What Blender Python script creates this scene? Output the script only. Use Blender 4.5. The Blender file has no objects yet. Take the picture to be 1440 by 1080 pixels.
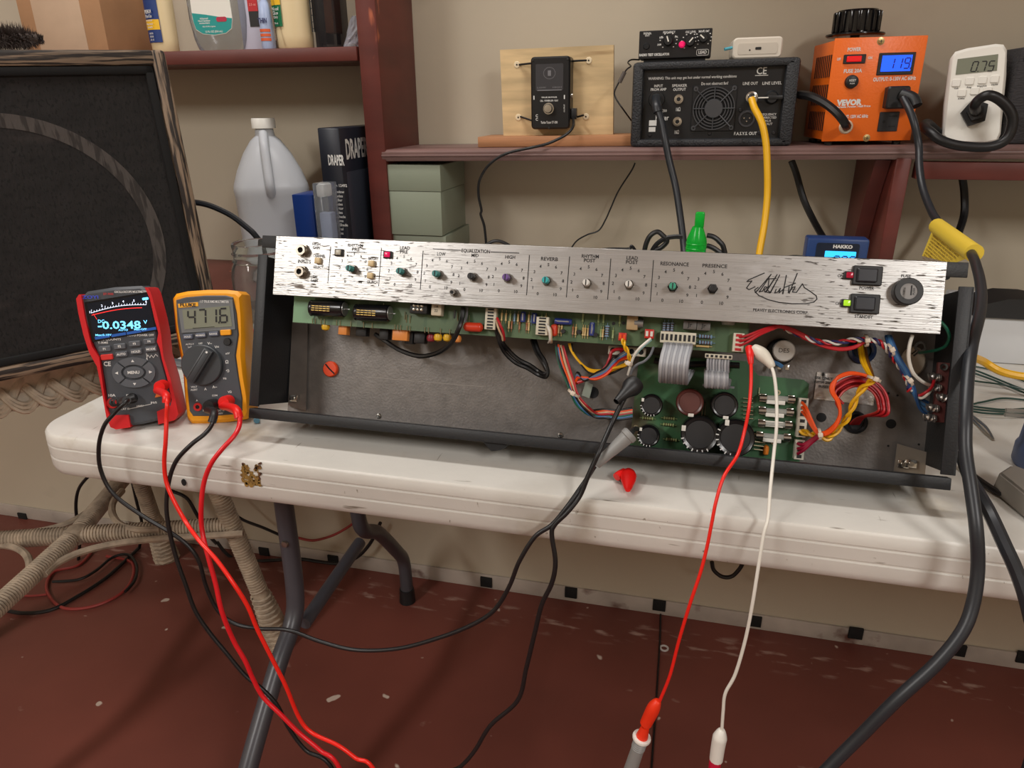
import bpy, bmesh, math, random
from mathutils import Vector, Matrix, Quaternion
random.seed(7)
SC = bpy.context.scene
COL = SC.collection
rad = math.radians

# ---------------------------------------------------------------- camera
F = 1000.0
TH, YA, RO = rad(21.69), rad(13.99), rad(-0.467)
CAMP = Vector((0, 0, 1.07))
fw = Vector((-math.sin(YA)*math.cos(TH), math.cos(YA)*math.cos(TH), -math.sin(TH)))
rt0 = Vector((math.cos(YA), math.sin(YA), 0)); up0 = rt0.cross(fw)
rt = math.cos(RO)*rt0 + math.sin(RO)*up0
up = -math.sin(RO)*rt0 + math.cos(RO)*up0
cd = bpy.data.cameras.new('camera'); cam = bpy.data.objects.new('camera', cd); COL.objects.link(cam)
cd.sensor_fit = 'HORIZONTAL'; cd.sensor_width = 36; cd.lens = F/1440*36; cd.clip_start = .02
m = Matrix.Identity(4)
for i, v in enumerate((rt, up, -fw)):
    for j in range(3): m[j][i] = v[j]
m.translation = CAMP
cam.matrix_world = m
SC.camera = cam

# ---------------------------------------------------------------- light and exposure
SC.view_settings.view_transform = 'Standard'; SC.view_settings.look = 'None'
SC.view_settings.gamma = 1; SC.view_settings.use_curve_mapping = False
SC.view_settings.exposure = 0.26
wd = bpy.data.worlds.new('world'); SC.world = wd; wd.use_nodes = True
wd.node_tree.nodes['Background'].inputs[0].default_value = (1, .97, .93, 1)
wd.node_tree.nodes['Background'].inputs[1].default_value = .25
def area(name, loc, size, power, col=(1, .968, .93), rot=(0, 0, 0)):
    l = bpy.data.lights.new(name, 'AREA'); l.shape = 'RECTANGLE'; l.size, l.size_y = size
    l.energy = power; l.color = col
    o = bpy.data.objects.new(name, l); COL.objects.link(o); o.location = loc; o.rotation_euler = rot
    return o
area('ceiling_tube_light', (-1.65, -1.35, 2.37), (.24, 1.3), 42)
area('ceiling_tube_light', (1.38, -1.35, 2.37), (.24, 1.3), 42)
area('ceiling_tube_light', (-.55, .72, 2.37), (1.2, .16), 13)

# ---------------------------------------------------------------- placing helpers
def ray(x, y): return fw + rt*((x-720)/F) - up*((y-540)/F)
def P(px, py, x=None, y=None, z=None, n=None, d=None):
    """the point of the world that lies in a plane (x=, y=, z= or normal n and offset d) and is seen at a place in the photograph"""
    if x is not None: n, d = Vector((1, 0, 0)), x
    elif y is not None: n, d = Vector((0, 1, 0)), y
    elif z is not None: n, d = Vector((0, 0, 1)), z
    q = ray(px, py)
    return CAMP + q*((d - n.dot(CAMP))/n.dot(q))

# ---------------------------------------------------------------- materials
def lin(c):
    r = [((v/255)/12.92 if v/255 <= .04045 else ((v/255+.055)/1.055)**2.4) for v in c]
    return (*r, 1)
MATS = {}
def mat(name, c=(128, 128, 128), rough=.5, metal=0, var=None, bump=None, emit=0, trans=0, ior=1.45, coat=0, aniso=0, alpha=1, spec=None):
    """var=(scale, amount, stretch) colour variation; bump=(scale, strength, stretch)"""
    if name in MATS: return MATS[name]
    m = bpy.data.materials.new(name); m.use_nodes = True; nt = m.node_tree; N = nt.nodes; Lk = nt.links
    b = N['Principled BSDF']; b.inputs['Base Color'].default_value = lin(c)
    b.inputs['Roughness'].default_value = rough; b.inputs['Metallic'].default_value = metal
    if spec is not None: b.inputs['Specular IOR Level'].default_value = spec
    if trans: b.inputs['Transmission Weight'].default_value = trans; b.inputs['IOR'].default_value = ior
    if coat: b.inputs['Coat Weight'].default_value = coat
    if alpha < 1: b.inputs['Alpha'].default_value = alpha
    if emit: b.inputs['Emission Color'].default_value = lin(c); b.inputs['Emission Strength'].default_value = emit
    if var or bump:
        tc = N.new('ShaderNodeTexCoord')
    def noise(sc, st, det=4):
        mp = N.new('ShaderNodeMapping'); mp.inputs['Scale'].default_value = st
        nz = N.new('ShaderNodeTexNoise'); nz.inputs['Scale'].default_value = sc; nz.inputs['Detail'].default_value = det
        Lk.new(tc.outputs['Object'], mp.inputs[0]); Lk.new(mp.outputs[0], nz.inputs['Vector']); return nz
    if var:
        sc, am = var[:2]; st = var[2] if len(var) > 2 else (1, 1, 1)
        nz = noise(sc, st); rp = N.new('ShaderNodeValToRGB')
        a = lin([max(0, v*(1-am)) for v in c]); z = lin([min(255, v*(1+am*.7)) for v in c])
        rp.color_ramp.elements[0].position = .3; rp.color_ramp.elements[0].color = a
        rp.color_ramp.elements[1].position = .7; rp.color_ramp.elements[1].color = z
        Lk.new(nz.outputs['Fac'], rp.inputs[0]); Lk.new(rp.outputs[0], b.inputs['Base Color'])
    if bump:
        sc, sg = bump[:2]; st = bump[2] if len(bump) > 2 else (1, 1, 1)
        nz = noise(sc, st); bp = N.new('ShaderNodeBump'); bp.inputs['Strength'].default_value = sg; bp.inputs['Distance'].default_value = .002
        Lk.new(nz.outputs['Fac'], bp.inputs['Height']); Lk.new(bp.outputs[0], b.inputs['Normal'])
    MATS[name] = m; return m
def overlay(m, c, scale, lo, hi, stretch=(1, 1, 1), detail=3, rough=None, region=None, rot=(0, 0, 0)):
    """spots, stains or streaks of another colour over a material; region=(axis, a, b) fades them in along one object axis"""
    nt = m.node_tree; N = nt.nodes; Lk = nt.links; b = N['Principled BSDF']
    tc = N.new('ShaderNodeTexCoord'); mp = N.new('ShaderNodeMapping'); mp.inputs['Scale'].default_value = stretch; mp.inputs['Rotation'].default_value = rot
    nz = N.new('ShaderNodeTexNoise'); nz.inputs['Scale'].default_value = scale; nz.inputs['Detail'].default_value = detail
    Lk.new(tc.outputs['Object'], mp.inputs[0]); Lk.new(mp.outputs[0], nz.inputs['Vector'])
    mr = N.new('ShaderNodeMapRange'); mr.inputs[1].default_value = lo; mr.inputs[2].default_value = hi
    Lk.new(nz.outputs['Fac'], mr.inputs[0]); fac = mr.outputs[0]
    if region:
        for ax, a, z in region if isinstance(region, list) else [region]:
            sp = N.new('ShaderNodeSeparateXYZ'); Lk.new(tc.outputs['Object'], sp.inputs[0])
            m2 = N.new('ShaderNodeMapRange'); m2.inputs[1].default_value = a; m2.inputs[2].default_value = z
            Lk.new(sp.outputs[ax], m2.inputs[0])
            mu = N.new('ShaderNodeMath'); mu.operation = 'MULTIPLY'; Lk.new(fac, mu.inputs[0]); Lk.new(m2.outputs[0], mu.inputs[1]); fac = mu.outputs[0]
    mx = N.new('ShaderNodeMix'); mx.data_type = 'RGBA'
    src = b.inputs['Base Color']
    if src.is_linked: Lk.new(src.links[0].from_socket, mx.inputs[6])
    else: mx.inputs[6].default_value = src.default_value
    mx.inputs[7].default_value = lin(c)
    Lk.new(fac, mx.inputs[0]); Lk.new(mx.outputs[2], src)
    return m

# ---------------------------------------------------------------- mesh builder
def frame(x, y, z, o=(0, 0, 0)):
    m = Matrix.Identity(4)
    for i, v in enumerate((x, y, z)):
        for j in range(3): m[j][i] = v[j]
    m.translation = Vector(o); return m
def align(a, b):
    """a frame at a whose z axis points to b"""
    d = (Vector(b)-Vector(a)).normalized(); q = Vector((0, 0, 1)).rotation_difference(d)
    return Matrix.Translation(Vector(a)) @ q.to_matrix().to_4x4()
def spline(pts, n=8):
    pts = [Vector(p) for p in pts]
    if len(pts) < 3: return pts
    out = []
    for i in range(len(pts)-1):
        p0 = pts[max(i-1, 0)]; p1 = pts[i]; p2 = pts[i+1]; p3 = pts[min(i+2, len(pts)-1)]
        for k in range(n):
            t = k/n
            out.append(.5*((2*p1)+(p2-p0)*t+(2*p0-5*p1+4*p2-p3)*t*t+(3*p1-p0-3*p2+p3)*t**3))
    out.append(pts[-1]); return out
_font = {}
def font_mesh(s, bold=0):
    k = (s, bold)
    if k not in _font:
        c = bpy.data.curves.new('t', 'FONT'); c.body = s; c.align_x = 'CENTER'; c.align_y = 'CENTER'; c.resolution_u = 2; c.offset = bold
        o = bpy.data.objects.new('t', c); me = bpy.data.meshes.new_from_object(o)
        vs = [v.co.copy() for v in me.vertices]; fs = [tuple(p.vertices) for p in me.polygons]
        bpy.data.objects.remove(o); bpy.data.curves.remove(c); bpy.data.meshes.remove(me)
        _font[k] = (vs, fs)
    return _font[k]
class B:
    def __init__(s, M=None): s.bm = bmesh.new(); s.M = M or Matrix.Identity(4)
    def raw(s, vs, fs, M=None):
        M = s.M @ (M or Matrix.Identity(4))
        bv = [s.bm.verts.new(M @ Vector(v)) for v in vs]
        for f in fs:
            try: s.bm.faces.new([bv[i] for i in f])
            except ValueError: pass
        return s
    def box(s, c, d, bev=0, M=None, seg=2):
        T = s.M @ (M or Matrix.Identity(4)) @ Matrix.Translation(Vector(c)) @ Matrix.Diagonal((*d, 1))
        r = bmesh.ops.create_cube(s.bm, size=1, matrix=T)
        if bev:
            es = list({e for v in r['verts'] for e in v.link_edges})
            bmesh.ops.bevel(s.bm, geom=es, offset=bev, segments=seg, profile=.5, affect='EDGES')
        return s
    def cyl(s, a, b, r, r2=None, seg=16, M=None, bev=0):
        r2 = r if r2 is None else r2; L = (Vector(b)-Vector(a)).length
        A = (M or Matrix.Identity(4)) @ align(a, b)
        if bev: pr = [(0, 0), (r-bev, 0), (r, bev), (r2, L-bev), (r2-bev, L), (0, L)]
        else: pr = [(0, 0), (r, 0), (r2, L), (0, L)]
        return s.lathe(pr, A, seg)
    def lathe(s, prof, M=None, seg=24, arc=None):
        vs, fs = [], []; n = len(prof)
        rings = []
        for r, z in prof:
            if abs(r) < 1e-7: rings.append([len(vs)]); vs.append((0, 0, z))
            else:
                rings.append(list(range(len(vs), len(vs)+seg)))
                for k in range(seg):
                    a = 2*math.pi*k/seg; vs.append((r*math.cos(a), r*math.sin(a), z))
        for i in range(n-1):
            a, b = rings[i], rings[i+1]
            for k in range(seg):
                q = []
                q.append(a[k % len(a)])
                if len(a) > 1: q.append(a[(k+1) % seg])
                if len(b) > 1: q.append(b[(k+1) % seg])
                q.append(b[k % len(b)])
                q = list(dict.fromkeys(q))
                if len(q) > 2: fs.append(q)
        return s.raw(vs, fs, M)
    def tube(s, pts, r, seg=8, n=8, cap=True, rf=None):
        pts = spline(pts, n); N = len(pts); vs, fs = [], []
        t0 = (pts[1]-pts[0]).normalized(); u = t0.orthogonal().normalized()
        for i, p in enumerate(pts):
            t = (pts[min(i+1, N-1)]-pts[max(i-1, 0)]).normalized()
            u = (u - t*u.dot(t)).normalized(); w = t.cross(u)
            rr = r if rf is None else r*rf(i/(N-1))
            for k in range(seg):
                a = 2*math.pi*k/seg; vs.append(p+u*(rr*math.cos(a))+w*(rr*math.sin(a)))
        for i in range(N-1):
            for k in range(seg):
                fs.append((i*seg+k, i*seg+(k+1) % seg, (i+1)*seg+(k+1) % seg, (i+1)*seg+k))
        if cap: fs.append(tuple(range(seg))[::-1]); fs.append(tuple(range((N-1)*seg, N*seg)))
        return s.raw(vs, fs)
    def prism(s, poly, h0, h1, M=None, up='z'):
        """a flat outline pushed from h0 to h1; up='y': the outline lies in x,z"""
        n = len(poly)
        if up == 'z': vs = [(x, y, h0) for x, y in poly]+[(x, y, h1) for x, y in poly]
        elif up == 'y': vs = [(x, h0, y) for x, y in poly]+[(x, h1, y) for x, y in poly]
        else: vs = [(h0, x, y) for x, y in poly]+[(h1, x, y) for x, y in poly]
        fs = [tuple(range(n)), tuple(range(n, 2*n))[::-1]]+[(i, (i+1) % n, n+(i+1) % n, n+i) for i in range(n)]
        return s.raw(vs, fs, M)
    def rrect(s, cx, cz, w, h, r, y0, y1, M=None, seg=5, bev=0):
        pts = rr(cx, cz, w, h, r, seg)
        if not bev: return s.prism(pts, y0, y1, M, 'y')
        ip = rr(cx, cz, w-2*bev, h-2*bev, max(r-bev, .0003), seg); n = len(pts)
        vs = [(x, y0, z) for x, z in ip]+[(x, y0+bev*(1 if y1 > y0 else -1), z) for x, z in pts]+[(x, y1, z) for x, z in pts]
        fs = [tuple(range(n)), tuple(range(2*n, 3*n))[::-1]]
        for k in (0, n): fs += [(k+i, k+(i+1) % n, k+n+(i+1) % n, k+n+i) for i in range(n)]
        return s.raw(vs, fs, M)
    def text(s, t, x, z, size, y=-.0003, w=None, M=None, bold=.01, rot=0, sx=1):
        """writing on the plane x,z that faces -y; size = height of a capital"""
        vs, fs = font_mesh(t, bold)
        if not vs: return s
        k = size/.69
        if w:
            W = max(v.x for v in vs)-min(v.x for v in vs); sx = w/(W*k)
        T = (M or Matrix.Identity(4)) @ Matrix.Translation((x, y, z)) @ Matrix.Rotation(rad(rot), 4, 'Y') @ Matrix.Rotation(rad(90), 4, 'X') @ Matrix.Diagonal((k*sx, k, 1, 1))
        return s.raw(vs, fs, T)
    def line(s, pts, wd, y=-.0003, M=None, th=.0002):
        """a drawn stroke on the plane x,z"""
        for a, b in zip(pts[:-1], pts[1:]):
            a = Vector(a); b = Vector(b); d = b-a
            if d.length < 1e-7: continue
            nrm = Vector((-d.y, d.x)).normalized()*wd/2; e = d.normalized()*wd*.3
            q = [a-e+nrm, a-e-nrm, b+e-nrm, b+e+nrm]
            s.raw([(p.x, y, p.y) for p in q], [(0, 1, 2, 3)], M)
        return s
    def build(s, name, m, parent=None, label=None, kind=None, smooth=True, base=None, keep=False):
        bm = s.bm
        bmesh.ops.recalc_face_normals(bm, faces=bm.faces)
        if base is not None: bmesh.ops.translate(bm, verts=bm.verts, vec=-Vector(base))
        me = bpy.data.meshes.new(name); bm.to_mesh(me)
        if not keep: bm.free()
        me.materials.append(m)
        if smooth:
            me.polygons.foreach_set('use_smooth', [True]*len(me.polygons)); me.set_sharp_from_angle(angle=rad(38))
        o = bpy.data.objects.new(name, me); COL.objects.link(o)
        if base is not None: o.location = base
        if parent is not None: o.parent = parent
        if label: o['label'] = label
        if kind: o['kind'] = kind
        return o
    def solo(s, name, m, label, cat, group=None, kind=None):
        vs = [v.co for v in s.bm.verts]
        lo = [min(v[i] for v in vs) for i in range(3)]; hi = [max(v[i] for v in vs) for i in range(3)]
        o = s.build(name, m, base=((lo[0]+hi[0])/2, (lo[1]+hi[1])/2, lo[2]), label=label, kind=kind)
        o['category'] = cat
        if group: o['group'] = group
        return o
def rr(cx, cz, w, h, r, seg=5):
    out = []
    for sx, sz, a0 in ((1, 1, 0), (-1, 1, 90), (-1, -1, 180), (1, -1, 270)):
        for k in range(seg+1):
            a = rad(a0+90*k/seg); out.append((cx+sx*(w/2-r)+r*math.cos(a), cz+sz*(h/2-r)+r*math.sin(a)))
    return out
def thing(name, label, cat, M=(0, 0, 0), group=None):
    o = bpy.data.objects.new(name, None); COL.objects.link(o); o.empty_display_size = .02
    o.matrix_world = M if isinstance(M, Matrix) else Matrix.Translation(Vector(M))
    o['label'] = label; o['category'] = cat
    if group: o['group'] = group
    return o
def struct(name, b, m, parent=None):
    o = b.build(name, m, parent)
    if parent is None: o['kind'] = 'structure'
    return o
def dup(o, M=None, parent=None):
    c = o.copy(); COL.objects.link(c)
    if parent is not None: c.parent = parent
    if M is not None: c.matrix_local = M
    return c
SEG = {'0': 'abcdef', '1': 'bc', '2': 'abged', '3': 'abgcd', '4': 'fgbc', '5': 'afgcd', '6': 'afgcde', '7': 'abc', '8': 'abcdefg', '9': 'abcdfg', '-': 'g', ' ': ''}
def seg7(b, s, x, z, h, y=-.0003, wd=None, sl=.08):
    """seven-segment figures, x = left edge, z = bottom"""
    w = h*.5; t = wd or h*.11; g = t*.6
    for ch in s:
        if ch == '.':
            b.line([(x-h*.1, z), (x-h*.1+t*.2, z)], t*1.1, y); continue
        for q in SEG.get(ch, ''):
            a, c = {'a': ((0, 1), (1, 1)), 'b': ((1, 1), (1, .5)), 'c': ((1, .5), (1, 0)), 'd': ((0, 0), (1, 0)), 'e': ((0, 0), (0, .5)), 'f': ((0, .5), (0, 1)), 'g': ((0, .5), (1, .5))}[q]
            pa = Vector((x+a[0]*w+sl*h*a[1], z+a[1]*h)); pc = Vector((x+c[0]*w+sl*h*c[1], z+c[1]*h))
            d = (pc-pa).normalized()*g; b.line([pa+d, pc-d], t, y)
        x += w+h*.28
def rotz(loc, yaw=0, tilt=0, roll=0):
    return Matrix.Translation(Vector(loc)) @ Matrix.Rotation(rad(yaw), 4, 'Z') @ Matrix.Rotation(rad(tilt), 4, 'X') @ Matrix.Rotation(rad(roll), 4, 'Y')
def cable(name, label, pts, r, m, cat='cable', n=8, seg=8, group=None, kind=None):
    return B().tube(pts, r, seg, n).solo(name, m, label, cat, group, kind)

# common materials
BLK = mat('black_plastic', (26, 27, 29), .45)
BLKM = mat('black_matte', (16, 17, 19), .75)
RUB = mat('black_rubber_cable', (18, 18, 20), .42)
RUBG = mat('dark_grey_cable', (36, 39, 44), .4)
WHT = mat('white_plastic', (232, 230, 222), .35)
INK = mat('black_print', (22, 22, 24), .6)
WINK = mat('white_print', (225, 225, 222), .6)
CHR = mat('bright_metal', (205, 202, 195), .22, 1)
STL = mat('steel', (150, 148, 142), .35, 1)
BRS = mat('tinned_lead', (190, 180, 150), .35, 1)
RED = mat('red_cable', (215, 22, 20), .35)
REDW = mat('red_wire', (185, 28, 38), .4)
ORW = mat('orange_wire', (240, 84, 20), .4)
YLW = mat('yellow_wire', (232, 176, 20), .4)
GRW = mat('green_wire', (20, 96, 72), .4)
BLW = mat('blue_wire', (70, 120, 170), .4)
WHW = mat('white_wire', (225, 222, 212), .4)
GREYW = mat('grey_wire', (110, 114, 120), .45)
# ================================================================ the room
WALL = mat('wall_paint', (188, 177, 157), .8, var=(1.3, .035), bump=(60, .12))
overlay(WALL, (162, 150, 130), 3.2, .64, .85, (1, 1, 1.6), 5)
FLR = mat('floor_paint', (112, 60, 50), .5, var=(2.2, .14), bump=(40, .15))
overlay(FLR, (196, 178, 164), 21, .715, .74, (1, 1, 1), 2)
overlay(FLR, (170, 140, 126), 9, .70, .78, (1, 1.6, 1), 6)
overlay(FLR, (170, 140, 128), 16, .56, .70, (1, 3.5, 1), 6, region=[(1, 1.20, 1.235), (1, 1.30, 1.262)])
WY = 1.333
b = B(); b.box((0, -.85, -.05), (5.2, 4.6, .1)); struct('floor', b, FLR)
b = B(); b.box((0, WY+.05, 1.2), (5.2, .1, 2.4)); struct('wall_back', b, WALL)
b = B(); b.box((-2.55, -.85, 1.2), (.1, 4.4, 2.4)); struct('wall_left', b, WALL)
b = B(); b.box((2.55, -.85, 1.2), (.1, 4.4, 2.4)); struct('wall_right', b, WALL)
b = B(); b.box((0, -3.1, 1.2), (5.2, .1, 2.4)); struct('wall_front', b, WALL)
b = B(); b.box((0, -.85, 2.45), (5.2, 4.6, .1)); struct('ceiling', b, mat('ceiling_paint', (225, 220, 208), .9))
BASE = mat('baseboard_paint', (176, 166, 156), .6, var=(9, .12), bump=(30, .4))
overlay(BASE, (96, 62, 52), 14, .6, .72, (1, 1, 1), 5)
b = B(); b.box((0, WY-.003, .019), (5.0, .006, .038), bev=.002)
base = struct('baseboard_back', b, BASE)
SLOT = mat('black_slot', (12, 12, 13), .8)
for px, py in ((33, 728), (372, 777), (469, 788), (684, 819), (803, 834), (927, 852), (1061, 874), (1203, 891), (1347, 915), (1440, 925)):
    p = P(px, py, y=WY-.006)
    B().box((p.x, WY-.007, p.z+.002), (.028, .006, .027), bev=.001).build('drain_slot', SLOT, base)

# ================================================================ wooden shelving on the wall
REDWD = mat('red_painted_wood', (98, 43, 36), .45, var=(5, .14, (1, 1, 4)), bump=(30, .15))
overlay(REDWD, (178, 96, 66), 24, .71, .75, (1, 1, .35), 3)
PURP = mat('worn_purple_brown_wood', (118, 92, 88), .42, var=(9, .22, (.25, 3, 3)), bump=(50, .3, (.2, 1, 1)))
overlay(PURP, (92, 52, 48), 7, .55, .75, (.3, 2, 2), 5)
SF = 1.17                                        # front face of the shelving
unit = thing('shelving_unit', 'red painted wooden shelving built against the wall behind the white table', 'shelving', (0, SF, .757))
uo = Vector((0, SF, .757))
def up_(b, name, m, parent=unit, label=None, **k):
    bmesh.ops.translate(b.bm, verts=b.bm.verts, vec=-uo); return b.build(name, m, parent, label, **k)
x0, x1 = P(503, 60, y=SF).x, P(531, 60, y=SF).x
up_(B().box(((x0+x1)/2, (SF+WY)/2, (.757+1.75)/2), (x1-x0, WY-SF-.001, 1.75-.757), bev=.002), 'upright', REDWD)
up_(B().box((-1.066, (SF+WY)/2, 1.1435), (2*1.066-2*.546, WY-SF-.001, .0215), bev=.0015), 'upper_shelf', REDWD)
up_(B().box((-.9, (1.045+WY)/2, .749), (1.36, WY-1.045-.001, .0155), bev=.002), 'bottom_board', REDWD)
up_(B().box((-1.60, (SF+WY)/2, 1.25), (.03, WY-SF-.001, .99), bev=.002), 'upright', REDWD)
# right-hand upright and rail below the long shelf
xr0, xr1 = P(1259, 235, y=SF).x, P(1280, 240, y=SF).x
up_(B().box(((xr0+xr1)/2, (SF+WY)/2, .865), (xr1-xr0, WY-SF-.001, .25), bev=.002), 'upright', REDWD)
up_(B().box((.70, SF+.011, .973), (.78, .022, .024), bev=.0015), 'rail', REDWD)
up_(B().prism([(SF+.025, .985), (WY-.002, .985), (WY-.002, .80), (SF+.10, .80), (SF+.055, .93)], xr0-.022, xr0-.001, up='x'), 'gusset', REDWD)
# a wider shelf higher up on the right, above the frame: it shades the wall
up_(B().box((.77, 1.233, 1.42), (1.7, .2, .022), bev=.0015), 'top_shelf', REDWD)
SHS = .0137
def shz(x): return .9985+SHS*(x+.285)
RS = Matrix.Rotation(-math.atan(SHS), 4, 'Y')
sl = thing('long_shelf_board', 'long worn purple-brown shelf board carrying the tuner, black amplifier box and orange unit', 'shelf', Matrix.Translation((.06, SF, shz(.06))) @ RS)
xl, xr = -.515-.06, 1.06
t = .0185
B().prism([(0, -t+.004), (0, -.004), (.004, -.0005), (.006, 0), (WY-SF-.002, 0), (WY-SF-.002, -t), (.003, -t)], xl, xr, up='x').build('board', PURP, sl)
B().box((.24, -.0012, -.0095), (xr-xl-.004, .0024, .0035), bev=.0011).build('front_bead', PURP, sl)

def SH(x, y, yaw=0):                              # a frame standing on the long shelf
    return Matrix.Translation((x, y, shz(x)+.0004)) @ RS @ Matrix.Rotation(rad(yaw), 4, 'Z')

# ================================================================ the white folding table
TBL = mat('white_table_plastic', (206, 203, 196), .38, var=(6, .05), bump=(120, .12))
overlay(TBL, (156, 140, 112), 11, .60, .78, (1, 1, 1), 9)
overlay(TBL, (172, 166, 156), 4, .52, .75, (1, 1, 1), 6)
overlay(TBL, (120, 112, 100), 150, .70, .76, (.12, 1, 1), 3, rot=(0, 0, .6))
overlay(TBL, (130, 122, 108), 130, .71, .77, (1.5, .14, 1), 3, rot=(0, 0, -.4))
TX0, TX1, TY0, TY1 = -.683, 1.15, .549, 1.31
tb = thing('folding_table', 'long white plastic folding table with grey tube legs holding the opened amplifier', 'table', ((TX0+TX1)/2, (TY0+TY1)/2, 0))
to = Vector(((TX0+TX1)/2, (TY0+TY1)/2, 0))
def slab(prof, r=.045, seg=8):
    """prof: list of (inset, z) walked down the side of a rounded rectangle"""
    b = B(); rings = []; W, D = TX1-TX0, TY1-TY0
    vs, fs = [], []
    for ins, z in prof:
        p = rr(0, 0, W-2*ins, D-2*ins, max(r-ins, .005), seg); rings.append(range(len(vs), len(vs)+len(p))); vs += [(x, y, z) for x, y in p]
    n = len(rings[0])
    for a, c in zip(rings[:-1], rings[1:]): fs += [(a[i], a[(i+1) % n], c[(i+1) % n], c[i]) for i in range(n)]
    fs += [tuple(rings[0]), tuple(rings[-1])[::-1]]
    return b.raw(vs, fs)
def groove(z): return [(0, z+.0016), (.0011, z+.0006), (.0011, z-.0006), (0, z-.0016)]
prof = [(.007, .740), (.003, .7394), (.0008, .737)]+groove(.7255)+groove(.711)+[(.0, .700), (.002, .693), (.006, .690), (.012, .689)]
slab(prof).build('tabletop', TBL, tb)
LEG = mat('grey_leg_paint', (70, 70, 76), .35, var=(8, .1))
def legframe(X, parent):
    q = B()
    for sgn, y0, yf in ((-1, .822, .60), (1, 1.045, 1.242)):
        o = B()
        pts = [(X, y0-sgn*0, .688), (X, y0, .50), (X, y0+sgn*.003, .36), (X, y0+sgn*.02, .305), (X, y0+sgn*.08, .26), (X, yf-sgn*.04, .165), (X, yf-sgn*.008, .12), (X, yf, .075), (X, yf, .02)]
        o.tube([Vector(p)-to for p in pts], .0145, 12, 6); o.build('leg', LEG, parent)
        B().cyl(Vector((X, yf, 0))-to, Vector((X, yf, .035))-to, .0185, .0165, 14).build('foot_cap', BLK, parent)
    B().cyl(Vector((X, .83, .275))-to, Vector((X, 1.045, .29))-to, .0115, seg=12).build('crossbar', LEG, parent)
    B().tube([Vector((X, .822, .50))-to, Vector((X+.012, .93, .60))-to, Vector((X+.02, 1.0, .66))-to, Vector((X+.15, 1.03, .684))-to], .009, 10).build('brace', LEG, parent)
    B().lathe([(0, .004), (.005, .003), (.0062, 0)], Matrix.Translation(Vector((X+.002, .822-.0145, .445))-to) @ Matrix.Rotation(rad(90), 4, 'X'), 14).build('rivet', STL, parent)
legframe(-.562, tb); legframe(1.03, tb)
# stain of old sticker residue on the front edge, a small hole
RES = mat('sticker_residue', (150, 118, 60), .6, var=(40, .4)); overlay(RES, (80, 50, 34), 90, .5, .6)
def onlip(px, py): return P(px, py, y=TY0-.0004)
b = B()
rs = random.Random(4)
for k in range(150):
    u, v = rs.random(), rs.random()
    if .32 < u < .72 and v < .55 and rs.random() < .93: continue
    if rs.random() < .35 and v > .6: continue
    p = onlip(341+u*25, 652+v*31); r_ = rs.uniform(.0010, .0032)
    b.prism([(p.x+r_*rs.uniform(.5, 1.1)*math.cos(a), p.z+r_*rs.uniform(.5, 1.1)*math.sin(a)) for a in (0, 1.05, 2.1, 3.1, 4.2, 5.2)], TY0-.0006-.0001*(k % 3), TY0+.001, up='y')
bmesh.ops.translate(b.bm, verts=b.bm.verts, vec=-to); b.build('sticker_residue', RES, tb, kind='stuff')
p = onlip(259, 678)-to
B().lathe([(0, 0), (.0026, 0), (.0026, .0012), (0, .0012)], Matrix.Translation(p) @ Matrix.Rotation(rad(90), 4, 'X') @ Matrix.Diagonal((1, 1.5, 1, 1)), 12).build('screw_hole', BLKM, tb)
# ================================================================ the opened amplifier chassis, leaning back on the table
CO = Vector((-.05939, .59003, .7653)); CM = Matrix.Translation(CO) @ Matrix.Rotation(rad(-20), 4, 'X'); CI = CM.inverted()
EW = -(CM.to_3x3() @ Vector((0, 1, 0)))
def L(px, py, w=0.0):
    """chassis coordinates (x right, y into the chassis, z up its slope) of a point at height w over the front plane"""
    return CI @ P(px, py, n=EW, d=EW.dot(CO)+w)
ch = thing('amplifier_chassis', 'opened guitar amplifier chassis with silver front panel, boards and wires, leaning back on the table', 'amplifier', CM)
PLT = mat('chassis_steel', (122, 117, 113), .42, .5, var=(90, .06, (1, 1, 1)), bump=(400, .12))
overlay(PLT, (92, 88, 85), 24, .62, .85, (1, 1, 1), 6)
CBLK = mat('chassis_black_paint', (24, 26, 29), .5, bump=(500, .1))
BRK = mat('bracket_steel', (120, 112, 106), .4, .5, var=(60, .06))
D = .075
B().box((-.040, D+.0008, .0925), (.6612, .0016, .185)).build('back_plate', PLT, ch)
B().box((-.031, D/2, -.0008+.0025), (.612, D, .0016)).build('bottom_plate', CBLK, ch)
B().box((-.0412, .0055, .0052), (.660, .011, .0104), bev=.0008).build('bottom_rail', CBLK, ch)
b = B(); b.box((-.0412, .0018, .1835), (.654, .0022, .0125), bev=.0005); b.box((-.031, D/2, .1893), (.60, D-.004, .0014)); b.build('top_rail', CBLK, ch)
def side(x0, x1, xin):
    b = B(); b.box(((x0+x1)/2, .001, .0913), (abs(x1-x0), .002, .157), bev=.0004)
    b.box((xin, D/2, .0913), (.0016, D, .157)); b.build('side_plate', CBLK, ch)
side(-.3712, -.3605, -.3704); side(.2800, .2912, .2904)
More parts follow.
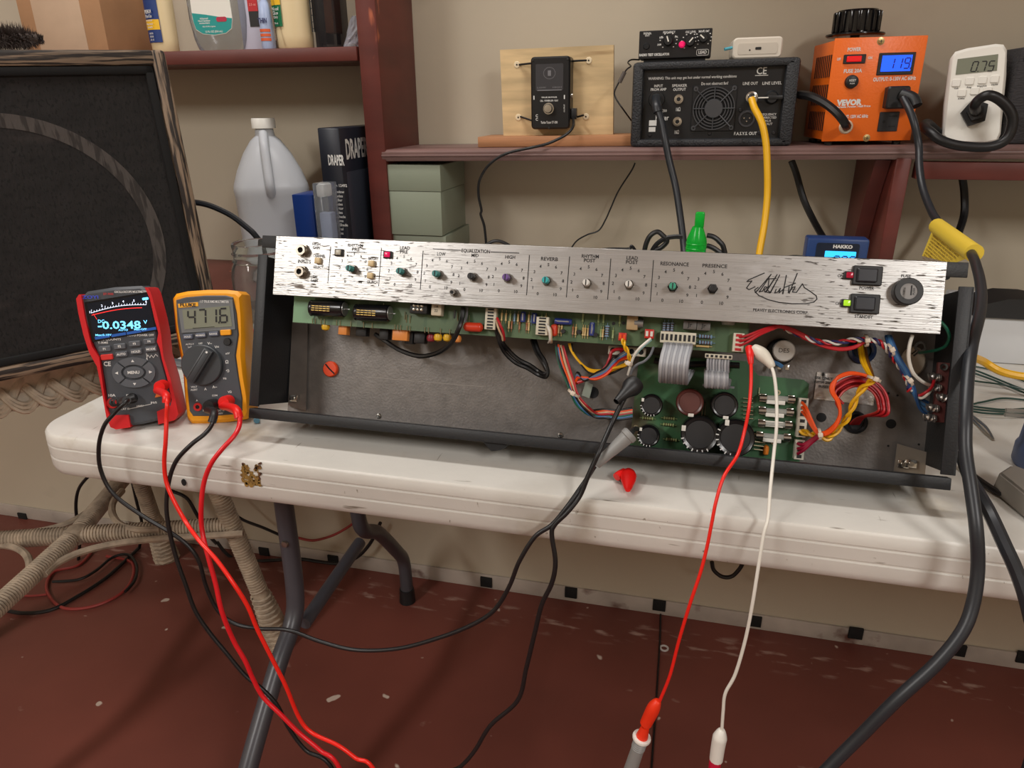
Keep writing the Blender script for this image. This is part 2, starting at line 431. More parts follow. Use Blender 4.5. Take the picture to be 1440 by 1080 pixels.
# bracket strips and nut clips
def strip(pts, w, m=BRK, nm='bracket'):
    q = [L(px, py, w) for px, py in pts]
    return B().prism([(v.x, v.z) for v in q], q[0].y, q[0].y+.0012, up='y').build(nm, m, ch)
strip([(412, 430), (433, 431), (430, 577), (405, 571)], -D+.004)
s2 = strip([(1262, 624), (1304, 636), (1300, 675), (1256, 670)], -D+.006, mat('pale_bracket', (150, 140, 128), .35, .4))
def clip(px, py, w):
    p = L(px, py, w); b = B(); b.box((p.x, p.y, p.z), (.0095, .003, .0075), bev=.0006); b.cyl((p.x, p.y, p.z), (p.x, p.y-.003, p.z), .0022, seg=10)
    b.build('clip_nut', CHR, ch)
clip(413, 560, -D+.008); clip(1281, 652, -D+.010); clip(1270, 652.5, -D+.008)
p = L(466, 519, -D)
b = B(); b.lathe([(0, 0), (.0088, 0), (.0088, .003), (.0078, .0042), (0, .0045)], frame((1, 0, 0), (0, 0, 1), (0, -1, 0), (p.x, p.y, p.z)), 24)
op = b.build('hole_plug', mat('orange_plug', (232, 72, 22), .4), ch, label='orange round plug')
B().line([(p.x-.005, p.z+.005), (p.x-.001, p.z+.001), (p.x+.006, p.z-.0045)], .0016, p.y-.0047).build('slot', BLKM, op)
def screw(px, py, w=-D, r=.0032, par=ch):
    p = L(px, py, w)
    o = B().lathe([(0, .0024), (r*.7, .002), (r, .0006), (r, 0), (0, 0)], frame((1, 0, 0), (0, 0, 1), (0, -1, 0), p), 12).build('screw', CHR, par)
    k = B(); k.line([(p.x-r*.6, p.z), (p.x+r*.6, p.z)], .0006, p.y-.0026); k.line([(p.x, p.z-r*.6), (p.x, p.z+r*.6)], .0006, p.y-.0026); k.build('slot', INK, o)
screw(533, 585); screw(788, 612)
def hole(px, py, r, nm='vent_hole', m=BLKM):
    p = L(px, py, -D); B().lathe([(0, .0004), (r, .0004), (r, 0), (0, 0)], frame((1, 0, 0), (0, 0, 1), (0, -1, 0), p), 20).build(nm, m, ch)
hole(1155, 587, .0045); hole(1253, 596, .0045); hole(1249, 553, .0012); hole(1262, 556, .001); hole(1249, 627, .001); hole(1292, 625, .001); hole(834, 552, .006)
B().line([(L(515, 530, -D).x, L(515, 530, -D).z), (L(680, 544, -D).x, L(680, 544, -D).z)], .0005, D-.0003).build('scratch', mat('pale_scratch', (150, 144, 138), .4, .4), ch)
# behind the plate: transformers that carry the chassis
for x, w_, nm in ((-.20, .075, 'output_transformer'), (.16, .095, 'power_transformer'), (.0, .05, 'choke')):
    b = B(); b.box((x, D+.034, .064), (w_, .064, .07), bev=.002)
    t_ = b.build(nm, BLK, ch)
    B().box((x, D+.034, .064), (w_+.012, .022, .058), bev=.001).build('lamination_stack', STL, t_)
for x in (-.10, -.055, .05, .085):
    b = B(); b.cyl((x, D+.002, .10), (x, D+.012, .10), .017, seg=18); b.build('tube_socket', BLK, ch)
# wedge foot under the rail
B().prism([(L(678, 622).x, -.0005), (L(712, 626).x, -.0005), (L(705, 630).x, -.006), (L(690, 632).x, -.0085)], .004, .02, up='y').build('foot', BLKM, ch)

# ---------------------------------------------------------------- front panel
PAN = mat('brushed_aluminium', (184, 183, 181), .36, .85, var=(30, .04, (.3, 1, 6)), bump=(60, .12, (.5, 1, 14)))
overlay(PAN, (196, 196, 196), 24, .60, .68, (.8, 1, 1.6), 8)
overlay(PAN, (60, 54, 48), 640, .595, .64, (.12, 1, .8), 3, region=(0, -.10, -.24))  # scratches coloured dark towards the left end, as its bright reflection shows them
overlay(PAN, (60, 54, 48), 640, .60, .64, (.11, 1, .8), 3, region=(0, .09, .18))  # the same reflection-dark scratches painted in towards the right end
overlay(PAN, (74, 66, 60), 420, .56, .61, (.16, 1, 1.0), 5, region=[(2, .147, .140), (2, .131, .136), (0, -.12, -.20)])
a, c, e, f = L(388, 333), L(1330, 373), L(1322, 470), L(386, 414)
WPN = .0015
b = B(); b.box(((-.3508+.2690)/2, -WPN/2, (.1893+.1293)/2), (.6198, WPN, .060), bev=.0003, seg=1)
fp = b.build('front_panel', PAN, ch, label='brushed silver front panel with black lettering and worn scratches')
YP = -WPN-.0002
def U(px, py): q = L(px, py, WPN); return q.x, q.z
lt = B()
def t_(s, px, py, hpx, wpx=None, **k):
    x, z = U(px, py); sc = (Vector(U(px+5, py))-Vector(U(px-5, py))).length/10
    lt.text(s, x, z, hpx*sc, YP, w=wpx*sc if wpx else None, **k)
def ln(pts, w=.0007): lt.line([Vector(U(*p)) for p in pts], w, YP)
for s, x, y, h, w in (('HIGH', 445, 343.5, 3.6, 11), ('GAIN', 445, 348.5, 3.6, 10), ('INPUTS', 428, 368, 4.2, 18), ('CHANNEL', 449, 360, 3.6, 17), ('SELECT', 447.5, 376, 3.6, 14), ('LOW', 442, 389.5, 3.6, 9), ('GAIN', 442, 394.5, 3.6, 10),
    ('RHYTHM', 500, 345.5, 4.2, 21), ('PRE', 500.5, 351, 4.2, 11), ('BRIGHT', 525, 364, 3.6, 14), ('CRUNCH', 523.5, 397, 3.6, 15), ('LEAD', 569.5, 349, 4.2, 14), ('PRE', 568, 354.5, 4.2, 11),
    ('EQUALIZATION', 669, 353.3, 4.6, 40), ('LOW', 620.5, 357.5, 4.4, 12), ('MID', 668, 359.5, 4.4, 10), ('HIGH', 717.5, 361.8, 4.4, 14), ('REVERB', 772.5, 364.5, 4.8, 24), ('RHYTHM', 830, 360.8, 4.8, 24), ('POST', 829, 366.6, 4.8, 16),
    ('LEAD', 889, 363, 4.8, 16), ('POST', 888.5, 369, 4.8, 17), ('RESONANCE', 948.5, 371.5, 5, 40), ('PRESENCE', 1005, 374.3, 5, 35), ('PEAVEY ELECTRONICS CORP.', 1097.5, 438, 4.2, 78),
    ('ON', 1182, 388, 4.4, 8), ('POWER', 1218.5, 405.5, 4.8, 21), ('STANDBY', 1214.5, 445.5, 4.8, 26), ('ON', 1179, 427, 4.4, 8), ('FUSE', 1274, 388.5, 4.4, 14), ('T7A', 1274, 393.5, 4.2, 11)):
    t_(s, x, y, h, w, bold=.02)
for p in ([(465, 347), (461, 398)], [(536.5, 349), (532.5, 402)], [(595, 353), (591, 407)], [(744.5, 359), (740.5, 415)], [(801, 361), (796.5, 418)], [(859, 364), (854.5, 421)], [(919, 366), (914.5, 424)], [(609, 350), (648, 352)], [(690, 354.2), (730, 356)], [(488, 354.8), (513, 355)]): ln(p)
DI = [(497, 379), (567, 383), (617, 386.5), (666, 390), (714.5, 391.5), (769.5, 395.5), (826, 399), (885, 401), (946, 404), (1002, 406.5)]
for px, py in DI:
    cx, cz = U(px, py)
    for n in range(11):
        a_ = rad(-147+n*29.4); r = .0150
        lt.text(str(n), cx+r*math.sin(a_), cz+r*math.cos(a_)+.0003, .0028, YP, bold=.015)
def sg(*pts): ln([(1020+x/4.5, 340+y/4.5) for x, y in pts], .0009)
sg((247, 198), (150, 240), (136, 252), (168, 248), (150, 270), (134, 293), (150, 303), (188, 285))
sg((208, 288), (186, 304), (190, 322), (212, 298), (290, 206), (214, 318), (236, 312))
sg((238, 308), (250, 285), (266, 288), (246, 305), (252, 320), (328, 208), (258, 318), (282, 324), (330, 238)); sg((262, 236), (322, 232))
sg((276, 236), (268, 308), (286, 322), (344, 210)); sg((322, 300), (312, 324), (332, 318), (348, 294), (340, 324), (368, 300), (362, 330))
sg((386, 212), (364, 330)); sg((455, 200), (404, 326)); sg((372, 290), (444, 262)); sg((404, 284), (398, 322), (428, 288), (442, 284), (424, 318), (450, 320), (488, 266), (500, 290), (540, 316), (575, 342), (580, 362), (560, 382), (510, 392), (420, 392), (340, 384), (270, 366), (212, 340), (192, 320), (206, 306))
lt.build('lettering', INK, fp)
def disk(bd, x, z, y0, y1, r, r2=None, seg=16): bd.lathe([(0, 0), (r, 0), (r2 or r, y0-y1), (0, y0-y1)], frame((1, 0, 0), (0, 0, 1), (0, -1, 0), (x, y0, z)), seg)
NUT = mat('nut_metal', (120, 116, 110), .3, 1); DRK = mat('dark_nut', (44, 42, 42), .35, .7)
TEAL = mat('teal_shaft', (40, 120, 116), .4); CYAN = mat('turquoise_shaft', (50, 168, 170), .4); PUR = mat('purple_shaft', (104, 72, 140), .4); WSH = mat('white_shaft', (214, 212, 206), .3)
KN = [(TEAL, NUT, 'teal'), (TEAL, NUT, 'teal'), (TEAL, NUT, 'teal'), (BLK, NUT, 'black'), (PUR, NUT, 'purple'), (CYAN, NUT, 'turquoise'), (WSH, NUT, 'white'), (WSH, NUT, 'white'), (mat('green_shaft', (60, 150, 122), .4), DRK, 'green'), (BLK, DRK, 'black')]
for (px, py), (ms, mn, cn) in zip(DI, KN):
    x, z = U(px, py); b = B(); b.lathe([(0, .012), (.0028, .012), (.0031, .0112), (.0031, 0), (0, 0)], frame((1, 0, 0), (0, 0, 1), (0, -1, 0), (x, -WPN, z)), 18)
    s_ = b.build('control_shaft', ms, ch, label=cn+' control shaft without its knob')
    b = B(); disk(b, x, z, -WPN, -WPN-.0035, .0046, seg=6); disk(b, x, z, -WPN-.0035, -WPN-.0045, .0038, seg=16); b.build('nut', mn, s_)
    B().box((x, -WPN-.0121, z), (.0009, .0004, .0052)).build('slot', INK, s_)
x, z = U(639, 412); b = B(); disk(b, x, z, -WPN, -WPN-.004, .004, seg=6); disk(b, x, z, -WPN, -WPN-.008, .0026); b.build('trim_nut', NUT, ch)
b = B(); disk(b, x, z, -WPN-.008, -WPN-.0083, .0017); b.build('socket', BLKM, ch)
for px, py in ((427.5, 353), (425.5, 383)):
    x, z = U(px, py); b = B(); disk(b, x, z, -WPN, -WPN-.0035, .0068, seg=6)
    b.lathe([(.0029, 0), (.0029, .0075), (.0050, .0075), (.0054, .0065), (.0054, 0)], frame((1, 0, 0), (0, 0, 1), (0, -1, 0), (x, -WPN, z)), 24)
    j = b.build('input_jack', mat('jack_metal', (150, 142, 130), .3, 1), ch)
    b = B(); disk(b, x, z, -WPN-.001, -WPN-.0042, .0029); b.build('opening', BLKM, j)
BTN = mat('beige_button', (206, 184, 140), .4)
for px, py in ((448.5, 367), (523.5, 371), (522, 388)):
    x, z = U(px, py); b = B(); b.box((x, -WPN-.002, z), (.0058, .004, .0058), bev=.0005); b.build('push_button', BTN, ch)
def led(px, py, m, nm, lab, s=.0072):
    x, z = U(px, py); b = B(); b.box((x, -WPN-.0012, z), (s*1.25, .0024, s), bev=.0006); o = b.build(nm, BLK, ch, label=lab)
    B().box((x, -WPN-.003, z), (s*.82, .002, s*.74), bev=.0008).build('lens', m, o)
led(477.5, 355.5, mat('dark_lens', (180, 176, 160), .3), 'indicator_lamp', 'unlit indicator lamp'); led(546, 358.5, mat('crimson_lens', (190, 14, 74), .2, emit=.5), 'indicator_lamp', 'crimson lit indicator lamp')
led(1194, 387.5, mat('dark_red_lens', (150, 16, 44), .2, emit=.25), 'indicator_lamp', 'dark red indicator lamp', .0068); led(1190, 426.5, mat('green_lens', (150, 200, 40), .2, emit=.5), 'indicator_lamp', 'green lit indicator lamp', .0068)
for px, py in ((1219, 388), (1215.5, 427.5)):
    x, z = U(px, py); b = B(); b.rrect(x, z, .0232, .0165, .0012, -WPN-.003, -WPN, bev=.0008); o = b.build('rocker_switch', BLK, ch)
    b = B(); b.rrect(x-.0005, z, .0158, .0115, .001, -WPN-.0055, -WPN-.003, bev=.001); b.build('rocker', mat('rocker_plastic', (38, 40, 46), .3), o)
x, z = U(1273.5, 411); b = B(); b.lathe([(.0066, .009), (.0105, .009), (.0113, .008), (.0113, 0), (0, 0)], frame((1, 0, 0), (0, 0, 1), (0, -1, 0), (x, -WPN, z)), 28)
o = b.build('fuse_holder', BLK, ch); b = B(); disk(b, x, z, -WPN-.006, -WPN-.0085, .0066, seg=24); cp_ = b.build('fuse_cap', mat('grey_cap', (130, 128, 126), .4), o)
B().box((x, -WPN-.0151, z), (.0010, .0006, .008)).build('slot', INK, o)
B().text('TURN', x-.0038, z, .0016, -WPN-.0087, rot=90).text('PUSH', x+.0038, z, .0016, -WPN-.0087, rot=-90).build('lettering', INK, o)

# ---------------------------------------------------------------- preamp board
def pcb_mat(n, c, d):
    m = mat(n, c, .45, var=(18, .12)); overlay(m, d, 70, .52, .56, (1, 1, .25), 1); return m
PCB = pcb_mat('green_board', (84, 108, 74), (66, 92, 62))
WB = -.020
def G(px, py, w=WB): return L(px, py, w)
g0, g1 = G(412, 452), G(1050, 499)
x0, x1 = g0.x, g1.x; zb = (g0.z+g1.z)/2
pb = B().box(((x0+x1)/2, -WB+.0008, (zb+.172)/2), (x1-x0, .0016, .172-zb)).build('preamp_board', PCB, ch)
B().box((x0+.012, -WB-.0002, (zb+.172)/2), (.024, .0004, .172-zb-.001)).build('bare_board_end', mat('pale_green_board', (118, 160, 120), .4), pb)
GOLD = mat('gold_print', (190, 160, 90), .4, .6)
SLV = mat('aluminium_end', (160, 160, 158), .35, .8)
CAPB = mat('black_sleeve', (20, 20, 22), .25)
def axial(px0, px1, py, r, w=WB):
    a, c = G(px0, py, w), G(px1, py+1.5, w); y = -w-r
    a = Vector((a.x, y, a.z)); c = Vector((c.x, y, c.z))
    b = B(); b.lathe([(0, 0), (r*.8, 0), (r, .001), (r*.93, .003), (r, .0045), (r, (c-a).length-.001), (r*.85, (c-a).length)], align(a, c), 20)
    o = b.build('filter_capacitor', CAPB, pb)
    b = B(); b.lathe([(0, .0008), (r*.84, .0006), (r*.84, 0), (0, 0)], align(c, c+(c-a)), 20); b.cyl(c, c+Vector((.006, 0, 0)), .0006, seg=6); b.build('end_cap', SLV, o)
    b = B()
    for i in range(5):
        x = a.x+.007+i*.0042
        for k in range(3): b.box((x, y-r-.0001, a.z+.002-k*.0022), (.0034, .0003, .0008))
    b.build('printing', GOLD, o)
axial(443, 490, 434, .0085); axial(505, 553, 440, .0085)
p = G(594, 434); b = B(); b.box((p.x, p.y-.006, p.z), (.018, .012, .012), bev=.001)
o = b.build('relay', BLK, pb)
b = B()
for i in range(3):
    for k in range(2): b.lathe([(0, .002), (.0014, .0014), (.002, 0)], frame((1, 0, 0), (0, 0, 1), (0, -1, 0), (p.x-.004+i*.004, p.y-.012, p.z-.002+k*.004)), 10)
b.build('pin', CHR, o, kind='stuff')
p = G(618, 436); o = B().box((p.x, p.y-.005, p.z), (.0105, .010, .0125), bev=.0008).build('relay', mat('ivory_block', (206, 196, 172), .5), pb, label='ivory relay block')
B().text('1A', p.x, p.z+.0025, .0025, p.y-.0102).text('22', p.x, p.z-.0015, .0025, p.y-.0102).build('printing', INK, o)
ORC = mat('orange_dipped', (206, 62, 34), .3)
def blob(pts, r, m, nm='film_capacitor', par=pb, label=None, flat=1):
    return B().tube(pts, r, 12, 6, rf=lambda t: max(.35, min(1, 5*min(t, 1-t)+.35))).build(nm, m, par, label=label)
blob([G(652, 459, WB+.005), G(666, 460, WB+.005), G(679, 460.5, WB+.005)], .0046, ORC)
blob([G(779.5, 456, WB+.004), G(779.5, 464, WB+.004), G(779, 473, WB+.004)], .0032, ORC)
CON = mat('ivory_connector', (214, 208, 188), .5)
def conn(px, py, nx, nz, sx, sz, m=CON, w=WB, par=pb, nm='connector', dp=.008, pins=BLK, ps=.55):
    p = G(px, py, w); o = B().box((p.x, p.y-dp/2, p.z), (nx*sx, dp, nz*sz), bev=.0004).build(nm, m, par)
    for i in range(nx):
        for k in range(nz):
            c = (p.x+(i-(nx-1)/2)*sx, p.y-dp-.0001, p.z+(k-(nz-1)/2)*sz)
            B().box(c, (sx*ps, .0008, sz*ps)).build('pin_socket', pins, o)
    return o
conn(692.5, 449, 1, 7, .011, .0030)
conn(764.5, 459, 1, 6, .012, .0029)
conn(953.5, 475.5, 8, 1, .0040, .0105)
conn(1037.5, 482, 1, 4, .0095, .0042, pins=REDW)
conn(876, 474, 2, 1, .0036, .0075, m=mat('red_connector', (200, 40, 30), .4), pins=ORW)
conn(913.5, 470, 2, 1, .0042, .0085, m=MATS['red_connector'], pins=WHW)
conn(1010, 501.5, 6, 1, .0040, .004, m=CON, w=WB-.004)
# resistors: body with leads
RSB = [mat('tan_resistor', (206, 178, 120), .4), mat('blue_resistor', (120, 150, 176), .4), mat('green_resistor', (150, 166, 110), .4), mat('brown_resistor', (150, 96, 60), .4)]
BAND = mat('dark_band', (80, 40, 26), .5)
def resistor(px, py, L_=.008, r=.0011, vert=True, k=0, w=WB, par=pb):
    p = G(px, py, w); y = p.y-r-.0003; d = Vector((0, 0, 1)) if vert else Vector((1, 0, 0)); c = Vector((p.x, y, p.z))
    b = B(); b.lathe([(0, 0), (r, .0003), (r, .0012), (r*.8, .0016), (r*.8, L_-.0016), (r, L_-.0012), (r, L_-.0003), (0, L_)], align(c-d*L_/2, c+d*L_/2), 8)
    b.cyl(c-d*(L_/2+.0025), c+d*(L_/2+.0025), .0003, seg=4)
    o = b.build('resistor', RSB[k], par)
    if r > .0013:
        b = B()
        for s in (-.3, -.1, .1, .3): b.cyl(c+d*(L_*s-.0004), c+d*(L_*s+.0004), r*.9, seg=10)
        b.build('band', BAND, o)
rnd = random.Random(3)
for px in (706, 712, 718, 724, 729, 744, 748, 762, 768): resistor(px, 445+(px-700)*.07, k=rnd.choice((0, 0, 2, 1)))
for px in (716, 720, 731, 741, 744, 786, 790, 806, 810, 820, 823, 827, 845, 848, 862): resistor(px, 457+(px-716)*.09, k=rnd.choice((0, 0, 2, 3)))
for px in (820, 842, 849, 872): resistor(px, 446+(px-800)*.05, k=rnd.choice((0, 2)))
for px in (854,): resistor(px, 466, .011, .0022, k=1)
for px in (934, 939.5, 945): resistor(px, 461, .010, .0017, k=1)
for py in (473.5, 482): resistor(992, py, .012, .0020, False, 1)
resistor(988, 487, .012, .0011, False, 0)
BLC = mat('blue_sleeve', (48, 62, 130), .3)
def ecap(px, py, L_, r, vert=True, m=BLC):
    p = G(px, py); c = Vector((p.x, p.y-r, p.z)); d = Vector((0, 0, 1)) if vert else Vector((1, 0, 0))
    o = B().lathe([(0, 0), (r*.9, 0), (r, .0006), (r, L_*.78), (r*.85, L_*.82), (r, L_*.86), (r*.9, L_), (0, L_)], align(c-d*L_/2, c+d*L_/2), 14).build('electrolytic_capacitor', m, pb)
    B().box(c+Vector((0, -r, 0)), (.0012, .0003, L_*.7) if vert else (L_*.7, .0003, .0012)).build('stripe', SLV, o)
ecap(736.5, 446, .010, .0026); ecap(752.5, 448, .010, .0026); ecap(793, 452.5, .0165, .0031, False); ecap(833, 463, .0125, .0026)
for px, py in ((792.5, 466), (815, 467), (838, 471)):
    p = G(px, py); B().cyl((p.x, p.y, p.z), (p.x, p.y-.004, p.z), .0022, seg=10).build('transistor', BLK, pb)
for px, py in ((863, 455), (877, 454.5)):
    p = G(px, py); B().cyl((p.x, p.y, p.z), (p.x, p.y-.0006, p.z), .0016, seg=10).build('test_point', BLK, pb)
p = G(890, 455); B().box((p.x, p.y-.005, p.z), (.0105, .010, .013), bev=.001).build('vactrol', mat('amber_block', (176, 150, 110), .4), pb)
p = G(899, 455); b = B(); b.cyl((p.x-.004, p.y-.006, p.z), (p.x+.004, p.y-.006, p.z), .0045, seg=16); b.build('optocoupler', SLV, pb)
GRC = mat('grey_film_capacitor', (96, 92, 88), .4)
for px in (970, 989):
    p = G(px, 458+(px-970)*.08); o = B().box((p.x, p.y-.0055, p.z), (.0118, .011, .0078), bev=.0005).build('film_capacitor', GRC, pb)
    B().text('Jr', p.x, p.z, .004, p.y-.0112).build('printing', INK, o)
p = G(1023, 458); B().lathe([(0, 0), (.0055, .0005), (.006, .003), (0, .004)], Matrix.Translation((p.x, p.y-.006, p.z)), 18).build('disc_capacitor', mat('grey_disc', (140, 146, 138), .5), pb)
# solder pins along the lower edge
for i, px in enumerate((440, 444, 452, 457, 474, 479, 494, 512, 524, 556, 560, 564, 573, 577, 598, 603, 620, 633)):
    p = G(px, 451+(px-440)*.08); B().cyl((p.x, p.y-.0004, p.z-.0032), (p.x, p.y-.0015, p.z+.0026), .00035, seg=5).build('wire_link', BRS, pb)
for px, py in ((540, 424), (570, 436), (572, 440), (577, 441), (657, 440), (660, 441), (644, 438)):
    p = G(px, py+8); B().cyl((p.x, p.y-.0004, p.z-.004), (p.x, p.y-.0015, p.z+.004), .0004, seg=5).build('wire_link', BRS, pb)
# parts that hang from the board's lower edge, behind it
ORB = mat('orange_film_capacitor', (222, 140, 66), .4); YDC = mat('yellow_disc', (224, 178, 40), .4)
for px, py, w_ in ((482.5, 465, .0095), (563, 473, .0165)):
    p = G(px, py-3, WB-.006); B().box((p.x, p.y+.003, p.z), (w_, .009, .013), bev=.0006).build('film_capacitor', ORB, ch, label='orange box capacitor')
for px, py, m in ((458, 460, YDC), (616, 475, YDC), (629, 475.5, YDC), (606, 476, mat('maroon_disc', (130, 26, 40), .4)), (643, 477, ORB)):
    p = G(px, py-.5, WB-.004); B().lathe([(0, -.0045), (.0036, -.003), (.0045, 0), (.0036, .003), (0, .0045)], Matrix.Translation(p), 14).build('disc_capacitor', m, ch)
for px, py, w_ in ((508, 465, .012), (540, 470, .010), (590, 475, .012), (575, 476, .009)):
    p = G(px, py-1, WB-.012); B().box((p.x, p.y+.004, p.z), (w_, .010, .013), bev=.001).build('valve_socket', BLK, ch)

# ---------------------------------------------------------------- power supply board on the plate
PCB2 = pcb_mat('dark_green_board', (52, 100, 62), (40, 82, 50))
overlay(PCB2, (86, 62, 44), 16, .55, .72, (1, 1, 1), 5)
WQ = -D+.012
out = [(900, 498), (1050, 508), (1066, 528), (1130, 534), (1138, 540), (1124, 652), (1085, 648), (1060, 644), (886, 626), (893, 545)]
q = [G(px, py, WQ) for px, py in out]
pw = B().prism([(v.x, v.z) for v in q], q[0].y, q[0].y+.0016, up='y').build('power_board', PCB2, ch)
YQ = q[0].y
def upcap(px, py, r, h, top, lab=None, marks=True):
    p = G(px, py, WQ+h); F_ = frame((1, 0, 0), (0, 0, 1), (0, -1, 0), (p.x, YQ, p.z))
    o = B().lathe([(0, 0), (r, 0), (r, .001), (r, h-.001), (r-.0008, h-.0001), (r-.0015, h-.0006), (0, h-.0008)], F_, 28).build('filter_capacitor', top, pw, label=lab)
    if marks:
        b = B(); a0 = rnd.uniform(150, 200)
        for k in range(7):
            a_ = rad(a0+k*17); b.line([(p.x+r*.86*math.cos(a_), p.z+r*.86*math.sin(a_)), (p.x+r*.98*math.cos(a_), p.z+r*.98*math.sin(a_))], r*.06, YQ-h-.0001)
        b.build('rim_marks', WINK, o)
        a_ = rad(a0-35); x, z = p.x+r*.9*math.cos(a_), p.z+r*.9*math.sin(a_)
        B().box((x, YQ-h+.0002, z), (r*.22, .001, r*.3), bev=.0002).build('stripe', WHT, o)
    else: B().box((p.x+.002, YQ-h+.0002, p.z-r*.92), (r*.4, .001, r*.24), bev=.0002).build('stripe', WHT, o)
    b = B(); b.lathe([(0, .0001), (r*.74, .0001), (r*.74, -.0006), (0, -.0006)], frame((1, 0, 0), (0, 0, 1), (0, -1, 0), (p.x, YQ-h, p.z)), 28); b.build('end_disc', mat('cap_end', (34, 34, 36), .5) if top is CAPB else mat('brown_red_end', (92, 48, 42), .5), o)
RDC = mat('brown_red_sleeve', (84, 40, 36), .3)
upcap(916, 570, .0108, .020, CAPB); upcap(912, 613, .0108, .020, CAPB); upcap(970, 566, .0130, .024, RDC, 'brown-red filter capacitor', False)
upcap(1019, 570, .0125, .024, CAPB, marks=False); upcap(984, 611, .0176, .028, CAPB); upcap(1034, 616, .0178, .028, CAPB)
for px, py, k in ((911, 588, 2), (941, 588, 2), (940, 597, 2), (944, 618, 2)): resistor(px, py, .011, .0017, False, k, WQ, pw)
GLS = mat('fuse_glass', (220, 222, 216), .1, trans=.6)
for i, (x0, x1, py, yy) in enumerate(((1068, 1118, 559, 3), (1067, 1116, 577, 3), (1066, 1114, 595, 3), (1063, 1112, 612, 4))):
    a, c = G(x0, py, WQ+.008), G(x1, py+yy, WQ+.008)
    o = B().cyl(a, c, .0028, seg=14).build('fuse', GLS, pw)
    for e, dx in ((a, 1), (c, -1)):
        v = (c-a).normalized()*.0065*dx; b = B(); b.cyl(e, e+v, .0031, seg=14); b.box(e+v*.5+Vector((0, .004, 0)), (.006, .007, .0075), bev=.0004); b.build('fuse_clip', CHR, o)
    m_ = (a+c)/2; B().box((m_.x-.001, m_.y+.001, m_.z-.0028 if i != 2 else m_.z), (.0165, .0060, .0055), bev=.0004).build('fuse_label', WHT, o)
WC = mat('white_connector', (208, 202, 186), .5)
for px, py, n in ((1127, 573, 3), (1125, 600, 3), (1122, 631, 3)): conn(px, py, 1, n, .0085, .0062, m=WC, w=WQ, par=pw, dp=.010, ps=.5)
for i in range(6):
    a = G(1045, 560+i*5.6, WQ+.003); c = G(1059, 561+i*5.6, WQ+.003); B().cyl(a, c, .0005, seg=5).build('pin', BRS, pw)
for i in range(5):
    a = G(1060, 610+i*5.4, WQ+.005); c = G(1076, 612+i*5.4, WQ+.005); B().cyl(a, c, .0006, seg=5).build('pin', BRS, pw)
p = G(1077, 633, WQ+.004); B().lathe([(0, -.0042), (.0035, -.003), (.0042, 0), (.0035, .003), (0, .0042)], Matrix.Translation(p) @ Matrix.Diagonal((.7, 1, 1.3, 1)), 12).build('disc_capacitor', mat('orange_disc', (226, 130, 40), .4), pw)
for px, py in ((1094, 552), (1088, 622), (894, 601)):
    p = G(px, py, WQ); B().lathe([(.0011, 0), (.0011, .0006), (.0024, .0006), (.0026, 0)], frame((1, 0, 0), (0, 0, 1), (0, -1, 0), p), 14).build('solder_eyelet', BRS, pw)
for px, py, ln_ in ((988, 562, 22), (992, 566, 18), (1068, 545, 12), (965, 590, 20)):
    a, c = G(px, py, WQ+.002), G(px-1, py+ln_, WQ+.002); B().cyl(a, c, .0004, seg=5).build('wire_link', BRS, pw)
# a second terminal block just under the preamp board
p = G(882, 494, -.04); o = B().box((p.x, p.y, p.z), (.036, .010, .0085), bev=.0006).build('terminal_block', WC, ch)
for i in range(4): B().cyl((p.x-.0135+i*.009, p.y-.004, p.z), (p.x-.0135+i*.009, p.y-.0056, p.z), .0026, seg=10).build('clamp_opening', BLKM if i != 1 else REDW, o)

# ---------------------------------------------------------------- ribbon leads
RIB = [mat('grey_ribbon', (176, 178, 182), .4), mat('grey_ribbon_dark', (150, 152, 158), .4)]
def ribbon(n, xa, xb, top, pts, w0, r, nm='ribbon_wire'):
    """pts: list of (dx, py, w)"""
    g = bpy.data.objects.new('ribbon_cable', None); COL.objects.link(g); g.parent = ch
    for i in range(n):
        t = i/(n-1); px = xa+(xb-xa)*t
        P_ = [G(px+dx, py+t*sl_, w) for dx, py, w, sl_ in pts]
        B().tube(P_, r, 6, 6).build(nm, RIB[i % 2], g)
ribbon(10, 935.5, 972, 485, [(0, 483, -.012, 2), (-1, 489, -.004, 2), (-4, 500, .004, 2), (-6.5, 515, .006, 2), (-7, 528, -.002, 2), (-7, 536, -.018, 3), (-5, 533, -.03, 3), (0, 524, -.035, 3), (3, 519, -.045, 3)], 0, .00185)
ribbon(8, 996, 1025, 503, [(0, 502, -.020, 2), (-1, 510, -.018, 2), (-1, 522, -.02, 2)], 0, .0012)
ribbon(8, 993, 1022, 522, [(0, 520, -.026, 2), (0, 526, -.016, 2), (0, 536, -.016, 2), (0, 543, -.022, 2), (2, 541, -.034, 2), (4, 532, -.04, 2)], 0, .0020)
B().box((G(1010, 543, -.03).x, G(1010, 543, -.03).y, G(1010, 543, -.03).z), (.028, .012, .002)).build('ribbon_end', GREYW, ch)

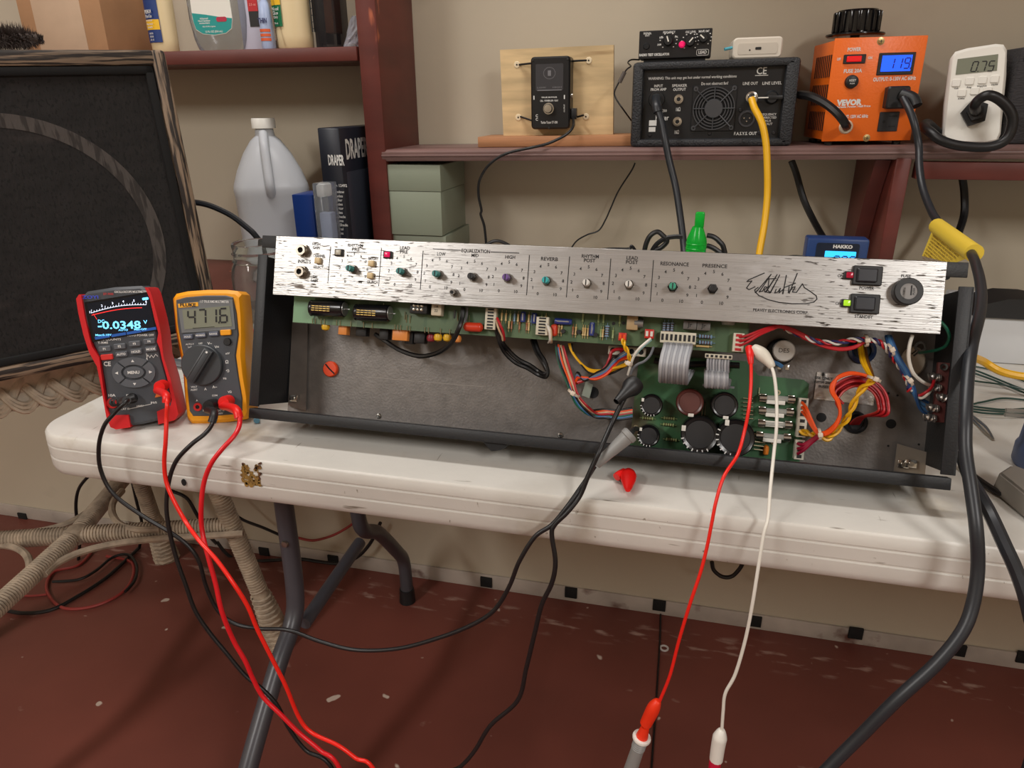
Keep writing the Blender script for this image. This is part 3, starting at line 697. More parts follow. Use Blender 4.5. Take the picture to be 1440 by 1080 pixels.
# ---------------------------------------------------------------- wires
def wire(pts, r, m, nm='wire', lab=None, seg=7):
    return B().tube([G(*p) for p in pts], r, seg, 7).build(nm, m, ch, label=lab)
def twist(pts, ms, r, turns=6, amp=None, n=9):
    """several wires laid around one path"""
    path = spline([G(*p) for p in pts], n); N = len(path); amp = amp or r*1.1
    for k, m in enumerate(ms):
        o = []
        for i, p in enumerate(path):
            t = (path[min(i+1, N-1)]-path[max(i-1, 0)]).normalized(); u = Vector((0, -1, 0)); u = (u-t*u.dot(t)).normalized(); v = t.cross(u)
            a_ = 2*math.pi*(turns*i/N + k/len(ms)); o.append(p+u*(amp*math.cos(a_))+v*(amp*math.sin(a_)))
        B().tube(o, r, 6, 1).build('wire', m, ch)
BKW = mat('black_wire', (14, 14, 15), .4); TANW = mat('tan_wire', (206, 176, 140), .4)
wire([(651, 432, -.012), (650, 446, -.01), (645, 462, -.006), (636, 480, -.012), (620, 494, -.02), (602, 500, -.028), (585, 500, -.032), (562, 492, -.035), (543, 480, -.035), (528, 470, -.04)], .0024, BKW)
wire([(657, 432, -.016), (656, 444, -.016), (654, 452, -.018)], .0013, GREYW); wire([(640, 436, -.016), (639, 448, -.016)], .001, BKW)
wire([(699, 447, -.010), (703, 456, -.008), (708, 468, -.012), (709, 478, -.02)], .0013, REDW); wire([(698, 450, -.011), (701, 462, -.009), (706, 473, -.014), (707, 480, -.02)], .0010, TANW)
for dx in (0, 4):
    wire([(697+dx, 462-dx, -.016), (702+dx, 480, -.02), (710+dx*1.2, 496-dx, -.03), (725+dx, 510-dx*1.2, -.035), (742+dx, 518-dx, -.035), (757, 527-dx*1.3, -.035), (767-dx*.5, 530-dx, -.03), (770-dx*.3, 522, -.03), (766-dx, 508, -.03), (758-dx, 495, -.035), (752-dx, 478, -.04)], .0021, BKW)
for dx, m in ((0, WHW), (3, WHW), (5, TANW)): wire([(768+dx, 455+dx, -.011), (772+dx*.6, 466, -.010), (773+dx*.5, 478, -.014), (771+dx, 482, -.022)], .0009, m)
for k, m in enumerate((BKW, GRW, BKW, REDW, GRW, TANW, BLW)):
    dx = (k % 4)*4; dz = k*2.2
    wire([(782+dx*.8, 483+k, -.035), (784+dx, 498+k, -.035), (789+dx, 515+k, -.033), (797+dx*.8, 533+dz*.5, -.03), (804+dx*.7, 552+dz*.4, -.03), (812+dx, 566+dz*.5, -.033), (828+dx, 577+dz*.7, -.037), (846+dx, 583+dz*.9-7, -.04), (868, 577+dz, -.045), (889, 574+dz, -.052)], .0012, (BKW, ORW, TANW, REDW, GRW, BLW, BKW)[k])
for k, m in enumerate((YLW, YLW, BKW)):
    wire([(800+k*2, 483, -.035), (804+k, 494+k, -.033), (814+k, 508+k, -.03), (828, 519+k*2, -.03), (844, 521+k*3, -.028), (862, 518+k*3, -.026), (882, 511+k, -.024)], .0012, m)
for k, m in enumerate((ORW, REDW, BLW, GREYW, BKW)):
    wire([(808+k*.6, 544-k, -.034), (812, 532-k*2, -.03), (822, 531+k, -.026), (838, 533-k*2, -.024), (852, 527-k*2.4, -.022), (862, 517-k*3, -.022), (870, 508-k*2, -.026), (884, 503-k*3, -.03)], .0013, m)
wire([(880, 491, -.034), (868, 491, -.030), (860, 495, -.028), (857, 505, -.028), (850, 518, -.026), (834, 530, -.028), (812, 538, -.03)], .0016, REDW)
twist([(876, 477, -.008), (878, 486, -.006), (883, 496, -.008), (886, 507, -.012)], (YLW, YLW), .0011, 1.5)
wire([(886, 507, -.012), (880, 514, -.014), (866, 517, -.02), (856, 520, -.024)], .0012, YLW)
wire([(915, 476, -.006), (908, 482, -.004), (899, 490, -.003), (892, 500, -.006), (888, 510, -.010), (885, 520, -.014), (883, 527, -.018)], .0012, WHW)
wire([(916, 478, -.008), (903, 489, -.006), (895, 498, -.008), (889, 506, -.012)], .0008, mat('pale_blue_wire', (150, 200, 200), .4))
wire([(919, 488, -.01), (914, 500, -.008), (906, 508, -.008), (897, 512, -.01), (890, 518, -.012), (887, 526, -.016)], .0012, GREYW)
def tie(px, py, w, r=.0036, m=None, rot=0):
    p = G(px, py, w); F_ = Matrix.Translation(p) @ Matrix.Rotation(rad(rot), 4, 'Y')
    b = B(); b.lathe([(r-.0006, -.0012), (r, -.0012), (r, .0012), (r-.0006, .0012), (r-.0006, -.0012)], F_, 14); b.box((0, -r, 0), (.0042, .003, .0042), bev=.0006, M=F_); b.build('cable_tie', m or mat('natural_nylon', (214, 200, 182), .4), ch)
tie(884, 511, -.010, .004, rot=20); tie(807, 553, -.026, .0068, rot=30); tie(1218, 479, -.02, .0055, rot=80); tie(1152, 611, -.035, .0058, rot=80); tie(1229, 533, -.02, .0062, rot=20); tie(1252, 492, -.015, .006, rot=60); tie(1277, 535, -.02, .006, rot=50)
q = [G(x, y, -D+.004) for x, y in ((824, 536), (834, 541), (829, 560), (818, 556))]
B().prism([(v.x, v.z) for v in q], q[0].y-.001, q[0].y, up='y').build('paper_tag', mat('grey_green_tag', (150, 158, 146), .6), ch)
B().tube([G(920, 507, -.05), G(950, 513, -.05), G(990, 512, -.05), G(1040, 514, -.05)], .003, 8, 4).build('wire_sleeve', BKW, ch)
# right-hand wiring
for k in range(3):
    wire([(1040, 474+k*6, -.012), (1050, 472+k*5, -.008), (1068, 465+k*3, -.006), (1086, 459+k*2, -.008), (1098, 458+k, -.012), (1118, 464+k*2, -.02), (1140, 476+k*2, -.024), (1160, 486+k, -.024), (1182, 490+k, -.022), (1202, 487+k, -.02), (1218, 480, -.02)], .0012, REDW)
twist([(1104, 462, -.02), (1126, 472, -.024), (1150, 480, -.022), (1175, 482, -.02), (1200, 478, -.018), (1218, 478, -.018), (1234, 480, -.016), (1246, 489, -.015), (1256, 503, -.018), (1268, 520, -.022), (1277, 537, -.02), (1279, 550, -.022)], (WHW, REDW, mat('navy_wire', (50, 50, 100), .4)), .0010, 8, .0016)
for k in range(4):
    wire([(1246+k*2, 472, -.02), (1250+k*2.4, 486, -.016), (1260+k*2, 505, -.016), (1272+k*2, 525, -.018), (1278+k, 537, -.018), (1280+k*2, 548, -.022), (1290+k, 558+k*5, -.03), (1305, 566+k*6, -.035)], .0014, BLW if k % 3 else mat('dark_blue_wire', (40, 80, 130), .4))
wire([(1283, 472, -.01), (1279, 486, -.006), (1278, 505, -.008), (1284, 524, -.012), (1296, 536, -.02), (1310, 543, -.03)], .0015, WHW)
wire([(1314, 532, -.03), (1311, 543, -.024), (1303, 551, -.022), (1291, 556, -.026), (1282, 548, -.026)], .0013, REDW); wire([(1312, 545, -.03), (1305, 554, -.022), (1295, 560, -.026), (1284, 553, -.026)], .0012, WHW)
wire([(1322, 452, -.004), (1331, 462, -.006), (1335, 474, -.01), (1330, 486, -.02), (1318, 492, -.03), (1302, 495, -.045), (1293, 496, -.06)], .0014, GRW)
p = G(1294, 488, -D+.006); b = B(); b.lathe([(.0030, -.0006), (.0052, -.0006), (.0052, .0006), (.0030, .0006), (.0030, -.0006)], frame((1, 0, 0), (0, 0, 1), (0, -1, 0), p), 18); b.cyl(p+Vector((-.002, 0, -.004)), p+Vector((-.006, 0, -.008)), .0022, seg=10); b.build('ring_terminal', CHR, ch)
p = G(1284, 508, -D+.004); B().lathe([(0, -.002), (.0105, -.0016), (.012, 0), (.0105, .0016), (0, .002)], frame((1, 0, 0), (0, 0, 1), (0, -1, 0), p) @ Matrix.Diagonal((.9, 1.15, 1, 1)), 22).build('disc_capacitor', mat('cream_disc', (196, 186, 168), .5), ch)
# grommets
def grommet(px, py, r, m=BLK):
    p = G(px, py, -D); o = B().lathe([(r*.62, 0), (r*.62, .003), (r*.75, .0042), (r*.95, .003), (r, 0)], frame((1, 0, 0), (0, 0, 1), (0, -1, 0), p), 22).build('grommet', m, ch)
    B().lathe([(0, .0006), (r*.64, .0006), (r*.64, 0), (0, 0)], frame((1, 0, 0), (0, 0, 1), (0, -1, 0), p), 18).build('opening', BLKM, o)
grommet(1212, 493, .013, mat('blue_black_grommet', (34, 46, 74), .3)); grommet(1203, 594, .011)
for k in range(3): wire([(1208+k*3, 478, -.05), (1209+k*4, 492, -.045), (1212+k*4, 508, -.035), (1219+k*3, 522, -.028), (1226+k, 532, -.02)], .0016, (YLW, YLW, mat('brown_wire', (110, 70, 30), .4))[k])
# foil label
FOIL = mat('foil_label', (214, 212, 206), .25, .7, bump=(60, .5)); overlay(FOIL, (40, 40, 40), 60, .60, .68, (1, 1, 1), 3, region=(0, .128, .14))
q = [G(x, y, -D+.0012) for x, y in ((1149, 523), (1232, 531), (1228, 570), (1144, 561))]
fl = B().prism([(v.x, v.z) for v in q], q[0].y-.0006, q[0].y, up='y').build('foil_label', FOIL, ch)
b = B()
for i, s in enumerate(('USE ONLY', 'WITH 250V', 'FUSES')):
    v = G(1158, 532+i*6, -D+.002); b.text(s, v.x, v.z, .0024, v.y-.0008, bold=.02)
b.build('printing', INK, fl)
# coil of red, orange and yellow wires
cx, cy = 1206, 570
for k in range(9):
    R_ = 30+k*1.6+rnd.uniform(-2, 2); m = REDW if k % 3 else mat('deep_red_wire', (170, 36, 30), .4); pts = []
    w0 = -.03-.003*(k % 4); pts.append((1196+k*1.4, 596, -D+.002)); pts.append((1206+k*1.6, 588-k*.4, -.055))
    for a_ in (-20, 5, 30, 55, 80, 105, 130, 150):
        pts.append((cx+R_*.98*math.cos(rad(a_)), cy-3-R_*.92*math.sin(rad(a_))+3, w0+.004*math.sin(a_)))
    pts += ([(1176+k*.8, 566+k, -.032), (1182, 580+k, -.034), (1176, 594+k*.6, -.035), (1162, 606+k*.5, -.035), (1152, 611+k*.5, -.035)] if k < 5 else [(1178+k, 560+k, -.032)])
    wire(pts, .0012, m)
for k in range(3):
    wire([(1128, 566+k*6.5, -.05), (1134, 574+k*6, -.042), (1141, 590+k*4, -.038), (1150, 607+k*1.5, -.034), (1162, 607+k*2, -.032), (1174, 597+k*2.4, -.028), (1181, 582+k*2, -.026), (1178+k, 566, -.026), (1169+k*1.5, 551, -.026), (1170+k*2, 540-k, -.026), (1180, 531-k, -.026), (1196, 526-k, -.026), (1214, 527, -.024), (1228, 533, -.02)], .0014, ORW)
twist([(1126, 606, -.05), (1138, 610, -.045), (1150, 612, -.04), (1166, 616, -.036), (1178, 604, -.036), (1190, 590, -.034), (1198, 573, -.030), (1208, 552, -.026), (1220, 540, -.022), (1229, 534, -.02)], (YLW, YLW), .0016, 4)
for k in range(3): wire([(1122, 624+k*7, -.05), (1130, 625+k*4, -.044), (1142, 618+k*2, -.04), (1152, 611+k*1.5, -.036)], .0016, mat('crimson_wire', (160, 20, 56), .4))
# potentiometer
p = G(1096, 495, -D); Fp = frame((1, 0, 0), (0, 0, 1), (0, -1, 0), p)
o = B().lathe([(0, 0), (.0125, 0), (.0128, .004), (.0128, .010), (.0115, .011), (0, .011)], Fp, 26).build('potentiometer', BLK, ch)
b = B(); b.lathe([(0, .0155), (.0095, .0155), (.0104, .0145), (.0104, .0105), (0, .0105)], Matrix.Translation((.0022, 0, .001)) @ Fp, 26); o2 = b.build('can', mat('bright_can', (214, 212, 206), .35, .3), o)
for i in range(3): b = B(); b.box((p.x-.007+i*.007, p.y-.010, p.z-.0145), (.0034, .0012, .005), bev=.0004); b.build('terminal', CHR, o)
B().text('DE5', p.x+.002, p.z+.001, .004, p.y-.0158).build('marking', GRC, o)
B().tube([G(1083, 508, -.05), G(1094, 512, -.045), G(1100, 516, -.045)], .002, 6).build('wire_end', BLW, ch)
# maroon terminal strip with soldered lugs
a, c = G(1328, 510, -.035), G(1322, 594, -.035)
o = B().box(((a.x+c.x)/2, a.y, (a.z+c.z)/2), (.012, .005, abs(a.z-c.z)), bev=.0005).build('terminal_strip', mat('maroon_board', (96, 46, 42), .6, var=(40, .2)), ch)
SOL = mat('solder', (186, 184, 180), .28, .9, bump=(200, .6))
for px, py, dx in ((1314, 530, -1), (1314, 544, -1), (1326, 559, 1), (1311, 573, -1), (1307, 587, -1)):
    q1, q2 = G(px-9, py, -.03), G(px+10, py+1, -.03)
    B().tube([q1, q1.lerp(q2, .3)+Vector((0, -.001, .0006)), q1.lerp(q2, .6)+Vector((0, .0005, -.0004)), q2], .0032, 8, 5, rf=lambda t: .75+.45*math.sin(t*13)**2).build('solder_lug', SOL, o)
for px, py in ((1333, 516), (1334, 561)):
    q1 = G(px, py, -.034); B().box((q1.x+.006, q1.y+.001, q1.z), (.016, .002, .0055), bev=.0004).build('mounting_tab', STL, o)
q1 = G(1327, 516, -.03); B().lathe([(.0014, 0), (.0014, .001), (.0032, .001), (.0032, 0)], frame((1, 0, 0), (0, 0, 1), (0, -1, 0), q1), 12).build('rivet', CHR, o)
def on(M):
    """frame coordinates x,z of a photo point on the frame's plane y=c"""
    I = M.inverted(); n = M.to_3x3() @ Vector((0, 1, 0)); n.normalize()
    def f(px, py, c=0.0):
        v = I @ P(px, py, n=n, d=n.dot(M.translation)+c); return Vector((v.x, v.z))
    return f
def pts_(f, L_, c=0.0): return [f(x, y, c) for x, y in L_]

# ================================================================ speaker cabinet on the wicker stool
SM = rotz((-.6560, .8711, .7512), 50.15, -2.14, -1.54)
sp = thing('speaker_cabinet', 'dark worn speaker cabinet with black grille cloth on white wicker stool at the left', 'speaker', SM)
TOL = mat('worn_dark_wood_frame', (96, 78, 64), .6, var=(60, .35), bump=(90, .5))
def streak(name, st):
    m = mat(name, (140, 120, 100), .6, bump=(60, .6, st)); overlay(m, (36, 28, 24), 110, .45, .53, st, 6); overlay(m, (30, 24, 20), 26, .5, .7, st, 3); return m
TH_, TV_ = streak('streaked_wood_level', (.12, 1, 2.2)), streak('streaked_wood_upright', (2.2, 1, .12))
W, H, DD, fr_ = .43, .384, .235, .0185
def rail4(name, x0, x1, z0, z1, m):
    B().box(((x0+x1)/2, DD/2, (z0+z1)/2), (x1-x0, DD, z1-z0), bev=.0045).build(name, m, sp)
rail4('side_panel', -fr_, 0, 0, H, TV_); rail4('side_panel', -W, -W+fr_, 0, H, TV_)
rail4('top_panel', -W+fr_*.7, -fr_*.7, H-fr_, H, TH_); rail4('bottom_panel', -W+fr_*.7, -fr_*.7, 0, fr_, TH_)
b = B(); iw = W-2*fr_; cx, cz = -W/2, H/2
b.box((cx, .004, H-fr_-.005), (iw, .007, .010), bev=.002); b.box((cx, .004, fr_+.005), (iw, .007, .010), bev=.002)
b.box((-fr_-.005, .004, cz), (.010, .007, H-2*fr_), bev=.002); b.box((-W+fr_+.005, .004, cz), (.010, .007, H-2*fr_), bev=.002)
b.build('grille_frame', mat('flat_black', (10, 10, 11), .9), sp, kind='stuff')
GRL = mat('grille_cloth', (27, 25, 25), .85, var=(30, .25, (1, 1, 2)), bump=(220, .5, (1, 1, .4)))
overlay(GRL, (10, 10, 10), 330, .58, .62, (1, 1, .55), 1); overlay(GRL, (56, 50, 48), 14, .6, .9, (1, 1, 2.4), 4)
B().box((cx, .009, cz), (iw, .006, H-2*fr_)).build('grille_cloth', GRL, sp)
RNG = mat('grey_speaker_ring', (76, 71, 68), .85, bump=(220, .5, (1, 1, .4))); overlay(RNG, (50, 46, 44), 60, .5, .6, (3, 1, .5), 2)
b = B(); n = 64; rc = (-.215, .152); r1, r0 = .1655, .149; vs, fs = [], []
for k in range(n):
    a_ = 2*math.pi*k/n; c_, s_ = math.cos(a_), math.sin(a_)
    for r_ in (r0, r1): vs.append((rc[0]+r_*c_, .0055, max(fr_+.01, rc[1]+r_*s_)))
for k in range(n): fs.append((2*k, 2*k+1, (2*k+3) % (2*n), (2*k+2) % (2*n)))
b.raw(vs, fs).build('speaker_ring', RNG, sp)
B().box((cx, DD-.004, cz), (iw, .006, H-2*fr_)).build('back_panel', BLKM, sp)

# fluffy brush lying on the cabinet
FUR = mat('grey_brown_bristle', (74, 64, 60), .9)
top = SM @ Vector((-.212, .022, H))
b = B(); rn = random.Random(5)
for i in range(6500):
    t_a = rn.uniform(-.082, .082); a_ = rn.uniform(0, 2*math.pi); u = SM.to_3x3() @ Vector((1, .1, 0))
    o = top + u*t_a + Vector((0, 0, .014)); e = min(1, (0.09-abs(t_a))/.03)
    d = (SM.to_3x3() @ Vector((rn.uniform(-.5, .5), math.cos(a_), math.sin(a_)))).normalized()*rn.uniform(.012, .021)*max(.35, e)
    if (o+d).z < top.z+.001: d.z = top.z+.001-o.z
    s_ = d.orthogonal().normalized()*.0007; b.raw([o+s_, o-s_, o+d], [(0, 1, 2)])
fz = thing('dusting_brush', 'fluffy grey-brown dusting brush lying on top of the speaker cabinet', 'brush', top)
bmesh.ops.translate(b.bm, verts=b.bm.verts, vec=-top); b.build('bristles', FUR, fz, kind='stuff', smooth=False)
b = B(); u = SM.to_3x3() @ Vector((1, .1, 0)); b.tube([Vector((0, 0, .014))-u*.075, Vector((0, 0, .014)), Vector((0, 0, .014))+u*.076], .006, 10, 4); b.build('core', FUR, fz)
B().cyl(Vector((0, 0, .014))-u*.075, Vector((0, 0, .010))-u*.14, .007, .006, 12).build('handle', BLK, fz)
# cable leaving the cabinet's back edge
cable('speaker_cable', 'thick dark grey cable curving from behind the speaker cabinet down behind the glass jar',
      [P(268, 284, y=1.02), P(283, 286, y=1.02), P(300, 291, y=1.02), P(325, 303, y=1.02), P(345, 318, y=1.02), P(359, 331, y=1.02), P(376, 356, y=1.05), P(385, 385, y=1.08), P(395, 392, y=1.10)], .0048, RUBG)

# ================================================================ wicker stool
WCK = mat('cream_wicker', (206, 190, 168), .6, var=(60, .10), bump=(160, .3))
WCKD = mat('dusty_wicker_cord', (168, 152, 132), .7, var=(40, .16), bump=(120, .3))
C0 = Vector((-1.10, .93, 0)); RR = .31; ZT = .727
ws = thing('wicker_stool', 'round white wicker stool with braided rim and cord-wrapped legs under the speaker cabinet', 'stool', C0)
B().lathe([(0, ZT), (RR-.03, ZT), (RR-.018, ZT-.004), (RR-.018, ZT-.03), (0, ZT-.03)], None, 64).build('seat', WCK, ws)
for k in range(3):
    for j in (-1, 0, 1):
        o = []; NB = 20; n = NB*18
        for i in range(n+1):
            ph = 2*math.pi*i/n; t_a = NB*ph/1.0 + k*2*math.pi/3
            s_ = .026*math.sin(t_a) + j*.0060; dn = .0045*math.sin(2*t_a)
            # the band lies on a slope facing outwards and up
            r_ = RR-.016 + s_*.55 + dn*.8; z_ = ZT-.026 - s_*.86 + dn*.6
            o.append((r_*math.cos(ph), r_*math.sin(ph), z_))
        B().tube(o, .0031, 6, 1, cap=False).build('braid_strand', WCK, ws)
B().lathe([(RR-.036, ZT-.056), (RR-.008, ZT-.053), (RR-.036, ZT-.004)], None, 48).build('rim_core', WCK, ws)
feet = [Vector((-.773, 1.049, 0)), Vector((-1.218, 1.257, 0)), Vector((-1.43, .81, 0)), Vector((-1.02, .50, 0))]
def helix(a, c, r, pitch, cr, m, par, nm='wrap', hand=1, rf=None):
    a, c = Vector(a), Vector(c); L_ = (c-a).length; A = align(a, c); n = int(L_/pitch*10); o = []
    for i in range(n+1):
        t = i/n; ph = hand*2*math.pi*L_*t/pitch; rr_ = r if rf is None else rf(t)
        o.append(A @ Vector((rr_*math.cos(ph), rr_*math.sin(ph), L_*t)))
    B().tube(o, cr, 5, 1, cap=False).build(nm, m, par)
for i, f_ in enumerate(feet):
    f_ = f_-C0; tp = Vector((f_.x*.62, f_.y*.62, ZT-.032)); mid = f_.lerp(tp, .3/.7)
    lg = B().cyl(f_, tp, .0165, .0155, 14).build('leg', WCKD, ws)
    helix(f_.lerp(tp, .20), tp, .0160, .0062, .0026, WCKD, lg)
    fo = B().lathe([(0, 0), (.026, 0), (.029, .012), (.027, .04), (.022, .09), (.0165, .14)], align(f_, tp), 16).build('foot', WCKD, ws)
    g_ = lambda t: .0285 - .0105*t
    helix(f_, f_.lerp(tp, .19), .02, .0115, .0034, WCKD, fo, hand=1, rf=g_); helix(f_, f_.lerp(tp, .19), .02, .0115, .0034, WCKD, fo, hand=-1, rf=g_)
    ar = B().cyl(Vector((0, 0, .30)), mid*1.0, .0155, seg=14).build('stretcher', WCKD, ws)
    helix(Vector((0, 0, .30)).lerp(mid, .05), mid, .0156, .0058, .0025, WCKD, ar)
B().lathe([(0, -.02), (.018, -.014), (.022, 0), (.018, .014), (0, .02)], Matrix.Translation((0, 0, .30)), 16).build('stretcher_knot', WCKD, ws)
def rat(L_, z=.3, r=.0068):
    B().tube([P(x, y, z=z)-C0 for x, y in L_], r, 8, 7).build('rattan_brace', WCKD, ws)
rat([(62, 808), (80, 792), (115, 776), (165, 764), (230, 757), (300, 753), (342, 750)], .295)
rat([(0, 766), (22, 770), (38, 782), (42, 800), (36, 816), (22, 832)], .295)
rat([(14, 752), (60, 746), (100, 734), (135, 712), (160, 695)], .295)
rat([(172, 690), (160, 705), (158, 722), (170, 738), (195, 745), (225, 744)], .31)

# ================================================================ gallon jug, binder, boxes on the bottom board
ZB = .7572
HDP = mat('milky_plastic', (226, 230, 236), .3, trans=.30, ior=1.3)
jc = Vector((P(377, 258, y=1.205).x, 1.215, ZB))
JR_ = Matrix.Rotation(rad(30), 4, 'Z')
jg = thing('plastic_jug', 'translucent white gallon jug with cap standing beside the speaker cabinet', 'jug', jc)
def sq(w, r, z, n=6): return [(x, y, z) for x, y in rr(0, 0, w, w, r, n)]
lv = [(.125, .03, 0), (.142, .034, .008), (.148, .036, .03), (.146, .036, .10), (.150, .038, .158), (.153, .040, .168), (.150, .042, .176), (.130, .042, .20), (.098, .038, .228), (.062, .028, .250), (.040, .0198, .258), (.038, .0188, .266), (.036, .0178, .270)]
vs, fs = [], []
for w_, r_, z_ in lv: vs += sq(w_*.86, r_*.86, z_)
n = len(sq(1, .1, 0))
for i in range(len(lv)-1): fs += [(i*n+k, i*n+(k+1) % n, (i+1)*n+(k+1) % n, (i+1)*n+k) for k in range(n)]
fs += [tuple(range(n)), tuple(range((len(lv)-1)*n, len(lv)*n))]
B().raw(vs, fs, Matrix.Rotation(rad(32), 4, 'Z')).build('bottle', HDP, jg)
B().lathe([(0, .288), (.0200, .288), (.0208, .286), (.0208, .271), (0, .271)], None, 28).build('cap', WHT, jg)
B(JR_).tube([(-.002, -.014, .262), (-.002, -.038, .245), (-.001, -.056, .21), (.0, -.068, .178), (.0, -.060, .160)], .0085, 10, 6).build('handle', HDP, jg)
WTR = mat('water', (190, 196, 200), .05, trans=.9, ior=1.33)

def cuboid(name, lab, cat, px0, px1, pyt, yf, yb, m, zb=ZB, group=None, bev=.0015, parts=None):
    x0, x1 = P(px0, 300, y=yf).x, P(px1, 300, y=yf).x; zt = P((px0+px1)/2, pyt, y=yf).z
    M = Matrix.Translation(((x0+x1)/2, yf, zb)); o = thing(name, lab, cat, M, group)
    b = B().box((0, (yb-yf)/2, (zt-zb)/2), (x1-x0, yb-yf, zt-zb), bev=bev).build('body', m, o)
    return o, M, x1-x0, zt-zb, yb-yf
NAVY = mat('navy_vinyl', (34, 38, 48), .35)
o, M, w_, h_, d_ = cuboid('ring_binder', 'black ring binder with white lettering standing against the red upright', 'binder', 458, 487, 180, 1.12, 1.31, NAVY, bev=.002)
f = on(M); b = B()
for s, px, py, hp, wp in (('DRAPER', 472.5, 226, 13, 23),): c_ = f(px, py); b.text(s, c_.x, c_.y, .0155, -.0004, w=.0285, bold=.03)
for i, s in enumerate(('Section 12492', '- Window', '  Shades', '- Roller', '  Shades', '- Interior', '  Shades', '- TechShade', '  Systems', '- Interior Shade', '  Control', '  Systems')):
    c_ = f(474, 261+i*5.8+(3 if i else 0)); b.text(s, c_.x, c_.y, .0044, -.0004, bold=.02)
b.text('DRAPER', 0, 0, .030, 0, bold=.03, w=.085, M=Matrix.Translation((w_/2+.0004, .060, h_-.036)) @ Matrix.Rotation(rad(90), 4, 'Z'))
b.build('lettering', WINK, o)
b = B(); b.box((w_/2+.0003, d_/2, h_/2-.02), (.0008, d_-.03, h_-.10), bev=.0003); b.build('cover_pocket', mat('clear_pocket', (54, 58, 68), .15), o)
o, M, w_, h_, d_ = cuboid('blue_carton', 'dark blue upright carton between the jug and the clear plastic case', 'box', 413, 441, 274, 1.10, 1.16, mat('blue_carton_card', (22, 56, 128), .4))
CLP = mat('clear_plastic', (226, 232, 240), .12, trans=.85, ior=1.25)
o, M, w_, h_, d_ = cuboid('plastic_case', 'clear plastic case with white contents beside the black binder', 'case', 443, 463, 258, 1.08, 1.115, CLP)
B().box((-.003, d_/2, h_-.013), (.014, .02, .02), bev=.003).build('white_cap', WHT, o)
B().box((.0, d_/2, h_*.45), (w_*.7, .018, h_*.6), bev=.002).build('contents', mat('pale_blue_grey', (150, 160, 184), .5), o)
GBX = mat('grey_green_card', (136, 144, 126), .5, bump=(30, .05))
for k, (pa, pb_, pt, z0, yf, yb, lab, gr) in enumerate(((540, 621, 232, P(580, 331, y=1.175).z, 1.175, 1.31, 'grey-green metal file box, upper one of two stacked under the long shelf', 0), (545, 625, 333, ZB, 1.18, 1.318, 'grey-green metal file box, lower one, under its twin', 0))):
    zz = P((pa+pb_)/2, pt, y=yf).z if k == 0 else P(580, 331, y=1.175).z-.0008
    x0, x1 = P(pa, 300, y=yf).x, P(pb_, 300, y=yf).x
    M = Matrix.Translation(((x0+x1)/2, yf, z0)); o = thing('file_box', lab, 'box', M, 'grey-green file boxes under the shelf')
    hh = zz-z0; w_ = x1-x0; dd = yb-yf; li = hh*.635
    B().box((0, dd/2, li/2), (w_, dd, li-.001), bev=.001).build('body', GBX, o)
    B().box((0, dd/2, (li+hh)/2), (w_+.0016, dd+.001, hh-li), bev=.001).build('lid', GBX, o)
    b = B(); b.lathe([(0, .0008), (.003, .0004), (.003, 0)], frame((1, 0, 0), (0, 0, 1), (0, -1, 0), (-w_/2+.006, -.0006, li+.012)), 12).build('stud', BLK, o)
# mason jar in front of the jug
GL = mat('clear_glass', (240, 244, 242), .04, trans=.97, ior=1.3)
jx = P(369, 400, y=.90).x; M = Matrix.Translation((jx, .90, .7405))
o = thing('glass_jar', 'empty clear glass mason jar behind the left end of the amplifier', 'jar', M)
z1 = P(369, 341, y=.90).z-.7405
B().lathe([(0, .001), (.034, 0), (.040, .004), (.041, .02), (.041, z1-.045), (.038, z1-.034), (.0345, z1-.027), (.0365, z1-.025), (.0345, z1-.021), (.0350, z1-.016), (.0365, z1-.014), (.0345, z1-.011), (.0352, z1-.002), (.034, z1), (.0325, z1-.001), (.0325, z1-.02), (.0355, z1-.036), (.0385, z1-.05), (.0385, .006), (0, .005)], None, 40).build('glass', GL, o)
# red-labelled tube bottle and scraps by the meters
jx = P(350, 500, y=.69).x; o = thing('red_bottle', 'small red bottle with white script standing behind the yellow meter', 'bottle', (jx, .69, .7405))
zr = P(350, 462, y=.69).z-.7405
B().lathe([(0, 0), (.0135, 0), (.014, .002), (.014, zr-.012), (.010, zr-.003), (0, zr)], None, 20).build('bottle', mat('red_label', (200, 24, 34), .35), o)
b = B(); b.text('Yff', .004, zr-.024, .013, -.0145, bold=.02, rot=-70); b.build('lettering', WINK, o)
cable('blue_wire_nut', 'tiny light blue plastic cap on the table under the amplifier rail', [P(361, 592, z=.7435), P(361, 583, z=.7435)], .0032, mat('light_blue_plastic', (110, 176, 214), .3), 'cap')
cable('steel_rod', 'short silvery steel rod lying between the two meters', [P(238, 508, z=.747), P(262, 512, z=.747)], .0055, mat('dull_steel', (150, 156, 164), .3, .8), 'tool')

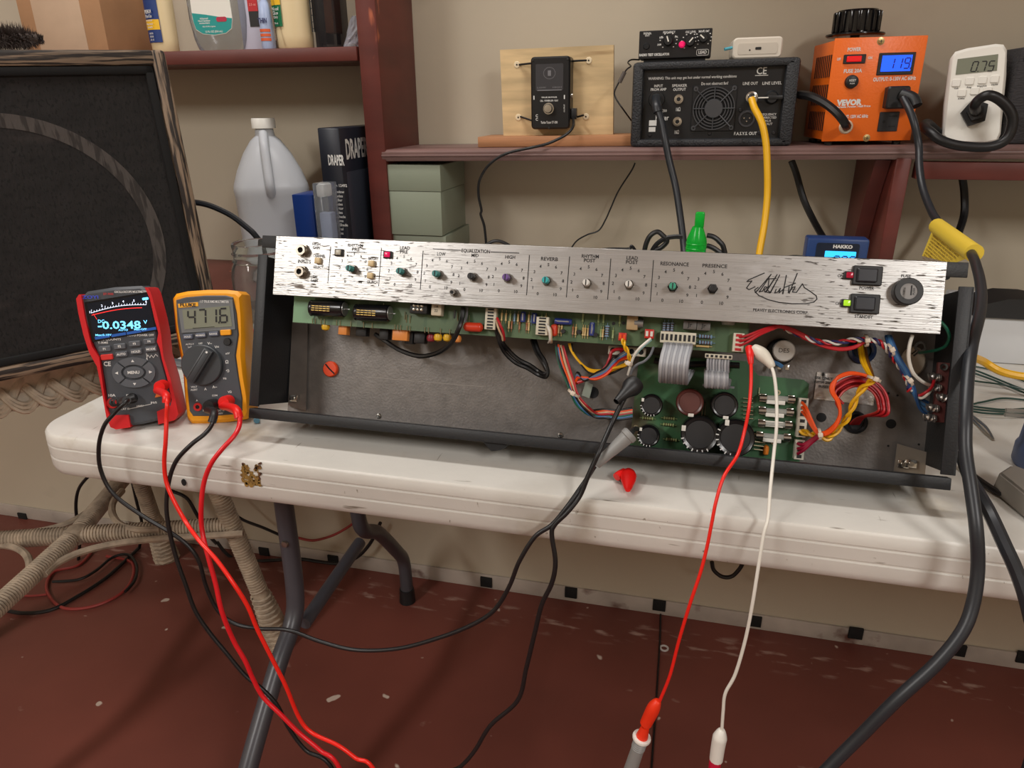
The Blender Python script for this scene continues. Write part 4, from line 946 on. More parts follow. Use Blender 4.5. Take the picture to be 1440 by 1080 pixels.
# ================================================================ yellow multimeter
FM = rotz((-.48976, .61671, .7462), 14.87, -16.48, -2.45)
fl = thing('yellow_multimeter', 'yellow-holstered digital multimeter reading 471.6, standing between red meter and amplifier', 'multimeter', FM)
f = on(FM); YEL = mat('yellow_rubber', (240, 160, 16), .45); GRY = mat('dark_grey_face', (66, 70, 76), .5)
ol = pts_(f, [(241, 420), (246, 413), (262, 409.5), (290, 407.5), (318, 407.5), (332, 409), (338, 414), (341, 440), (343, 470), (343, 500), (345, 530), (349, 560), (350, 583), (346, 590), (320, 594), (285, 596.5), (268, 596), (262, 590), (258, 560), (256, 530), (252, 500), (245, 465)])
def shell(b, ol, y0, y1, bev):
    c = sum(ol, Vector((0, 0)))/len(ol); n = len(ol)
    def ins(p, d): v = (p-c); return p - v.normalized()*d
    vs = [(q.x, y0, q.y) for q in (ins(p, bev) for p in ol)]+[(p.x, y0+bev, p.y) for p in ol]+[(p.x, y1-bev, p.y) for p in ol]+[(q.x, y1, q.y) for q in (ins(p, bev) for p in ol)]
    fs = [tuple(range(n)), tuple(range(3*n, 4*n))[::-1]]
    for k in (0, n, 2*n): fs += [(k+i, k+(i+1) % n, k+n+(i+1) % n, k+n+i) for i in range(n)]
    return b.raw(vs, fs)
shell(B(), ol, 0, .034, .004).build('holster', YEL, fl)
fc = pts_(f, [(248, 422), (262, 418), (290, 415.5), (318, 415.5), (328, 418), (333, 440), (336, 470), (332, 500), (336, 530), (341, 560), (341, 577), (336, 582), (300, 585), (272, 585), (267, 578), (264, 550), (262, 520), (256, 490), (250, 455)])
shell(B(), fc, -.0015, .01, .0012).build('face', GRY, fl)
def quad(f, b, L_, y0, y1): q = pts_(f, L_); b.prism([(v.x, v.y) for v in q], y0, y1, up='y'); return b
quad(f, B(), [(251, 427), (290, 423), (328, 421), (332, 463), (293, 466), (257, 468)], -.0026, -.001).build('display_bezel', mat('bezel', (110, 114, 116), .35), fl)
LCDG = mat('lcd_grey', (128, 132, 116), .25)
quad(f, B(), [(258, 436), (324, 430), (328, 459), (261, 463)], -.0030, -.002).build('display', LCDG, fl)
b = B(); c_ = f(264, 456, -.0032); seg7(b, '471.6', c_.x+.0005, c_.y, .0148, -.0033, .0019)
c1, c2 = f(273, 461.5), f(303, 459.5); b.line([c1, c2], .0006, -.0033)
b.build('digits', INK, fl)
quad(f, B(), [(252, 427.5), (280, 425), (280.5, 430.5), (253, 433)], -.0032, -.002).build('name_plate', mat('yellow_plate', (244, 176, 40), .4), fl)
b = B(); c_ = f(266, 429); b.text('FLUKE', c_.x, c_.y, .0034, -.0034, w=.017, bold=.04, rot=4); b.build('name', INK, fl)
b = B(); c_ = f(303, 424.5); b.text('117 TRUE RMS MULTIMETER', c_.x, c_.y, .0026, -.0034, w=.031, bold=.01, rot=4)
for s, px, py, h in (('AUTO-V', 268, 484, 2), ('LoZ', 268, 488, 2), ('OFF', 283, 483, 2.2), ('V~', 296, 483, 3.4), ('V=', 306, 488, 3.4), ('mV', 321, 497, 2.8), ('Ω', 320, 509, 4), ('•))', 321, 521, 3.2), ('A', 290, 547, 3.4), ('A~', 303, 544, 3.4), ('Hz', 317, 532, 2.6), ('VOLT', 274, 544, 2.2), ('ALERT', 274, 548, 2.2), ('10A', 289, 577, 2.6), ('COM', 303, 556, 2.2), ('VΩ', 324, 551, 2.6), ('CAT III', 311, 577, 2.4), ('600V', 311, 581, 2.2), ('A', 278, 563, 2.6)):
    c_ = f(px, py); b.text(s, c_.x, c_.y, h*.00082, -.0019, bold=.02)
b.build('lettering', WINK, fl)
for px, py, s in ((266, 473.5, 'HOLD'), (284, 471.5, 'MINMAX'), (302, 469.5, 'RANGE')):
    c_ = f(px, py); o = B().rrect(c_.x, c_.y, .0105, .0052, .0012, -.0040, -.001, bev=.0006).build('button', mat('slate_button', (86, 92, 108), .4), fl)
    B().text(s, c_.x, c_.y, .0018, -.0042, bold=.02).build('lettering', WINK, o)
c_ = f(319, 467.5); B().rrect(c_.x, c_.y, .0115, .0060, .0012, -.0042, -.001, bev=.0006).build('button', YEL, fl, label='yellow button')
c_ = f(321, 480.5); B().lathe([(0, .003), (.0036, .003), (.0042, .002), (.0042, 0)], frame((1, 0, 0), (0, 0, 1), (0, -1, 0), (c_.x, -.001, c_.y)), 18).build('button', BLK, fl, label='round black backlight button')
c_ = f(286, 513); DIA = mat('dial_grey', (56, 60, 64), .45)
dl = B().lathe([(0, .005), (.0212, .005), (.0222, .004), (.0226, 0), (0, 0)], frame((1, 0, 0), (0, 0, 1), (0, -1, 0), (c_.x, -.001, c_.y)), 36).build('dial', DIA, fl)
F_ = Matrix.Translation((c_.x, -.006, c_.y)) @ Matrix.Rotation(rad(36), 4, 'Y')
B().box((0, -.003, 0), (.0105, .007, .041), bev=.0018, M=F_).build('dial_grip', DIA, dl)
B().line([Vector((-.003, -.018)), Vector((-.003, .018))], .0006, -.0067, M=F_).line([Vector((.003, -.018)), Vector((.003, .018))], .0006, -.0067, M=F_).build('ridge', INK, dl, kind='stuff')
B().lathe([(0, .0003), (.0012, .0003), (.0012, 0)], F_ @ frame((1, 0, 0), (0, 0, 1), (0, -1, 0), (0, -.0065, .017)), 10).build('pointer_dot', WINK, dl)
def jack(f, par, px, py, m, r=.0045, y=-.0015):
    c_ = f(px, py); o = B().lathe([(r*.5, 0), (r*.5, .0012), (r, .0012), (r*1.05, 0), (r*.5, 0)], frame((1, 0, 0), (0, 0, 1), (0, -1, 0), (c_.x, y, c_.y)), 20).build('jack', m, par)
    B().lathe([(0, .0003), (r*.55, .0003), (r*.55, 0)], frame((1, 0, 0), (0, 0, 1), (0, -1, 0), (c_.x, y, c_.y)), 14).build('opening', BLKM, o); return c_
JR = mat('jack_red', (190, 30, 30), .4)
jack(f, fl, 279, 572, JR); J1 = jack(f, fl, 303, 568, BLK); J2 = jack(f, fl, 324, 563, JR)
B().box((.0, .040, .075), (.05, .012, .11), bev=.003).build('battery_cover', GRY, fl)
B().box((.0, .062, .055), (.038, .003, .085), bev=.001, M=Matrix.Rotation(rad(10), 4, 'X')).build('stand', YEL, fl)

# ================================================================ red oscilloscope multimeter
ZM = rotz((-.55807, .58688, .7502), 24.53, -13.46, -5.82)
zt = thing('red_multimeter', 'red and grey oscilloscope multimeter with glowing dark screen, leftmost meter on the table', 'multimeter', ZM)
f = on(ZM); RBR = mat('red_rubber', (206, 26, 34), .42)
core = pts_(f, [(114, 418), (122, 410), (160, 404), (198, 402), (207, 408), (214, 440), (221, 465), (225, 490), (233, 520), (240, 550), (245, 576), (238, 588), (200, 597), (170, 601), (158, 597), (152, 580), (147, 545), (140, 510), (128, 480), (119, 450)])
shell(B(), core, 0, .030, .003).build('body', GRY, zt)
def bump(L_): return B().prism([(v.x, v.y) for v in pts_(f, L_)], -.0035, .031, up='y')
bump([(109, 420), (113, 414), (116, 415), (121, 445), (127, 472), (131, 487), (141, 502), (143, 515), (147, 545), (151, 572), (156, 584), (182, 583), (185, 600), (165, 603), (157, 600), (151, 585), (144, 545), (138, 515), (127, 495), (119, 470), (112, 440)]).build('bumper', RBR, zt)
bump([(205, 404), (210, 405), (214, 412), (224, 450), (228, 470), (231, 500), (241, 532), (248, 562), (252, 582), (247, 590), (224, 596), (222, 578), (241, 570), (243, 562), (236, 530), (229, 505), (226, 490), (222, 480), (224, 468), (219, 450), (212, 420)]).build('bumper', RBR, zt)
quad(f, B(), [(119, 425), (211, 410), (221, 465), (130, 481)], -.0008, .001).build('screen_glass', mat('black_glass', (14, 15, 20), .12), zt)
SCR = mat('screen_dark', (10, 18, 30), .2, emit=.25)
sc_ = quad(f, B(), [(123, 427), (209, 413), (218, 461), (133, 477)], -.0012, -.0006).build('screen', SCR, zt)
LB = mat('screen_cyan', (110, 205, 255), .5, emit=1.1); LW = mat('screen_white', (225, 235, 255), .5, emit=.9); LR = mat('screen_red', (230, 40, 40), .5, emit=.8); LD = mat('screen_blue_fill', (20, 66, 130), .5, emit=.6)
def tx(b, s, px, py, h, w=None, y=-.0015, rot=8.5): c_ = f(px, py); b.text(s, c_.x, c_.y, h*.00075, y, w=w*.00078 if w else None, bold=.02, rot=rot)
b = B(); tx(b, '-0.0348', 168.5, 457.5, 10.5, 54); tx(b, 'V', 205, 453, 5, 5); tx(b, 'DC', 143, 452, 4.4, 8); tx(b, 'Max:0.10V', 146, 471, 2.6, 20); tx(b, 'AUTO', 174, 464, 2.6, 12); tx(b, 'Max-OFF', 198, 463, 2.6, 16); b.build('reading', LB, sc_)
b = B(); arc = []
for k in range(21):
    t = k/20; px = 129+t*77; py = 440-t*11.5-3.8*math.sin(math.pi*t); arc.append(f(px, py)); q1 = f(px, py); q2 = f(px+.4, py-(4.5 if k % 5 == 0 else 2.2)); b.line([q1, q2], .0004, -.0015)
b.line(arc, .0005, -.0015)
for s, px, py in (('1', 127, 441), ('2', 144, 432), ('3', 159, 428.5), ('4', 174, 426), ('5', 189, 425), ('6', 206, 426)): tx(b, s, px, py-2, 3)
b.build('scale', LW, sc_)
b = B(); b.line([f(132, 441), f(137, 449)], .0005, -.0015); b.line([f(x, 443-(x-130)*.14-2.6*math.sin(math.pi*(x-130)/75)) for x in range(130, 207, 7)], .0008, -.0014); b.build('needle', LR, sc_)
b = B()
for i, (x, y) in enumerate(((144.5, 474), (167.5, 470.5), (189, 467), (210, 463))):
    q1 = f(x-9, y+1.5); q2 = f(x+9, y-1.5); b.line([q1, q2], .0028, -.0014)
b.build('menu_strip', LD, sc_); b = B(); c_ = f(205, 420); b.rrect(c_.x, c_.y, .0062, .0026, .001, -.0016, -.0012).build('battery_icon', LB, sc_)
b = B(); tx(b, 'ZOYI', 128, 418, 4.2, 20); b.build('name', mat('blue_print', (60, 80, 220), .5), zt)
b = B(); tx(b, 'ZT-703S', 153, 413.5, 2.8, 13); b.build('model', mat('red_print', (200, 50, 50), .5), zt)
b = B(); tx(b, 'OSCILLOSCOPE MULTIMETER', 184, 410.5, 3, 41, y=-.0005); tx(b, '50000 COUNTS', 152, 477.5, 2.8, 33, y=-.0005); tx(b, 'T-RMS', 145, 482, 2.8, 13, y=-.0005); tx(b, 'AUTO POWER OFF', 198, 471.5, 2.8, 34, y=-.0005)
tx(b, 'CE', 151, 512, 6, 9, y=-.0005); tx(b, '10A', 157, 556, 3.6, 9, y=-.0005); tx(b, 'mA', 182, 555, 3.2, 8, y=-.0005); tx(b, 'V', 222.5, 544, 3.6, y=-.0005); tx(b, 'CAT III', 176, 575, 2.6, y=-.0005); tx(b, 'Hz%', 217, 566, 2.8, y=-.0005); tx(b, '1000V', 197, 571, 2.6, y=-.0005)
b.line([f(182, 575), f(213, 568), f(212.5, 565)], .0005, -.0005)
b.line([f(206, 505), f(208, 499), f(211, 503), (f(213, 499)), f(216, 503), f(219, 498), f(222, 501)], .0005, -.0005); b.line([f(206, 497), f(207.5, 506)], .0005, -.0005)
b.build('lettering', WINK, zt)
KEY = mat('grey_key', (88, 92, 98), .45)
for px, py, s in ((148, 490.5, 'F1'), (169, 487, 'F2'), (190, 483.3, 'F3'), (210.5, 480, 'F4'), (171.5, 498, 'AUTO'), (192, 494.3, 'HOLD'), (213, 490.8, 'MODE')):
    c_ = f(px, py); F_ = Matrix.Translation((c_.x, 0, c_.y)) @ Matrix.Rotation(rad(4), 4, 'Y')
    o = B().rrect(0, 0, .0118, .0058, .0012, -.0022, 0, bev=.0006, M=F_).build('key', KEY, zt); B().text(s, 0, 0, .0022, -.0024, bold=.03, M=F_).build('lettering', WINK, o)
c_ = f(151, 502); F_ = Matrix.Translation((c_.x, 0, c_.y)) @ Matrix.Rotation(rad(4), 4, 'Y'); B().rrect(0, 0, .0120, .0060, .0012, -.0022, 0, bev=.0006, M=F_).build('key', mat('red_key', (210, 50, 46), .4), zt, label='red power key')
c_ = f(189, 523.5); F_ = Matrix.Translation((c_.x, 0, c_.y)) @ Matrix.Rotation(rad(8), 4, 'Y')
for a0, dx, dz, rt_ in ((48, 0, 1, 0), (-42, 1, 0, 90), (138, -1, 0, -90), (228, 0, -1, 180)):
    po, pi_ = [], []
    for k in range(7):
        a_ = rad(a0+k*14); po.append((.0215*math.cos(a_), .0165*math.sin(a_))); pi_.append((.0125*math.cos(a_), .0085*math.sin(a_)))
    o = B().prism(po+pi_[::-1], -.0024, 0, up='y', M=F_).build('arrow_key', KEY, zt)
    B().text('▲' if 0 else 'A', dx*.017, dz*.0125, .0028, -.0026, M=F_, rot=rt_, bold=.05).build('arrow', WINK, o) if 0 else B().prism([(dx*.0170+(-.0016 if not dx else -.0016*dx), dz*.0125-(.0012*dz if dz else .0016)), (dx*.0170+(.0016 if not dx else -.0016*dx), dz*.0125-(.0012*dz if dz else -.0016)), (dx*.0170+.0016*dx, dz*.0125+.0014*dz)], -.0027, -.0023, up='y', M=F_).build('arrow', WINK, o)
ok_ = B().lathe([(0, .0026), (.0100, .0024), (.0108, .001), (.0108, 0)], F_ @ frame((1, 0, 0), (0, 0, 1), (0, -1, 0), (0, 0, 0)) @ Matrix.Diagonal((1, .62, 1, 1)), 30).build('menu_key', KEY, zt)
B().text('MENU', 0, 0, .0030, -.0029, M=F_, bold=.03).build('lettering', WINK, ok_)
jack(f, zt, 158, 567, JR, .0055, 0); K1 = jack(f, zt, 186, 560, BLK, .0055, 0); K2 = jack(f, zt, 231, 541, JR, .005, 0)
WRN = mat('warning_orange', (230, 120, 50), .5); b = B()
for px, py in ((171, 564), (222, 555)): c_ = f(px, py); b = B(); b.prism([(c_.x-.0035, c_.y-.0025), (c_.x+.0035, c_.y-.0025), (c_.x, c_.y+.0035)], -.0006, 0, up='y').build('warning_mark', WRN, zt)
B().box((.0, .046, .06), (.045, .003, .085), bev=.001, M=Matrix.Rotation(rad(9), 4, 'X')).build('stand', GRY, zt)
# ================================================================ things on the long shelf
def shx(px, py, y): return P(px, py, y=y).x
# plywood board with tuner pedal
PLY = mat('pale_plywood', (214, 186, 140), .55, var=(7, .14, (1, 1, 7))); overlay(PLY, (150, 118, 76), 14, .62, .8, (.4, 1, 5), 5)
PIN = mat('pine_plank', (176, 124, 84), .55, var=(9, .2, (.4, 1, 8)))
yp = 1.215
x0, x1 = shx(672, 205, yp), shx(889, 205, yp); PM = SH((x0+x1)/2, yp)
f = on(PM); w_ = x1-x0; hp = .0165
o = thing('pine_plank', 'short raw pine plank lying on the long shelf under the plywood board', 'plank', PM)
B().box((0, .045, hp/2), (w_, .09, hp), bev=.0012).build('board', PIN, o)
yb = 1.258; x0, x1 = shx(706, 130, yb), shx(862, 130, yb)
BM = SH((x0+x1)/2, yb) @ Matrix.Translation((0, 0, hp)) ; f = on(BM); w_ = x1-x0
zt_ = f(780, 66.5).y
o = thing('plywood_board', 'square pale plywood board standing upright on the pine plank against the wall', 'board', BM)
b = B().raw([], []); q = pts_(f, [(708, 194), (862, 194), (863, 63), (703, 70)]); q[0].y = q[1].y = 0
b.prism([(v.x, v.y) for v in q], 0, .011, up='y').build('panel', PLY, o)
CH = mat('chipped_wood', (232, 214, 180), .8); b = B()
for px, py, a_ in ((727, 91, 0), (828, 85, 0), (729, 165, 0), (824, 164, 0)):
    c_ = f(px, py); hl = B().lathe([(0, .0012), (.0048, .0010), (.0055, 0)], frame((1, 0, 0), (0, 0, 1), (0, -1, 0), (c_.x, 0, c_.y)), 9).build('chipped_hole', CH, o)
    B().lathe([(0, .0015), (.0014, .0015), (.0014, 0)], frame((1, 0, 0), (0, 0, 1), (0, -1, 0), (c_.x, 0, c_.y)), 8).build('hole', BLKM, hl)
B().box((0, .02, .01), (w_*.6, .018, .02)).build('cleat', PIN, o)
tp = thing('tuner_pedal', 'small black guitar tuner pedal tied to the plywood board', 'pedal', BM)
fp_ = lambda px, py, c=-.031: f(px, py, c)
c0, c1 = fp_(747, 182), fp_(802, 78); cw, chh = c1.x-c0.x, c1.y-c0.y; ccx, ccz = (c0.x+c1.x)/2, (c0.y+c1.y)/2
B().rrect(ccx, ccz, cw, chh, .006, -.031, -.001, bev=.0025).build('body', mat('black_enamel', (20, 21, 24), .35), tp)
def pq(x, y): return ccx+(x-.5)*cw, ccz+(.5-y)*chh
x, z = pq(.48, .28); DSP = mat('dark_display', (58, 58, 62), .3); dsp = B().rrect(x, z, cw*.70, chh*.36, .002, -.0316, -.0305).build('display', DSP, tp)
b = B()
for k in range(24):
    a_ = 2*math.pi*k/24; b.box((x+.0095*math.cos(a_), -.0318, z+.006+.0085*math.sin(a_)), (.0012, .0003, .0012))
b.box((x, -.0318, z+.006), (.005, .0003, .008)); b.build('display_dots', mat('grey_print', (120, 120, 124), .5), dsp, kind='stuff')
b = B(); x, z = pq(.48, .42); b.text('LOW      HIGH', x, z, .0022, -.0318, w=cw*.62); b.box((x, -.0318, z-.004), (cw*.62, .0003, .0015)); b.build('display_print', MATS['grey_print'], dsp)
b = B()
for s, u, v, h, w in (('TRUE BYPASS', .47, .555, .0020, .026), ('CAL - POWER ON - PLAY', .47, .602, .0026, .030), ('Turbo Tuner ST-300', .47, .905, .0036, .028), ('C', .15, .81, .004, None), ('C', .15, .86, .004, None)):
    x, z = pq(u, v); b.text(s, x, z, h, -.0313, w=w, bold=.02)
for u, v in ((.08, .555), (.86, .555)): x, z = pq(u, v); b.box((x, -.0312, z), (.0018, .0003, .006))
x, z = pq(.86, .71); b.text('OUTPUT', x, z, .0018, -.0313, rot=-90, w=.012); b.build('lettering', WINK, tp)
x, z = pq(.47, .71); sw = B().lathe([(0, .013), (.0062, .0125), (.0072, .010), (.0072, .006), (.0088, .006), (.0088, 0)], frame((1, 0, 0), (0, 0, 1), (0, -1, 0), (x, -.031, z)), 24).build('foot_switch', CHR, tp)
for u, v in ((.04, .56), (.97, .54)): x, z = pq(u, v); B().lathe([(0, .0045), (.0042, .004), (.0046, 0)], frame((0, 1, 0), (0, 0, 1), (1 if u > .5 else -1, 0, 0), (x, -.014, z)), 14).build('side_jack', CHR, tp)
for u, v in ((.06, .05), (.94, .05), (.47, .985)): x, z = pq(u, v); B().lathe([(0, .0012), (.0016, .0008), (.002, 0)], frame((1, 0, 0), (0, 0, 1), (0, -1, 0), (x, -.031, z)), 10).build('screw', BLK, tp)
for (a, c) in (((730, 91), (749, 89)), ((801, 86), (825, 85)), ((732, 164), (750, 170)), ((802, 167), (821, 162))):
    q1, q2 = f(*a, -.001), f(*c, -.012); B().tube([(q1.x, -.001, q1.y), ((q1.x+q2.x)/2, -.008, (q1.y+q2.y)/2), (q2.x, -.014, q2.y)], .0016, 6, 4).build('tie', BLK, tp)
x, z = pq(1.08, .79); B().box((x, -.02, z), (.009, .010, .017), bev=.001).build('power_plug', BLK, tp)
cable('tuner_power_cable', 'thin black cable from the tuner pedal drooping over the shelf edge behind the panel',
      [BM @ Vector((x, -.026, z-.006)), P(806, 178, y=1.20), P(795, 190, y=1.185), P(770, 202, y=1.172), P(745, 208, y=1.158), P(718, 214, y=1.155), P(700, 222, y=1.155), P(684, 236, y=1.155), P(674, 255, y=1.16), P(673, 275, y=1.16), P(677, 295, y=1.16), P(676, 302, y=1.16), P(681, 318, y=1.16), P(684, 345, y=1.16), P(690, 400, y=1.16)], .0022, RUB)

# black power box
YA_ = 1.19; x0, x1 = shx(889, 145, YA_), shx(1121, 145, YA_); AM = SH((x0+x1)/2, YA_); f = on(AM)
aw = x1-x0; ah = f(1000, 84).y; dA = .138
TOLB = mat('black_tolex', (40, 42, 46), .5, bump=(420, .9))
at = thing('power_attenuator', 'black tolex power attenuator box with round fan grille on the long shelf', 'audio device', AM)
ft = .0165
B().box((-aw/2+ft/2, dA/2, ah/2), (ft, dA, ah), bev=.0055).build('side_panel', TOLB, at); B().box((aw/2-ft*.6, dA/2, ah/2), (ft*1.2, dA, ah), bev=.0055).build('side_panel', TOLB, at)
B().box((0, dA/2, ah-.0055), (aw-.012, dA, .011), bev=.004).build('top_panel', TOLB, at); B().box((0, dA/2, .0055), (aw-.012, dA, .011), bev=.004).build('bottom_panel', TOLB, at)
PBK = mat('black_panel_paint', (24, 25, 28), .4)
yR = .012
B().box((0, yR+.001, ah/2), (aw-2*ft+.004, .002, ah-.018)).build('rear_plate', PBK, at)
ff = lambda px, py: f(px, py, yR)
b = B()
for s, px, py, h, w in (('WARNING: This unit may get hot under normal working conditions', 973, 109, 3.2, 110), ('Do not obstruct fan!', 1005, 117.5, 3.4, 33), ('INPUT', 926, 121, 3.2, 11), ('FROM AMP', 926, 126, 3.2, 20), ('SPEAKER', 955.5, 120.5, 3.2, 19), ('OUTPUT', 955.5, 126, 3.2, 16), ('LINE OUT', 1055, 117.5, 3.4, 18), ('LINE LEVEL', 1085.5, 117, 3.4, 23), ('F.A.S.Y.S. OUT', 1048, 188, 3.8, 28), ('CE', 1071, 100, 8, 12),
    ('16Ω', 953.5, 154, 4.5, 5.5), ('16Ω', 951.5, 186, 4.5, 5.5), ('Power', 931, 166, 6.5, 17), ('FREQUENCY', 1080, 161, 2.6, 20), ('CORRECTED', 1080, 165.5, 2.6, 20), ('XLR', 1080, 170, 2.6, 8), ('DI OUT', 1078, 174.5, 2.6, 14), ('SMX50', 930, 156, 3, 14)):
    c_ = ff(px, py); b.text(s, c_.x, c_.y, h*.00115, yR-.0004, w=w*.00118, bold=.015)
for px, py, w, h in ((1071, 106, 16, .8), (953.5, 154, 0, 0)):
    if w: c_ = ff(px, py); b.box((c_.x, yR-.0003, c_.y), (w*.00115, .0004, h*.00115))
b.build('lettering', WINK, at)
b = B()
for px, py, w, h in ((918, 173, 10, 7), (917, 182, 9, 6)): c_ = ff(px, py); b = B(); b.box((c_.x, yR-.0003, c_.y), (w*.00115, .0005, h*.00115)); b.build('printed_label', WINK, at)
c_ = ff(1003.5, 152.5); S_ = .0325
fb = B(); fb.rrect(c_.x, c_.y, S_*2, S_*2, .003, yR-.002, yR-.0001, bev=.0006); FP = mat('fan_plastic', (66, 67, 70), .45)
fn = fb.build('fan_guard', PBK, at)
b = B().lathe([(0, -.001), (S_*.93, -.001), (S_*.93, -.0012), (0, -.0012)], frame((1, 0, 0), (0, 0, 1), (0, 1, 0), (c_.x, yR-.0009, c_.y)), 40); b.build('opening', BLKM, fn)
for r_ in (.93, .80, .67, .54): B().lathe([(S_*r_-.0008, .0016), (S_*r_+.0008, .0016), (S_*r_+.0008, .003), (S_*r_-.0008, .003), (S_*r_-.0008, .0016)], frame((1, 0, 0), (0, 0, 1), (0, -1, 0), (c_.x, yR-.0015, c_.y)), 40).build('ring', FP, fn)
B().lathe([(0, .0045), (S_*.40, .0045), (S_*.42, .0035), (S_*.42, .001), (0, .001)], frame((1, 0, 0), (0, 0, 1), (0, -1, 0), (c_.x, yR-.0015, c_.y)), 32).build('hub', FP, fn)
for a_ in (0, 45, 90, 135, 180, 225, 270, 315):
    d_ = Vector((math.cos(rad(a_)), 0, math.sin(rad(a_)))); o3 = Vector((c_.x, yR-.005, c_.y)); B().cyl(o3+d_*S_*.40, o3+d_*S_*(.94 if a_ % 90 == 0 else 1.15), .0009, seg=5).build('spoke', FP, fn)
for sx, sz in ((-1, -1), (1, -1), (-1, 1), (1, 1)): B().lathe([(.0014, .001), (.0034, .001), (.0038, 0), (.0014, 0)], frame((1, 0, 0), (0, 0, 1), (0, -1, 0), (c_.x+sx*S_*.86, yR-.002, c_.y+sz*S_*.86)), 12).build('screw_eye', FP, fn)
for px, py in ((954.5, 139.5), (952.5, 171)):
    c_ = ff(px, py); j = B().lathe([(0, .0045), (.0030, .0045), (.0030, .0052), (.0045, .0052), (.0047, .004), (.0068, .0038), (.0068, 0)], frame((1, 0, 0), (0, 0, 1), (0, -1, 0), (c_.x, yR, c_.y)), 18).build('jack', CHR, at)
    B().lathe([(0, .0048), (.0031, .0048), (.0031, .0046)], frame((1, 0, 0), (0, 0, 1), (0, -1, 0), (c_.x, yR, c_.y)), 14).build('opening', BLKM, j)
c_ = ff(923.5, 140); ji = B().lathe([(0, .003), (.0115, .003), (.0125, .0015), (.0125, 0)], frame((1, 0, 0), (0, 0, 1), (0, -1, 0), (c_.x, yR, c_.y)), 24).build('input_socket', BLK, at); IN_ = AM @ Vector((c_.x, yR-.012, c_.y))
c_ = ff(1057, 137); jo = B().lathe([(0, .010), (.0050, .010), (.0056, .009), (.0062, .004), (.0085, .0035), (.0085, 0)], frame((1, 0, 0), (0, 0, 1), (0, -1, 0), (c_.x, yR, c_.y)), 18).build('line_out_jack', CHR, at); OUT_ = AM @ Vector((c_.x, yR-.012, c_.y))
c_ = ff(1085, 137); kb = B().lathe([(0, .012), (.0072, .012), (.0080, .011), (.0086, .002), (.010, 0)], frame((1, 0, 0), (0, 0, 1), (0, -1, 0), (c_.x, yR, c_.y)), 20).build('level_knob', BLK, at)
B().box((c_.x+.004, yR-.0065, c_.y), (.022, .013, .006), bev=.0015).build('pointer', BLK, kb); B().box((c_.x-.0125, yR-.0125, c_.y), (.015, .001, .0016)).build('marker', WHT, kb)
c_ = ff(1050, 167); xl_ = B().lathe([(.0092, .0005), (.0092, .002), (.0118, .002), (.0122, 0)], frame((1, 0, 0), (0, 0, 1), (0, -1, 0), (c_.x, yR, c_.y)), 26).build('xlr_socket', mat('dark_ring', (60, 60, 64), .35), at)
for dx, dz in ((-.004, .001), (.004, .001), (0, -.0035)): B().cyl((c_.x+dx, yR, c_.y+dz), (c_.x+dx, yR-.003, c_.y+dz), .0010, seg=8).build('pin', CHR, xl_)
for px, py in ((914, 190), (998, 188), (1068, 187), (1088, 187), (1041, 155)):
    c_ = ff(px, py); B().lathe([(0, .0012), (.0022, .001), (.003, 0)], frame((1, 0, 0), (0, 0, 1), (0, -1, 0), (c_.x, yR, c_.y)), 12).build('screw', mat('dark_screw', (70, 70, 74), .3, .8), at)
# its leads
lead1 = thing('speaker_lead', 'thick dark grey lead from the black box input hanging down behind the panel', 'cable', IN_)
I_ = lambda L_: [p-IN_ for p in L_]
B().tube(I_([IN_+Vector((0, .010, 0)), IN_+Vector((0, -.004, .001)), P(923, 148, y=1.165), P(925, 158, y=1.16)]), .0072, 14, 6).build('plug', RUBG, lead1)
B().tube(I_([P(924, 152, y=1.162), P(930, 170, y=1.155), P(935, 195, y=1.145), P(941, 225, y=1.14), P(950, 262, y=1.13), P(956, 300, y=1.11), P(961, 340, y=1.09), P(964, 380, y=1.06), P(966, 430, y=1.02)]), .0052, 12, 6).build('cord', RUBG, lead1)
YC = mat('yellow_cable', (236, 180, 28), .4)
lead2 = thing('yellow_lead', 'yellow lead from the black box line out hanging down behind the panel', 'cable', OUT_)
I_ = lambda L_: [p-OUT_ for p in L_]
B().tube(I_([OUT_+Vector((0, .004, 0)), OUT_+Vector((.001, -.006, -.003)), P(1059, 141, y=1.168)]), .0055, 12, 5).build('plug', CHR, lead2)
B().tube(I_([P(1057, 139, y=1.17), P(1061, 152, y=1.16), P(1071, 172, y=1.15), P(1077, 200, y=1.145), P(1079, 235, y=1.14), P(1079, 275, y=1.135), P(1075, 315, y=1.125), P(1068, 355, y=1.11), P(1062, 400, y=1.09)]), .0050, 12, 6).build('cord', YC, lead2)
cable('adapter_cable', 'thin black cable with an inline sleeve hanging left of the black box',
      [P(899, 84, y=1.25), P(888, 84, y=1.23), P(883, 88, y=1.22), P(887, 93, y=1.20), P(882, 97, y=1.19), P(876, 105, y=1.18), P(870, 116, y=1.18), P(864, 130, y=1.18), P(867, 140, y=1.18), P(875, 152, y=1.18), P(883, 163, y=1.20), P(888, 170, y=1.22)], .0012, RUB)
cable('inline_sleeve', 'short grey sleeve on the thin adapter cable beside the black box', [P(878.5, 101, y=1.178), P(871, 116, y=1.178)], .0032, mat('grey_sleeve', (86, 78, 74), .5), 'sleeve')
cable('hanging_wire', 'thin black wire hanging from under the long shelf along the wall',
      [P(893, 229, y=1.29), P(888, 240, y=1.29), P(870, 268, y=1.29), P(860, 290, y=1.29), P(852, 308, y=1.29), P(842, 324, y=1.29), P(826, 330, y=1.29), P(812, 338, y=1.28), P(804, 348, y=1.27), P(798, 360, y=1.26)], .0014, RUB)
